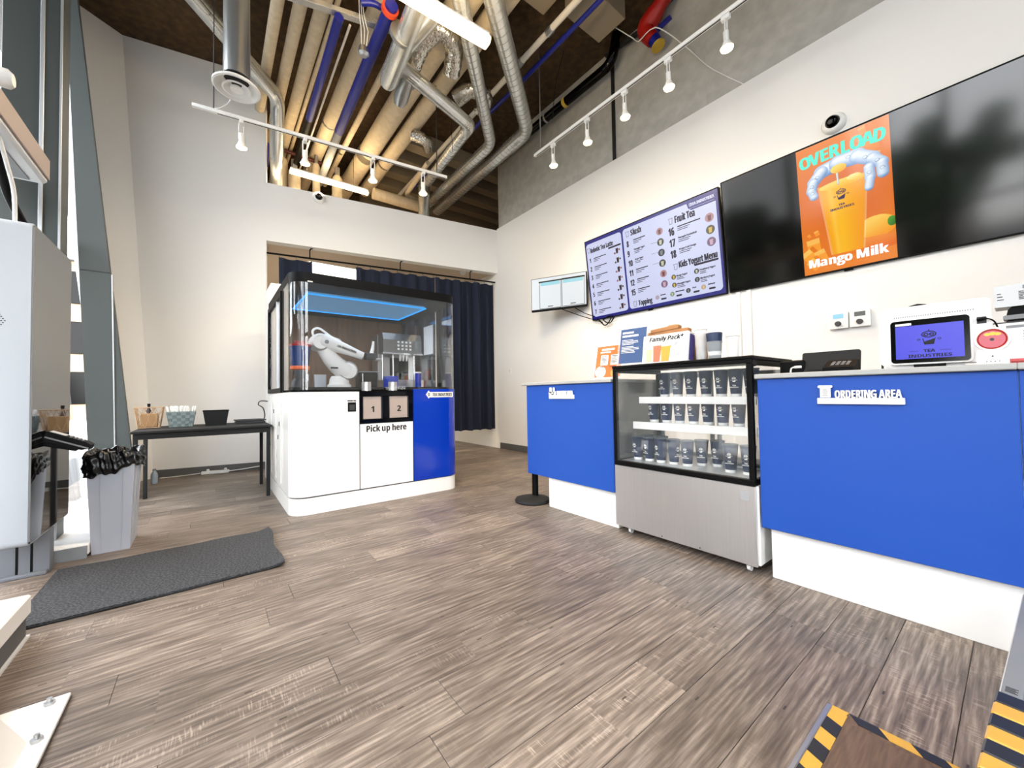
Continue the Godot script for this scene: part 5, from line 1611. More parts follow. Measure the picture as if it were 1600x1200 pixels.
func counter(t: Node3D, z0: float, z1: float, y: float, b0: float, b1: float) -> void:  # world coordinates, front facing -x
	part(t, "carcass", span(Vector3(2.37, 0.265, maxf(z0 + 0.01, b0)), Vector3(2.98, y - 0.026, z1 - 0.01), 0.002), M.base_grey)
	part(t, "front_panel", span(Vector3(2.345, 0.265, z0), Vector3(2.369, y - 0.027, z1), 0.002), M.blue, "flat bright blue front panel")
	part(t, "plinth", span(Vector3(2.382, 0, b0), Vector3(2.96, 0.265, b1), 0.002), M.white, "recessed white plinth")
	part(t, "worktop", span(Vector3(2.325, y - 0.025, z0 - (0.05 if z0 < -2.0 else 0.008)), Vector3(3.06, y, z1 + 0.0), 0.004), M.worktop)


func counters() -> void:
	var a := thing("counter", "short blue counter with white plinth, left of the display cooler", "counter")
	counter(a, -2.82, -1.83, 1.1, -2.575, -1.83)
	var s := part(a, "sign", span(Vector3(2.333, 0.952, -2.505), Vector3(2.345, 0.985, -2.21), 0.002), M.white, "small white takeout area sign")
	var X := func(y: float, z: float) -> Transform3D: return Transform3D(Basis(Vector3.UP, FX), Vector3(2.336, y, z))
	part(s, "lettering", fit(MB.new(), "TAKEOUT AREA", 0.036, X.call(0.983, -2.312), 0.185, 0, 0.006), M.white)
	var ic := MB.new()
	ic.prism(rrect(0.03, 0.05, 0.006, 3, -0.02, 0.04), 0, 0.006, X.call(0.985, -2.46))
	ic.prism(rrect(0.018, 0.045, 0.005, 3, 0.02, 0.042), 0, 0.006, X.call(0.985, -2.46))
	for k in [-0.025, 0.03]:
		ring2(ic, 0.018, 0.018, 0.008, 0, 0.006, X.call(1.001, -2.46 + k), 14)
	ic.prism(rrect(0.07, 0.016, 0.004, 2, 0.0, 0.016), 0, 0.006, X.call(0.985, -2.46))
	part(s, "scooter_icon", ic, M.white)
	var b := thing("counter", "long blue ordering counter with white plinth, right of the display cooler", "counter")
	counter(b, -0.868, -0.004, 1.085, -0.836, 0.5)
	part(b, "end_panel", span(Vector3(2.345, 0.265, -0.002), Vector3(2.369, 1.058, 0.6), 0.002), M.blue)
	part(b, "end_carcass", span(Vector3(2.37, 0.265, -0.012), Vector3(2.98, 1.058, 0.6), 0.0), M.white)
	part(b, "end_worktop", span(Vector3(2.325, 1.06, -0.004), Vector3(3.06, 1.085, 0.6), 0.003), M.worktop)
	var s2 := part(b, "sign", span(Vector3(2.331, 0.928, -0.603), Vector3(2.345, 0.957, -0.3), 0.002), M.white, "white ordering area sign")
	part(s2, "lettering", fit(MB.new(), "ORDERING AREA", 0.037, X.call(0.956, -0.421), 0.226, 0, 0.008), M.white)
	var sc := MB.new()
	sc.prism(rrect(0.04, 0.05, 0.003, 2, 0, 0.027), 0, 0.008, X.call(0.957, -0.57))
	sc.prism(rrect(0.056, 0.012, 0.005, 3, 0, 0.054), 0, 0.01, X.call(0.957, -0.57))
	part(s2, "scroll_icon", sc, M.white)
	var ln := MB.new()
	for k in 4:
		ln.prism(rrect(0.022 - 0.004 * (k % 2), 0.0022, 0.001, 1, 0, 0.012 + k * 0.009), 0.008, 0.0088, X.call(0.957, -0.57))
	part(s2, "scroll_lines", ln, M.ink)
	# crowd post behind the short counter
	var p := thing("barrier_post", "black crowd-barrier post on a round base behind the short counter", "post", Vector3(2.38, 0, -2.8))
	part(p, "base", MB.new().lathe([Vector2(0, 0), Vector2(0.16, 0), Vector2(0.165, 0.012), Vector2(0.155, 0.028), Vector2(0.05, 0.045), Vector2(0.032, 0.055), Vector2(0, 0.055)], 32), M.black_matt)
	part(p, "pole", MB.new().tube([Vector3(0.035, 0.05, 0.0), Vector3(0.035, 0.96, 0.0)], 0.03, 18), M.black)
	part(p, "cap", MB.new().tube([Vector3(0.035, 0.96, 0.0), Vector3(0.035, 1.0, 0.0)], 0.033, 18), M.black)


# ---------- glass display cooler and its cups ----------

func display_cooler() -> void:
	var x0 := 2.33
	var x1 := 2.92
	var z0 := -1.815
	var z1 := -0.888
	var t := thing("display_cooler", "glass display cooler on castors with a brushed steel front between the two blue counters", "cooler")
	part(t, "steel_front", span(Vector3(x0, 0.045, z0), Vector3(x0 + 0.02, 0.478, z1), 0.003), M.brushed, "brushed stainless steel front")
	part(t, "base_body", span(Vector3(x0 + 0.02, 0.05, z0 + 0.004), Vector3(x1, 0.478, z1 + 0.01), 0.003), M.white)
	part(t, "floor_deck", span(Vector3(x0 + 0.02, 0.48, z0 + 0.01), Vector3(x1 - 0.01, 0.508, z1 - 0.01), 0.002), mat(Color(0.68, 0.7, 0.71), 0.3, 0.3))
	var f := MB.new()
	f.span(Vector3(x0 - 0.004, 0.478, z0), Vector3(x0 + 0.03, 0.512, z1))
	f.span(Vector3(x0 - 0.004, 1.148, z0), Vector3(x0 + 0.03, 1.172, z1))
	f.span(Vector3(x0 - 0.004, 0.512, z0), Vector3(x0 + 0.028, 1.148, z0 + 0.028))
	f.span(Vector3(x0 - 0.004, 0.512, z1 - 0.028), Vector3(x0 + 0.028, 1.148, z1))
	part(t, "front_frame", f, M.black)
	for z in [z0, z1 - 0.026]:
		var g := MB.new()
		g.span(Vector3(x0 + 0.03, 0.478, z), Vector3(x1, 0.512, z + 0.026))
		g.span(Vector3(x0 + 0.03, 1.14, z), Vector3(x1, 1.17, z + 0.026))
		g.span(Vector3(x1 - 0.04, 0.512, z), Vector3(x1, 1.14, z + 0.026))
		part(t, "side_frame", g, M.black)
	part(t, "front_glass", span(Vector3(x0, 0.51, z0 + 0.026), Vector3(x0 + 0.006, 1.15, z1 - 0.026), 0.0), M.glass)
	part(t, "side_glass", span(Vector3(x0 + 0.03, 0.51, z0 + 0.008), Vector3(x1 - 0.04, 1.145, z0 + 0.014), 0.0), M.glass)
	part(t, "side_glass", span(Vector3(x0 + 0.03, 0.51, z1 - 0.014), Vector3(x1 - 0.04, 1.145, z1 - 0.008), 0.0), M.glass)
	part(t, "top", span(Vector3(x0 - 0.006, 1.17, z0 - 0.004), Vector3(x1 + 0.01, 1.19, z1 + 0.01), 0.005), M.black)
	part(t, "top_end", MB.new().tube([Vector3(x0 + 0.03, 1.15, z1 - 0.01), Vector3(x0 + 0.03, 1.15, z1 + 0.008)], 0.02, 14), M.black_matt)
	# sliding doors at the back
	for a in [[z0 + 0.03, -1.36], [-1.34, z1 - 0.03]]:
		var d := part(t, "sliding_door", frame(MB.new(), a[1] - a[0], 0.62, 0.03, 0.012, Transform3D(Basis(Vector3.UP, FX), Vector3(x1 - 0.02, 0.82, (a[0] + a[1]) / 2))), M.alu)
		part(d, "pane", span(Vector3(x1 - 0.026, 0.53, a[0] + 0.03), Vector3(x1 - 0.022, 1.11, a[1] - 0.03), 0.0), M.glass)
		part(d, "handle", span(Vector3(x1 - 0.042, 0.74, a[1] - 0.028), Vector3(x1 - 0.03, 0.9, a[1] - 0.01), 0.003), M.black)
	for a in [[0.962, 0.045, -1.69], [0.782, 0.05, -1.745]]:
		var s := part(t, "shelf", span(Vector3(2.47, a[0] - 0.01, a[2]), Vector3(x1 - 0.05, a[0], z1 - 0.03), 0.001), M.glass)
		part(s, "shelf_lip", span(Vector3(2.462, a[0] - a[1], a[2]), Vector3(2.472, a[0] + 0.002, z1 - 0.03), 0.002), M.white)
		for z in [-1.6, -1.0]:
			part(s, "bracket", span(Vector3(2.6, a[0] - 0.0125, z), Vector3(x1 - 0.05, a[0] - 0.01, z + 0.008), 0.001), M.alu)
	for a in [[x0 + 0.05, -1.72], [x0 + 0.05, -0.945], [x1 - 0.06, -1.72], [x1 - 0.06, -0.945]]:
		var c := part(t, "castor", MB.new().tube([Vector3(a[0] + 0.0, 0.021, a[1] - 0.009), Vector3(a[0], 0.021, a[1] + 0.009)], 0.021, 14), M.plastic_white)
		part(c, "fork", span(Vector3(a[0] - 0.015, 0.02, a[1] - 0.014), Vector3(a[0] + 0.015, 0.05, a[1] - 0.01), 0.001), M.alu)
	for z in [-1.45, -1.2]:
		part(t, "screw", MB.new().tube([Vector3(x0 - 0.002, 0.06, z), Vector3(x0 + 0.001, 0.06, z)], 0.004, 8), M.dark_grey)
	part(t, "sticker", span(Vector3(x0 - 0.0012, 0.395, -0.965), Vector3(x0, 0.445, -0.92), 0.0), mat(Color(0.62, 0.62, 0.63), 0.6), "torn grey sticker")
	# navy paper cups
	var first: Node3D = make_cup()
	var n := 0
	var top := [[-1.535, "lone cup at the left end of the top shelf"], [-1.44, "second cup from the left on the top shelf"], [-1.345, "third cup from the left on the top shelf"], [-1.245, "fourth cup from the left on the top shelf"], [-1.148, "third cup from the right on the top shelf"], [-1.062, "second cup from the right on the top shelf"], [-0.975, "rightmost cup on the top shelf"]]
	var mid := [[-1.625, "leftmost cup on the middle shelf"], [-1.525, "second cup from the left on the middle shelf"], [-1.43, "third cup from the left on the middle shelf"], [-1.333, "fourth cup from the left on the middle shelf"], [-1.237, "third cup from the right on the middle shelf"], [-1.143, "second cup from the right on the middle shelf"], [-1.05, "rightmost cup on the middle shelf"]]
	var low := [[2.49, -1.725, "leftmost cup on the cooler floor"], [2.49, -1.63, "second cup from the left on the cooler floor"], [2.49, -1.54, "third cup from the left on the cooler floor"], [2.49, -1.445, "fourth cup from the left on the cooler floor, label turned away"], [2.49, -1.35, "fifth cup from the left on the cooler floor"], [2.58, -1.3, "sixth cup from the left on the cooler floor, set back"], [2.62, -1.215, "lidded cup near the middle of the cooler floor, farthest back"], [2.49, -1.08, "second cup from the right on the cooler floor"], [2.49, -0.98, "rightmost cup on the cooler floor"], [2.6, -1.6, "cup behind the second and third on the cooler floor"], [2.6, -1.72, "cup behind the leftmost on the cooler floor"]]
	for a in top:
		place_cup(first, n, Vector3(2.55, 0.963, a[0]), "navy paper " + a[1], "cups on the top cooler shelf", rng.randf_range(-0.25, 0.25))
		n += 1
	for a in mid:
		place_cup(first, n, Vector3(2.55, 0.783, a[0]), "navy paper " + a[1], "cups on the middle cooler shelf", rng.randf_range(-0.25, 0.25))
		n += 1
	for i in low.size():
		var a: Array = low[i]
		place_cup(first, n, Vector3(a[0], 0.509, a[1]), "navy paper " + a[2], "cups on the cooler floor", 1.2 if i == 3 else rng.randf_range(-0.4, 0.4))
		n += 1
	for i in 2:
		one("white_tray", MB.new().box(Vector3(2.74, 0.516 + i * 0.02, -1.12), Vector3(0.2, 0.014, 0.3), 0.004, Basis(Vector3.UP, 0.35 * i)), M.light_grey if i == 0 else M.mid_grey, ["pale flat tray lying at the back of the cooler floor", "darker flat tray skewed on top of the pale tray in the cooler"][i], "tray")
	var nb := thing("notice_card", "white card with a short black bar behind the glass at the cooler's upper left", "card", Vector3(2.84, 0.985, -1.66), FX)
	part(nb, "card", span(Vector3(-0.06, 0, 0), Vector3(0.1, 0.16, 0.004), 0.0), M.paper)
	part(nb, "bar", span(Vector3(-0.04, 0.1, 0.004), Vector3(0.02, 0.115, 0.006), 0.0), M.black)


func make_cup() -> Node3D:
	var c := thing("paper_cup", "navy cup", "cup", Vector3.ZERO)
	part(c, "sleeve", MB.new().lathe([Vector2(0.0295, 0.016), Vector2(0.0425, 0.158), Vector2(0.044, 0.16), Vector2(0.044, 0.164), Vector2(0.0405, 0.164), Vector2(0.0405, 0.158)], 24), M.navy)
	part(c, "white_foot", MB.new().lathe([Vector2(0, 0.004), Vector2(0.028, 0.004), Vector2(0.028, 0), Vector2(0.0296, 0), Vector2(0.0306, 0.0165)], 24), M.white)
	part(c, "lid", MB.new().lathe([Vector2(0.0445, 0.162), Vector2(0.0445, 0.168), Vector2(0.036, 0.169), Vector2(0.035, 0.166), Vector2(0, 0.166)], 24), mat(Color(0.3, 0.33, 0.36), 0.4))
	var face := Transform3D(Basis(Vector3.UP, FX) * Basis(Vector3.RIGHT, 0.091), Vector3(-0.0377, 0.085, 0))
	part(c, "emblem", emblem(MB.new(), 0.042, face * at(0, 0.014, 0.001)), M.white)
	part(c, "lettering", text(text(MB.new(), "TEA", 0.0085, face * at(0, -0.022, 0.001)), "INDUSTRIES", 0.0065, face * at(0, -0.032, 0.0015), 0.95), M.white)
	return c


func place_cup(first: Node3D, n: int, p: Vector3, label: String, group: String, turn: float) -> void:
	var c: Node3D = first if n == 0 else copy(first, label, p)
	c.position = p
	c.rotation.y = turn
	c.set_meta("label", label)
	c.set_meta("group", group)


# ---------- things on the counters ----------

func lines(mb: MB, x0: float, x1: float, y: float, n: int, gap: float, h: float, xf: Transform3D, z := 0.0) -> void:
	for i in n:
		var w := (x1 - x0) * (0.55 + 0.45 * absf(sin(i * 2.3 + x0 * 40.0)))
		mb.prism(poly([x0, y - i * gap, x0 + w, y - i * gap, x0 + w, y - i * gap - h, x0, y - i * gap - h]), z, z + 0.0006, xf, false)


func counter_things() -> void:
	# acrylic holder with the blue notice, on the cooler
	var a := thing("sign_holder", "clear acrylic holder with a blue printed notice at the cooler's left end", "sign holder", Vector3(2.44, 1.192, -1.735), FX + 0.12, "", -0.2)
	part(a, "acrylic", span(Vector3(-0.118, 0, -0.004), Vector3(0.118, 0.315, 0.003), 0.001), M.acrylic)
	part(a, "foot", span(Vector3(-0.118, -0.0, -0.08), Vector3(0.118, 0.004, 0.004), 0.001), M.acrylic)
	part(a, "notice", span(Vector3(-0.1, 0.02, 0.0035), Vector3(0.106, 0.285, 0.005), 0.0), M.poster_blue)
	var mb := MB.new()
	lines(mb, -0.085, 0.05, 0.262, 2, 0.026, 0.014, Transform3D(), 0.005)
	lines(mb, -0.085, 0.05, 0.2, 4, 0.011, 0.004, Transform3D(), 0.005)
	lines(mb, -0.085, 0.06, 0.148, 5, 0.011, 0.004, Transform3D(), 0.005)
	part(a, "print", mb, M.white)
	# orange holder on the short counter
	var o := thing("sign_holder", "orange printed sign in a holder on the short counter, partly behind the blue notice", "sign holder", Vector3(2.52, 1.102, -2.03), FX + 0.1, "", -0.24)
	part(o, "board", span(Vector3(-0.125, 0, -0.004), Vector3(0.125, 0.295, 0.0), 0.001), M.acrylic)
	part(o, "print_sheet", span(Vector3(-0.115, 0.022, 0.0005), Vector3(0.12, 0.285, 0.002), 0.0), M.orange)
	var om := MB.new()
	lines(om, -0.07, 0.1, 0.264, 1, 0.03, 0.016, Transform3D(), 0.002)
	lines(om, -0.08, 0.09, 0.238, 1, 0.03, 0.012, Transform3D(), 0.002)
	for s in [-0.045, 0.05]:
		om.prism(rrect(0.07, 0.085, 0.004, 2, s + 0.01, 0.165), 0.002, 0.0028)
	om.prism(disc(0.05, 18, -0.06, 0.065), 0.002, 0.003)
	part(o, "white_print", om, M.white)
	var od := MB.new()
	for s in [-0.045, 0.05]:
		lines(od, s - 0.018, s + 0.038, 0.2, 6, 0.012, 0.005, Transform3D(), 0.003)
	lines(od, -0.07, -0.005, 0.112, 1, 0.01, 0.006, Transform3D(), 0.003)
	lines(od, 0.02, 0.09, 0.112, 1, 0.01, 0.006, Transform3D(), 0.003)
	part(o, "dark_print", od, M.dark_grey)
	part(o, "yellow_fruit", MB.new().prism(disc(0.034, 16, 0.07, 0.055), 0.002, 0.003), M.tape_yellow)
	# family pack carton with brown cartons behind
	var f := thing("drink_carton", "white Family Pack carton leaning on the cooler top", "carton", Vector3(2.44, 1.194, -1.475), FX, "", -0.16)
	part(f, "carton", span(Vector3(-0.17, 0, -0.09), Vector3(0.165, 0.205, 0.0), 0.003), M.white)
	part(f, "side_print", span(Vector3(0.165, 0.015, -0.085), Vector3(0.1665, 0.19, -0.02), 0.0), M.purple)
	part(f, "lettering", text(MB.new(), "Family Pack*", 0.03, Transform3D(Basis(Vector3(1, 0, 0), Vector3(0.2, 1, 0), Vector3(0, 0, 1)), Vector3(0.005, 0.158, 0.0008)), 1.02), M.ink)
	for d in [[-0.115, 0.025, 0.09, Color(0.93, 0.76, 0.62)], [-0.055, 0.032, 0.115, Color(0.87, 0.45, 0.33)], [0.01, 0.036, 0.105, Color(0.95, 0.63, 0.25)]]:
		part(f, "printed_drink", MB.new().prism(poly([d[0] - d[1] * 0.75, 0.012, d[0] + d[1] * 0.75, 0.012, d[0] + d[1], 0.012 + d[2], d[0] - d[1], 0.012 + d[2]]), 0.0, 0.0012, Transform3D(), false), mat(d[3], 0.7))
	var fl := MB.new()
	lines(fl, 0.075, 0.145, 0.135, 6, 0.008, 0.002, Transform3D(), 0.0)
	lines(fl, 0.065, 0.125, 0.065, 3, 0.008, 0.003, Transform3D(), 0.0)
	for k in 5:
		fl.prism(poly([0.03 + k * 0.01, 0.115, 0.034 + k * 0.01, 0.115, 0.06 + k * 0.014, 0.155, 0.057 + k * 0.014, 0.155]), 0, 0.0008, Transform3D(), false)
	part(f, "small_print", fl, M.mid_grey)
	var b := thing("brown_carton", "brown folded carton standing behind the Family Pack carton", "carton", Vector3(2.57, 1.192, -1.5), FX, "", -0.12)
	part(b, "board", span(Vector3(-0.2, 0, -0.05), Vector3(0.12, 0.25, 0.0), 0.003), M.card)
	part(b, "flap", MB.new().box(Vector3(-0.06, 0.26, -0.02), Vector3(0.22, 0.03, 0.05), 0.004, Basis(Vector3.BACK, 0.06)), M.card)
	part(b, "tab", MB.new().box(Vector3(0.0, 0.275, -0.02), Vector3(0.07, 0.02, 0.04), 0.003), M.kraft)
	var b2 := thing("brown_carton", "brown carton at the right of the Family Pack carton with a purple print", "carton", Vector3(2.6, 1.192, -1.3), FX, "", -0.12)
	part(b2, "board", span(Vector3(-0.08, 0, -0.06), Vector3(0.02, 0.2, 0.0), 0.003), M.card)
	part(b2, "flap", span(Vector3(-0.08, 0.2, -0.055), Vector3(0.015, 0.204, -0.005), 0.001), M.kraft)
	# cups on the cooler top
	var c := thing("cup_stack", "upturned navy cup over a stack of clear cups on the cooler top", "cup stack", Vector3(2.52, 1.191, -1.17))
	part(c, "navy_cup", MB.new().lathe([Vector2(0.043, 0.105), Vector2(0.047, 0.17), Vector2(0.045, 0.173), Vector2(0, 0.173)], 24), M.navy)
	part(c, "inner_cup", MB.new().lathe([Vector2(0.033, 0.0), Vector2(0.041, 0.1), Vector2(0, 0.1)], 22), mat(Color(0.28, 0.3, 0.34), 0.4))
	part(c, "clear_cup", MB.new().lathe([Vector2(0.036, 0.0), Vector2(0.046, 0.115), Vector2(0.049, 0.117), Vector2(0.046, 0.119)], 24), M.cup_clear)
	part(c, "white_label", MB.new().lathe([Vector2(0.0365, 0.03), Vector2(0.0385, 0.055)], 24), M.white)
	for d in [[-1.255, 0.2, "tall clear plastic cup left of the navy cup on the cooler"], [-1.06, 0.135, "short clear plastic cup right of the navy cup on the cooler"]]:
		var e := thing("clear_cup", d[2], "cup", Vector3(2.52, 1.191, d[0]))
		part(e, "wall", MB.new().lathe([Vector2(0.03, 0.0), Vector2(0.037, d[1]), Vector2(0.04, d[1] + 0.003), Vector2(0.036, d[1] + 0.005), Vector2(0.029, 0.004), Vector2(0, 0.004)], 22), M.cup_clear)
		part(e, "rim", MB.new().lathe([Vector2(0.038, d[1]), Vector2(0.041, d[1] + 0.004), Vector2(0.037, d[1] + 0.006)], 22), M.plastic_white)

	# till with customer screen
	var p := thing("till", "white till with a black-framed customer screen facing out", "till", Vector3(2.6, 1.087, -0.244), FX + 0.02, "", -0.06)
	part(p, "shell", MB.new().prism(rrect(0.352, 0.278, 0.022, 5, 0.003, 0.159), -0.05, -0.012), M.plastic_white)
	part(p, "lower_body", MB.new().prism(poly([-0.16, 0.0, -0.125, 0.0, -0.1, 0.2, -0.16, 0.24]), -0.04, -0.01), M.plastic_white)
	part(p, "foot", span(Vector3(-0.15, 0.0, -0.13), Vector3(0.1, 0.02, 0.0), 0.004), M.light_grey)
	part(p, "neck", span(Vector3(-0.055, 0.0, -0.02), Vector3(0.045, 0.035, 0.012), 0.003), M.black)
	var sh := part(p, "screen_housing", MB.new().prism(rrect(0.262, 0.212, 0.018, 4, -0.005, 0.126), -0.012, 0.018), M.plastic_white)
	part(sh, "bezel", MB.new().prism(rrect(0.248, 0.2, 0.014, 4, -0.005, 0.127), 0.018, 0.021), M.black_gloss)
	var sc := part(p, "screen", span(Vector3(-0.112, 0.045, 0.021), Vector3(0.102, 0.2, 0.0216), 0.0), glow(Color(0.27, 0.27, 0.95), 0.75), "lit violet-blue screen")
	part(sc, "emblem", emblem(MB.new(), 0.09, at(-0.003, 0.13, 0.0217)), M.ink)
	var tl := text(MB.new(), "TEA", 0.0145, at(-0.003, 0.072, 0.0222), 1.1)
	text(tl, "INDUSTRIES", 0.0145, at(-0.003, 0.05, 0.0222), 1.25)
	lines(tl, -0.065, -0.03, 0.08, 1, 0.1, 0.0015, Transform3D(), 0.0217)
	lines(tl, 0.03, 0.065, 0.08, 1, 0.1, 0.0015, Transform3D(), 0.0217)
	part(sc, "lettering", tl, M.ink)
	part(sc, "white_tag", span(Vector3(-0.112, 0.203, 0.021), Vector3(-0.058, 0.213, 0.022), 0.0), M.white)
	var vents := MB.new()
	for i in 34:
		vents.span(Vector3(-0.12 + i * 0.0075, 0.247, -0.0125), Vector3(-0.116 + i * 0.0075, 0.254, -0.0115), 0.0)
	part(p, "vents", vents, M.mid_grey)
	part(p, "socket", span(Vector3(0.138, 0.185, -0.014), Vector3(0.165, 0.215, -0.011), 0.001), M.dark_grey)
	part(p, "plug_lead", MB.new().tube(curve([Vector3(0.14, 0.2, -0.008), Vector3(0.165, 0.203, 0.0), Vector3(0.185, 0.19, -0.01), Vector3(0.195, 0.16, -0.03)], 12), [0.007, 0.007, 0.007, 0.007, 0.003, 0.003, 0.003, 0.003, 0.003, 0.003, 0.003, 0.003, 0.003], 6), M.black)
	part(p, "lock", MB.new().prism(rrect(0.018, 0.014, 0.003, 2, -0.127, 0.014), -0.01, -0.006), M.dark_grey)
	# round lit speaker
	var r := thing("payment_speaker", "round pink-lit payment speaker on a white base beside the till", "speaker", Vector3(2.5, 1.087, -0.064), FX)
	part(r, "base", MB.new().prism(rrect(0.084, 0.06, 0.008, 4, 0, 0.03), -0.03, 0.004), M.plastic_white)
	part(r, "rim", MB.new().lathe([Vector2(0.047, -0.03), Vector2(0.05, -0.01), Vector2(0.048, 0.0), Vector2(0.042, 0.003), Vector2(0.04, -0.002)], 28, Transform3D(Basis(Vector3.RIGHT, PI / 2), Vector3(0, 0.104, 0))), M.plastic_white)
	part(r, "ring", MB.new().lathe([Vector2(0.041, -0.003), Vector2(0.036, -0.001), Vector2(0.034, -0.004)], 28, Transform3D(Basis(Vector3.RIGHT, PI / 2), Vector3(0, 0.104, 0))), glow(Color(0.85, 0.1, 0.1), 0.6))
	part(r, "face", MB.new().prism(disc(0.036, 26, 0, 0.104), -0.02, -0.003), glow(Color(1.0, 0.5, 0.56), 0.7))
	part(r, "lens", MB.new().prism(disc(0.006, 12, 0, 0.103), -0.003, 0.0), M.dark_grey)
	part(r, "glow_clouds", MB.new().prism(disc(0.009, 10, -0.012, 0.124, 0.7), -0.003, -0.002).prism(disc(0.01, 10, 0.002, 0.126, 0.7), -0.003, -0.002).prism(disc(0.009, 10, 0.015, 0.124, 0.7), -0.003, -0.002), glow(Color(1.0, 0.8, 0.3), 1.1))
	var dots := MB.new()
	for i in 4:
		dots.prism(disc(0.002, 8, -0.016 + i * 0.011, 0.014), 0.004, 0.0046)
	dots.prism(disc(0.003, 10, 0, 0.035), 0.004, 0.0048)
	part(r, "marks", dots, M.dark_grey)
	# leaning white sheet with small print and a red strip (its square code is left out)
	var q := thing("price_sheet", "white upright sheet with grey print and red strip at the counter's right end", "sign", Vector3(2.72, 1.087, 0.03), FX, "", -0.1)
	part(q, "sheet", span(Vector3(-0.095, 0, -0.004), Vector3(0.2, 0.19, 0), 0.001), M.paper)
	part(q, "red_strip", span(Vector3(-0.095, 0.002, 0.0), Vector3(0.2, 0.03, 0.001), 0.0), mat(Color(0.85, 0.36, 0.36), 0.6))
	part(q, "edge", span(Vector3(-0.096, 0.187, -0.005), Vector3(0.2, 0.192, 0.001), 0.0), M.dark_grey)
	var qp := MB.new()
	lines(qp, -0.06, 0.03, 0.176, 1, 0.01, 0.012, Transform3D(), 0.0)
	lines(qp, -0.015, 0.02, 0.15, 5, 0.012, 0.004, Transform3D(), 0.0)
	lines(qp, -0.01, 0.05, 0.07, 3, 0.011, 0.004, Transform3D(), 0.0)
	part(q, "print", qp, M.mid_grey)
	part(q, "red_print", MB.new().prism(poly([-0.05, 0.012, 0.03, 0.012, 0.03, 0.02, -0.05, 0.02]), 0.001, 0.0016, Transform3D(), false), M.red)
	# label printer on a black stand
	var l := thing("label_printer", "pale label printer raised on a black stand at the right edge", "printer", Vector3(2.98, 1.087, 0.02), FX)
	part(l, "stand", span(Vector3(-0.05, 0, -0.06), Vector3(0.16, 0.225, 0.0), 0.006), M.dark_grey)
	part(l, "plate", MB.new().prism(rrect(0.22, 0.02, 0.008, 3, 0.05, 0.235), -0.08, 0.02), M.mid_grey)
	part(l, "cradle", MB.new().prism(poly([-0.05, 0.245, 0.17, 0.245, 0.17, 0.3, 0.02, 0.288, -0.03, 0.29, -0.045, 0.27]), -0.07, 0.01, Transform3D(), false), M.black)
	part(l, "housing", MB.new().prism(rrect(0.27, 0.1, 0.006, 3, 0.05, 0.335), -0.12, 0.02), M.light_grey)
	part(l, "slot", span(Vector3(0.0, 0.362, 0.02), Vector3(0.18, 0.378, 0.0215), 0.001), M.mid_grey)
	var lm := MB.new()
	lines(lm, -0.075, -0.055, 0.35, 3, 0.014, 0.004, Transform3D(), 0.02)
	lines(lm, -0.012, 0.008, 0.352, 6, 0.007, 0.004, Transform3D(), 0.02)
	part(l, "print", lm, M.dark_grey)
	# black tablet and card reader
	var tb := thing("tablet", "black folded tablet stand left of the till", "tablet", Vector3(2.62, 1.087, -0.62), FX, "", -0.25)
	part(tb, "case", MB.new().prism(rrect(0.25, 0.12, 0.01, 3, 0.0, 0.06), -0.012, 0.0), M.black_matt)
	part(tb, "stand", MB.new().box(Vector3(0, 0.035, -0.035), Vector3(0.2, 0.006, 0.08), 0.002, Basis(Vector3.RIGHT, 0.5)), M.black)
	var cr := thing("card_reader", "black card reader with grey keys in front of the tablet", "card reader", Vector3(2.5, 1.087, -0.545), FX)
	part(cr, "body", MB.new().prism(poly([0.06, 0.0, 0.06, 0.02, -0.05, 0.06, -0.07, 0.05, -0.07, 0.0]), -0.06, 0.06, Transform3D(Basis(Vector3(0, 0, 1), Vector3(0, 1, 0), Vector3(-1, 0, 0)), Vector3.ZERO), false), M.black)
	for i in 4:
		for j in 3:
			part(cr, "key", MB.new().box(Vector3(-0.03 + i * 0.02, 0.048 - j * 0.0075, -0.02 + j * 0.02), Vector3(0.014, 0.004, 0.012), 0.001, Basis(Vector3.RIGHT, 0.35)), M.mid_grey)
	one("white_plug_lead", MB.new().tube(curve([Vector3(2.5, 1.092, -0.76), Vector3(2.5, 1.115, -0.755), Vector3(2.5, 1.12, -0.735), Vector3(2.5, 1.12, -0.71)], 10), [0.004, 0.004, 0.004, 0.004, 0.004, 0.004, 0.007, 0.007, 0.007, 0.007, 0.007], 6), M.plastic_white, "short white plug lead at the left end of the ordering counter", "cable")
	one("black_case", span(Vector3(2.62, 1.087, -0.85), Vector3(2.84, 1.165, -0.73), 0.008), M.black, "black box on the ordering counter next to the cooler top", "box")
	# office chair behind the counter
	var ch := thing("office_chair", "black office chair back showing over the till", "chair", Vector3(3.36, 0, -0.4))
	part(ch, "backrest", MB.new().prism(disc(0.17, 32, 0.04, 1.1, 2.35), -0.05, 0.02, Transform3D(Basis(Vector3.UP, FX), Vector3.ZERO)), M.black_matt)
	part(ch, "seat", MB.new().prism(rrect(0.5, 0.48, 0.08, 6), 0.55, 0.63, Transform3D(Basis(Vector3.RIGHT, -PI / 2), Vector3(0.3, 0, 0))), M.black_matt)
	part(ch, "spine", MB.new().bar(Vector3(0.02, 0.58, 0), Vector3(0.02, 0.95, 0), 0.06, 0.03), M.black)
	part(ch, "column", MB.new().tube([Vector3(0.3, 0.1, 0), Vector3(0.3, 0.55, 0)], 0.03, 12), M.black)
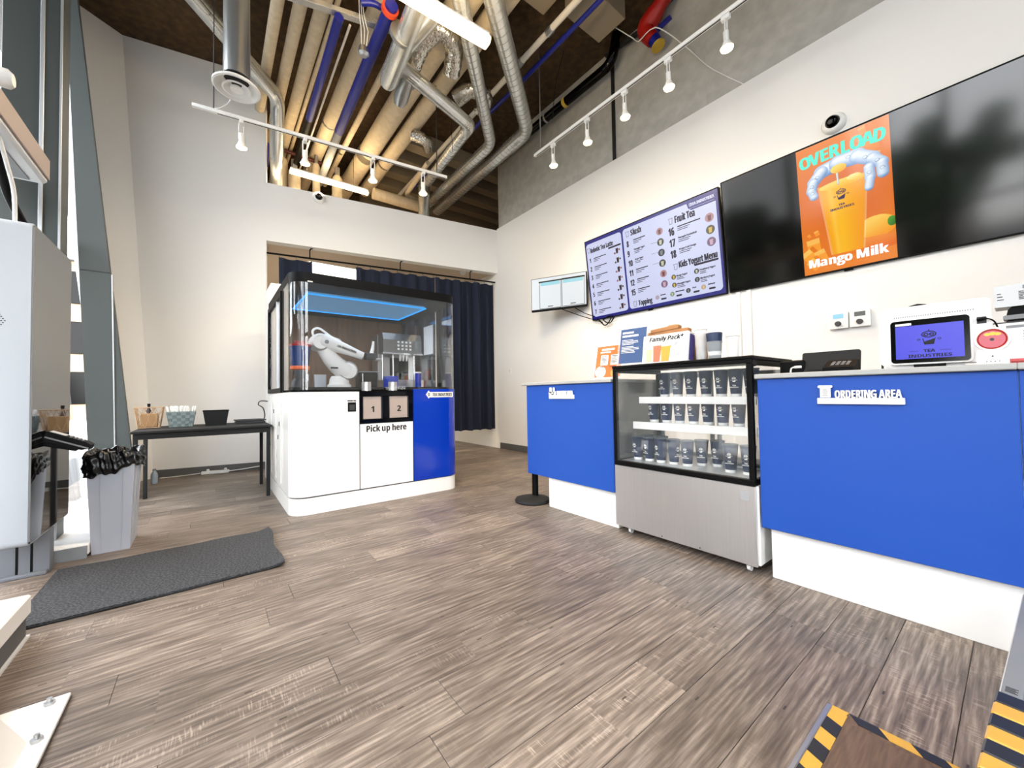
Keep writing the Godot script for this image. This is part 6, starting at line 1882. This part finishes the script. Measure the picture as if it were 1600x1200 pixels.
	for i in 5:
		var d := Vector3(cos(TAU * i / 5), 0, sin(TAU * i / 5)) * 0.28
		part(ch, "leg", MB.new().bar(Vector3(0.3, 0.09, 0), Vector3(0.3, 0.05, 0) + d, 0.04, 0.025), M.black)
		part(ch, "wheel", MB.new().tube([Vector3(0.3, 0.027, -0.012) + d, Vector3(0.3, 0.027, 0.012) + d], 0.027, 12), M.rubber)


# ---------- screens and fittings on the walls ----------

func screen_body(t: Node3D, w: float, h: float) -> void:
	part(t, "housing", MB.new().box(Vector3(0, h / 2, -0.025), Vector3(w, h, 0.045), 0.006), M.black)
	part(t, "wall_bracket", span(Vector3(-w * 0.2, h * 0.35, -0.1), Vector3(w * 0.2, h * 0.6, -0.045), 0.003), M.dark_grey)
	part(t, "bezel", frame(MB.new(), w, h, 0.012, 0.004, at(0, h / 2, -0.002)), M.black)
	part(t, "maker_plate", span(Vector3(-0.03, -0.012, -0.02), Vector3(0.03, 0.0, -0.005), 0.002), M.black)


func wall_screens() -> void:
	var tilt := 0.129
	heavy = 0.035
	# menu
	var w := 1.8
	var h := 1.085
	var t := thing("menu_screen", "lit blue-bordered drink menu screen on the wall over the cooler", "screen", Vector3(4.225, 2.0, -2.713), FX, "", tilt)
	screen_body(t, w, h)
	var X := func(z: float) -> float: return z + 2.713
	part(t, "display", span(Vector3(-w / 2 + 0.012, 0.012, -0.002), Vector3(w / 2 - 0.012, h - 0.012, 0.001), 0.0), glow(Color(0.07, 0.09, 0.62), 0.5))
	var pm := MB.new()
	var lpx: float = (X.call(-3.585) + X.call(-3.02)) / 2
	pm.prism(rrect(0.575, 0.985, 0.04, 6, lpx, 0.54), 0.001, 0.0014)
	pm.prism(rrect(1.14, 0.99, 0.04, 6, (X.call(-2.99) + X.call(-1.85)) / 2, 0.545), 0.001, 0.0014)
	part(t, "white_panels", pm, glow(Color(0.82, 0.84, 0.96), 0.82))
	var tab := MB.new().prism(poly([X.call(-2.16), 1.06, X.call(-2.14), 0.985, X.call(-2.11), 0.958, X.call(-1.83), 0.958, X.call(-1.83), 1.06]), 0.0014, 0.0018)
	part(t, "name_tab", tab, glow(Color(0.07, 0.09, 0.62), 0.5))
	var tw := text(MB.new(), "TEA INDUSTRIES", 0.03, at(X.call(-1.985), 1.0, 0.002), 0.8)
	emblem(tw, 0.05, at(X.call(-2.115), 1.012, 0.002))
	lines(tw, X.call(-2.13), X.call(-1.86), 0.978, 1, 0.1, 0.002, Transform3D(), 0.002)
	part(t, "name_lettering", tw, glow(Color(0.9, 0.9, 1.0), 0.8))
	var ink := MB.new()
	var put := func(s: String, hh: float, z: float, y: float, sq: float) -> void: text(ink, s, hh, at(X.call(z), y, 0.0016), sq, -1)
	fit(ink, "Robotic Tea Latte", 0.06, at(X.call(-3.52), 0.905, 0.0016), 0.37, -1)
	for i in 7:
		var y := 0.8 - i * 0.116
		put.call(str(i + 1), 0.06, -3.55, y - 0.02, 0.6)
		lines(ink, X.call(-3.48), X.call(-3.24), y + 0.03, 1, 0.02, 0.011, Transform3D(), 0.0015)
		lines(ink, X.call(-3.48), X.call(-3.36), y + 0.006, 2, 0.019, 0.007, Transform3D(), 0.0015)
	fit(ink, "Slush", 0.07, at(X.call(-2.875), 0.934, 0.0016), 0.145, -1)
	for i in 6:
		var y := 0.85 - i * 0.12
		put.call(["8", "9", "10", "11", "12", "15"][i], 0.074, -2.945, y - 0.04, 0.55)
		if i == 1 or i == 2:
			put.call(["", "Pineapple Yogurt", "Grape Yogurt"][i], 0.02, -2.85, y + 0.018, 0.7)
		else:
			lines(ink, X.call(-2.85), X.call(-2.66), y + 0.03, 1, 0.02, 0.012, Transform3D(), 0.0015)
		lines(ink, X.call(-2.85), X.call(-2.72), y + 0.006, 2, 0.019, 0.007, Transform3D(), 0.0015)
		if i in [1, 2, 3]:
			lines(ink, X.call(-2.62), X.call(-2.52), y + 0.024, 1, 0.02, 0.003, Transform3D(), 0.0015)
	fit(ink, "Topping", 0.06, at(X.call(-2.86), 0.075, 0.0016), 0.19, -1)
	fit(ink, "Fruit Tea", 0.076, at(X.call(-2.3), 0.886, 0.0016), 0.225, -1)
	for i in 3:
		var y := 0.81 - i * 0.125
		put.call(["16", "17", "18"][i], 0.085, -2.385, y - 0.046, 0.55)
		if i > 0:
			put.call(["", "Pineapple Passionfruit", "Dragon Fruit Orange"][i], 0.02, -2.28, y + 0.022, 0.75)
		else:
			lines(ink, X.call(-2.28), X.call(-2.02), y + 0.035, 1, 0.02, 0.012, Transform3D(), 0.0015)
		lines(ink, X.call(-2.28), X.call(-2.14), y + 0.01, 2, 0.019, 0.007, Transform3D(), 0.0015)
	fit(ink, "Kids Yogurt Menu", 0.068, at(X.call(-2.3), 0.392, 0.0016), 0.42, -1)
	for a in [["Mango Yogurt", -2.34, 0.3], ["Pineapple Yogurt", -2.34, 0.21], ["Strawberry Yogurt", -2.075, 0.3], ["Blueberry Yogurt", -2.075, 0.21]]:
		put.call(a[0], 0.02, a[1], a[2], 0.72)
		lines(ink, X.call(a[1]), X.call(a[1] + 0.09), a[2] - 0.01, 2, 0.016, 0.007, Transform3D(), 0.0015)
	for a in [["", -2.56], ["", -2.37], ["Pearl", -2.17], ["", -2.0]]:
		if a[0]:
			put.call(a[0], 0.018, a[1], 0.13, 0.7)
		else:
			lines(ink, X.call(a[1]), X.call(a[1] + 0.11), 0.143, 1, 0.02, 0.012, Transform3D(), 0.0015)
		ink.prism(rrect(0.07, 0.02, 0.01, 3, X.call(a[1] + 0.04), 0.09), 0.0014, 0.0018)
	ink.prism(rrect(0.2, 0.022, 0.011, 3, X.call(-3.13), 0.885), 0.0014, 0.0018)
	ink.prism(rrect(0.26, 0.022, 0.011, 3, X.call(-2.0), 0.375), 0.0014, 0.0018)
	for a in [[-3.55, 0.945], [-2.925, 0.965], [-2.35, 0.92], [-2.34, 0.41], [-2.91, 0.1]]:  # little outlined cups
		var c := Vector2(X.call(a[0]), a[1])
		for s in [-1, 1]:
			ink.prism(poly([c.x + s * 0.022, c.y + 0.03, c.x + s * 0.018, c.y + 0.03, c.x + s * 0.012, c.y - 0.03, c.x + s * 0.016, c.y - 0.03]), 0.0014, 0.0018, Transform3D(), false)
		ink.prism(poly([c.x - 0.028, c.y + 0.03, c.x + 0.028, c.y + 0.03, c.x + 0.028, c.y + 0.034, c.x - 0.028, c.y + 0.034]), 0.0014, 0.0018, Transform3D(), false)
		ink.prism(poly([c.x - 0.014, c.y - 0.03, c.x + 0.014, c.y - 0.03, c.x + 0.014, c.y - 0.026, c.x - 0.014, c.y - 0.026]), 0.0014, 0.0018, Transform3D(), false)
	part(t, "menu_lettering", ink, M.screen_ink)
	# round thumbnails of drinks
	for i in 6:
		thumb(t, X.call(-2.495), 0.86 - i * 0.121, 0.042, [0, 1, 2, 1, 0, 3][i])
	for i in 3:
		thumb(t, X.call(-1.927), 0.815 - i * 0.124, 0.046, [0, 4, 3][i])
	for a in [[-2.375, 0.305, 4], [-2.375, 0.215, 4], [-2.11, 0.305, 1], [-2.11, 0.215, 2]]:
		thumb(t, X.call(a[0]), a[1], 0.028, a[2])
	for i in 4:
		thumb(t, X.call([-2.6, -2.41, -2.22, -2.05][i]), 0.12, 0.026, [5, 6, 2, 7][i])
	for i in 7:
		var y := 0.815 - i * 0.117
		var tb := part(t, "drink_picture", MB.new().prism(poly([X.call(-3.112), y - 0.03, X.call(-3.085), y - 0.03, X.call(-3.078), y + 0.035, X.call(-3.118), y + 0.035]), 0.0014, 0.002, Transform3D(), false), glow(Color(0.25, 0.15, 0.15), 0.5))
		part(tb, "fruit", MB.new().prism(disc(0.013, 10, X.call(-3.135), y - 0.02), 0.0014, 0.0019).prism(disc(0.012, 10, X.call(-3.063), y + 0.012), 0.0014, 0.0019), glow([Color(0.6, 0.2, 0.2), Color(0.2, 0.12, 0.1), Color(0.7, 0.3, 0.3), Color(0.75, 0.4, 0.4), Color(0.2, 0.15, 0.15), Color(0.25, 0.12, 0.12), Color(0.55, 0.25, 0.15)][i], 0.6))

	# big screen with the poster in its middle
	var bw := 1.89
	var b := thing("wall_screen", "large black wall screen showing an orange mango drink poster in its middle", "screen", Vector3(4.225, 2.0, -0.848), FX, "", tilt)
	screen_body(b, bw, 1.11)
	part(b, "glass", span(Vector3(-bw / 2 + 0.01, 0.012, -0.002), Vector3(bw / 2 - 0.01, 1.098, 0.001), 0.0), mat(Color(0.01, 0.011, 0.012), 0.1, 0.0, 0.5))
	var pic := StandardMaterial3D.new()
	pic.albedo_color = Color(0.02, 0.02, 0.02)
	pic.roughness = 0.12
	pic.emission_enabled = true
	pic.emission = Color.BLACK
	pic.emission_texture = poster_texture()
	pic.emission_energy_multiplier = 0.85
	var pq := MB.new()
	pq.quad_uv(Vector3(-0.3, 1.095, 0.0014), Vector3(0.298, 1.095, 0.0014), Vector3(0.298, 0.014, 0.0014), Vector3(-0.3, 0.014, 0.0014), Vector3(0, 0, 1))
	var ps := part(b, "poster_picture", pq, pic)
	var ov := MB.new()
	for i in 8:  # the word fans out on an arc
		var s := "OVERLOAD"[i]
		var u := (i - 3.5) / 3.5
		text(ov, s, 0.1, Transform3D(Basis(Vector3.BACK, -0.1 * u), Vector3(u * 0.235, 0.935 + 0.012 * (1 - u * u) - 0.012, 0.002)), 0.84)
	part(ps, "title_lettering", ov, glow(Color(0.3, 0.95, 0.85), 0.85))
	part(ps, "drink_lettering", text(MB.new(), "Mango Milk", 0.07, at(-0.005, 0.07, 0.002), 1.0), glow(Color(1, 1, 1), 0.95))
	var em := emblem(MB.new(), 0.12, at(-0.012, 0.61, 0.002))
	text(em, "TEA", 0.018, at(-0.012, 0.53, 0.002))
	text(em, "INDUSTRIES", 0.018, at(-0.012, 0.503, 0.002), 1.15)
	part(ps, "cup_emblem", em, mat(Color(0.14, 0.07, 0.3), 0.7))
	heavy = 0.018
	# small screen on an arm
	var sx := Vector3(4.165, 0, -3.655) - Vector3(3.8, 0, -4.42)
	var yaw := -atan2(sx.z, sx.x)
	var c := thing("monitor", "small bright monitor on a wall arm left of the menu screen", "monitor", Vector3(3.98, 2.21, -4.037), yaw)
	part(c, "housing", MB.new().box(Vector3(0, 0.247, -0.02), Vector3(0.85, 0.495, 0.035), 0.006), M.black)
	part(c, "display", span(Vector3(-0.415, 0.03, -0.003), Vector3(0.415, 0.485, 0.0), 0.0), glow(Color(0.93, 0.95, 0.96), 0.75))
	var dk := MB.new()
	dk.span(Vector3(-0.3, 0.42, 0.0), Vector3(0.4, 0.44, 0.001), 0.0)
	ring_rect(dk, -0.12, 0.235, 0.33, 0.4, 0.006)
	ring_rect(dk, 0.225, 0.24, 0.33, 0.4, 0.006)
	part(c, "order_boxes", dk, M.ink)
	for a in [[-0.12, 0.38], [0.225, 0.385]]:
		part(c, "order_header", span(Vector3(a[0] - 0.15, 0.37, 0.0), Vector3(a[0] + 0.15, 0.42, 0.0012), 0.0), glow(Color(0.6, 0.85, 0.9), 0.8))
	part(c, "small_print", MB.new().span(Vector3(-0.16, 0.055, 0.0), Vector3(-0.08, 0.068, 0.0008), 0.0).span(Vector3(0.185, 0.06, 0.0), Vector3(0.265, 0.073, 0.0008), 0.0), mat(Color(0.3, 0.3, 0.3), 0.6))
	part(c, "arm", MB.new().tube(fillet([Vector3(0.05, 0.24, -0.03), Vector3(0.05, 0.24, -0.12), Vector3(0.2, 0.24, -0.17), Vector3(0.1, 0.24, -0.21)], 0.03), 0.02, 10), M.black)
	one("monitor_lead", MB.new().tube(curve([Vector3(4.05, 2.25, -4.1), Vector3(4.18, 2.1, -3.8), Vector3(4.2, 2.0, -3.55), Vector3(4.2, 1.95, -3.42)], 20), 0.006, 6), M.black, "thin black lead sagging from the monitor to the menu screen", "cable")
	one("monitor_lead", MB.new().tube(curve([Vector3(4.15, 2.24, -3.9), Vector3(4.2, 2.12, -3.72), Vector3(4.2, 2.05, -3.55)], 14), 0.006, 6), M.black, "second short black lead from the monitor's lower right corner", "cable")
	one("cable_bundle", MB.new().tube(curve([Vector3(4.2, 2.02, -3.5), Vector3(4.2, 1.93, -3.42), Vector3(4.19, 1.9, -3.36), Vector3(4.2, 1.95, -3.3), Vector3(4.2, 2.02, -3.28), Vector3(4.2, 1.98, -3.4), Vector3(4.2, 1.92, -3.3), Vector3(4.2, 2.0, -3.22)], 40), 0.008, 6), M.black, "tangle of black leads under the menu screen's left corner", "cable")


func ring_rect(mb: MB, cx: float, cy: float, w: float, h: float, t: float) -> void:
	for s in [-1, 1]:
		mb.span(Vector3(cx + s * w / 2 - t / 2, cy - h / 2, 0), Vector3(cx + s * w / 2 + t / 2, cy + h / 2, 0.0012), 0.0)
		mb.span(Vector3(cx - w / 2, cy + s * h / 2 - t / 2, 0), Vector3(cx + w / 2, cy + s * h / 2 + t / 2, 0.0012), 0.0)


func thumb(t: Node3D, x: float, y: float, r: float, kind: int) -> void:
	var bg := [Color(0.8, 0.6, 0.62), Color(0.2, 0.22, 0.18), Color(0.14, 0.15, 0.18), Color(0.55, 0.4, 0.55), Color(0.35, 0.33, 0.25), Color(0.8, 0.74, 0.8), Color(0.5, 0.6, 0.4), Color(0.85, 0.72, 0.55)]
	var fg := [Color(0.45, 0.2, 0.22), Color(0.85, 0.84, 0.72), Color(0.5, 0.52, 0.55), Color(0.85, 0.7, 0.78), Color(0.9, 0.75, 0.3), Color(0.75, 0.68, 0.74), Color(0.8, 0.85, 0.7), Color(0.9, 0.8, 0.65)]
	var o := part(t, "drink_thumbnail", MB.new().prism(disc(r, 22, x, y), 0.0014, 0.0018), glow(bg[kind], 0.6))
	part(o, "drink", MB.new().prism(poly([x - r * 0.3, y - r * 0.7, x + r * 0.3, y - r * 0.7, x + r * 0.42, y + r * 0.5, x - r * 0.42, y + r * 0.5]), 0.0018, 0.0022, Transform3D(), false), glow(fg[kind], 0.7))


func poster_texture() -> ImageTexture:  # an orange advert: cream-topped mango drink gripped from above by jointed pale blue machine fingers
	var w := 320
	var h := 580
	var im := Image.create(w, h, false, Image.FORMAT_RGB8)
	for y in h:
		for x in w:
			var v := float(y) / h
			var c := Color(0.89, 0.45, 0.12).lerp(Color(0.96, 0.57, 0.17), absf(v - 0.4) * 1.4)
			var d := Vector2((x - 160) / 190.0, (y - 330) / 260.0).length()
			c = c.lerp(Color(0.84, 0.34, 0.07), clampf(1.0 - d, 0, 1) * 0.6)
			if v > 0.8:
				c = c.lerp(Color(0.93, 0.52, 0.2), (v - 0.8) * 4.0)
			im.set_pixel(x, y, c)
	# mango cubes floating and below
	for a in [[270, 95, 24, 0.4, 0.3], [275, 145, 20, -0.3, 0.6], [60, 395, 12, 0.3, 0.7], [30, 400, 8, 0.5, 0.6], [240, 20, 16, 0.2, 0.4], [52, 452, 34, 0.1, 0.8], [30, 490, 30, 0.6, 0.9], [75, 500, 28, 0.3, 0.8], [45, 530, 26, 0.7, 0.7], [150, 60, 12, 0.5, 0.3], [230, 60, 10, 0.2, 0.3]]:
		cube(im, Vector2(a[0], a[1]), a[2], a[3], a[4])
	blob(im, Vector2(262, 432), Vector2(62, 46), Color(0.97, 0.62, 0.12), Color(0.99, 0.8, 0.35))
	blob(im, Vector2(310, 425), Vector2(14, 20), Color(0.2, 0.45, 0.15), Color(0.3, 0.6, 0.2))
	blob(im, Vector2(250, 500), Vector2(110, 30), Color(0.9, 0.42, 0.1), Color(0.95, 0.55, 0.2))
	# cup of drink
	for y in range(195, 510):
		var k := (y - 195) / 315.0
		var l := int(lerpf(78, 112, k))
		var r := int(lerpf(240, 216, k))
		for x in range(l - 6, r + 7):
			var u := float(x - l) / (r - l)
			var c := Color(0.99, 0.73, 0.1).lerp(Color(0.96, 0.55, 0.06), absf(u - 0.4) * 1.1)
			c = c.lerp(Color(1, 0.88, 0.45), clampf(1.0 - absf(u - 0.22) * 9.0, 0, 1) * 0.4)
			if x < l or x > r:
				c = im.get_pixel(x, y).lerp(Color(1, 0.9, 0.75), 0.45)
			im.set_pixel(x, y, c)
	blob(im, Vector2(159, 205), Vector2(82, 17), Color(0.99, 0.72, 0.12), Color(1, 0.85, 0.4))
	blob(im, Vector2(200, 196), Vector2(24, 12), Color(1, 0.8, 0.3), Color(1, 0.92, 0.6))
	capsule(im, Vector2(144, 150), Vector2(146, 205), 4, Color(1, 0.78, 0.25))
	# jointed fingers and palm
	var pale := Color(0.62, 0.82, 0.96)
	for a in [[150, 118, 90, 130, 30], [150, 115, 215, 118, 32], [90, 130, 58, 165, 24], [215, 118, 262, 148, 27], [58, 165, 48, 200, 20], [48, 200, 56, 228, 17], [262, 148, 290, 178, 22], [290, 178, 292, 222, 19], [250, 180, 252, 225, 18], [252, 225, 246, 262, 15]]:
		capsule(im, Vector2(a[0], a[1]), Vector2(a[2], a[3]), a[4], pale)
	blob(im, Vector2(150, 140), Vector2(28, 18), Color(0.98, 0.7, 0.15), Color(1, 0.85, 0.35))
	for a in [[74, 148], [52, 182], [52, 212], [240, 135], [277, 163], [292, 200], [186, 108], [251, 202]]:
		for k in 22:
			var t := k / 22.0 * TAU
			for q in 2:
				var px := int(a[0] + cos(t) * (9 + q) * 0.8)
				var py := int(a[1] + sin(t) * (6 + q))
				if px >= 0 and py >= 0 and px < w and py < h:
					im.set_pixel(px, py, Color(0.12, 0.2, 0.32) if sin(t * 1.0 + a[0]) > -0.2 else Color(0.4, 0.6, 0.75))
	return ImageTexture.create_from_image(im)


func blob(im: Image, c: Vector2, r: Vector2, a: Color, b: Color) -> void:
	for y in range(maxi(0, int(c.y - r.y)), mini(im.get_height(), int(c.y + r.y) + 1)):
		for x in range(maxi(0, int(c.x - r.x)), mini(im.get_width(), int(c.x + r.x) + 1)):
			var d := Vector2((x - c.x) / r.x, (y - c.y) / r.y)
			if d.length() < 1.0:
				im.set_pixel(x, y, a.lerp(b, clampf(0.6 - d.x * 0.4 - d.y * 0.6, 0, 1)))


func capsule(im: Image, p: Vector2, q: Vector2, r: float, col: Color) -> void:
	for y in range(maxi(0, int(minf(p.y, q.y) - r)), mini(im.get_height(), int(maxf(p.y, q.y) + r) + 1)):
		for x in range(maxi(0, int(minf(p.x, q.x) - r)), mini(im.get_width(), int(maxf(p.x, q.x) + r) + 1)):
			var s := Vector2(x, y)
			var d := s - Geometry2D.get_closest_point_to_segment(s, p, q)
			var k := d.length() / r
			if k < 1.0:
				var lit := clampf(0.75 - (d.y / r) * 0.45 - (d.x / r) * 0.2, 0, 1)
				im.set_pixel(x, y, Color(col.r * 0.35, col.g * 0.5, col.b * 0.72).lerp(Color(0.97, 0.99, 1.0), lit * 1.15 * (1.0 - k * k * 0.5)))


func cube(im: Image, c: Vector2, r: float, turn: float, glow_k: float) -> void:
	for y in range(maxi(0, int(c.y - r * 1.5)), mini(im.get_height(), int(c.y + r * 1.5))):
		for x in range(maxi(0, int(c.x - r * 1.5)), mini(im.get_width(), int(c.x + r * 1.5))):
			var d := (Vector2(x, y) - c).rotated(turn)
			if absf(d.x) < r and absf(d.y) < r:
				var f := Color(1.0, 0.66, 0.2) if d.y > -r * 0.3 else Color(1.0, 0.8, 0.4)
				if d.x > r * 0.45:
					f = Color(0.9, 0.46, 0.1)
				im.set_pixel(x, y, im.get_pixel(x, y).lerp(f, glow_k))


func wall_fittings() -> void:
	for i in 2:
		var t := thing("thermostat", ["left thermostat with a pale blue display on the wall under the big screen", "right thermostat with a grey display on the wall under the big screen"][i], "thermostat", Vector3(4.25, 1.51, [-0.925, -0.785][i]), FX)
		part(t, "body", MB.new().prism(rrect(0.13, 0.138, 0.008, 4, 0, 0.069), 0, 0.035), M.plastic_white)
		part(t, "display", span(Vector3(-0.035, 0.085, 0.035), Vector3(0.035, 0.122, 0.0365), 0.0), mat(Color(0.55, 0.78, 0.92) if i == 0 else Color(0.35, 0.36, 0.36), 0.3))
		part(t, "knob", MB.new().lathe([Vector2(0.022, 0), Vector2(0.02, 0.018), Vector2(0, 0.018)], 18, Transform3D(Basis(Vector3.RIGHT, PI / 2), Vector3(-0.002, 0.04, 0.035))), M.dark_grey)
	var sw := thing("wall_socket", "small white wall plate near the back corner of the menu wall", "socket", Vector3(4.25, 1.36, -5.56), FX)
	part(sw, "plate", MB.new().prism(rrect(0.075, 0.118, 0.006, 3, 0, 0.05), 0, 0.008), M.plastic_white)
	part(sw, "rocker", span(Vector3(-0.012, 0.03, 0.008), Vector3(0.012, 0.07, 0.012), 0.002), M.light_grey)
	for a in [[Vector3(4.25, 3.28, -0.912), Vector3(-1, -0.35, -0.1), "dome security camera on the menu wall above the big screen"], [Vector3(1.3, 4.02, back_line(1.3) + 0.002), Vector3(0, -0.25, 1), "dome security camera on the header near its top edge"]]:
		var d: Vector3 = a[1].normalized()
		var wn := Vector3(-1, 0, 0) if a[0].x > 4 else HDIR.cross(Vector3.UP)
		var x := wn.cross(Vector3.UP).normalized()
		var xf := Basis(x, wn, x.cross(wn))
		var t := thing("security_camera", a[2], "camera", a[0])
		part(t, "base", MB.new().lathe([Vector2(0.085, 0), Vector2(0.085, 0.02), Vector2(0.07, 0.045), Vector2(0.055, 0.05), Vector2(0, 0.05)], 26, Transform3D(xf, Vector3.ZERO)), M.plastic_white)
		var pr := []
		for k in 7:
			pr.append(Vector2(0.052 * cos(k / 6.0 * PI / 2), 0.052 * sin(k / 6.0 * PI / 2)))
		part(t, "dome", MB.new().lathe(pr, 22, Transform3D(xf, wn * 0.045)), M.black_gloss)
		part(t, "lens", MB.new().lathe([Vector2(0.018, 0), Vector2(0.014, 0.008), Vector2(0, 0.008)], 14, Transform3D(Basis(d.cross(Vector3.UP).normalized(), d, d.cross(Vector3.UP).normalized().cross(d)), wn * 0.045 + d * 0.052)), M.dark_grey)
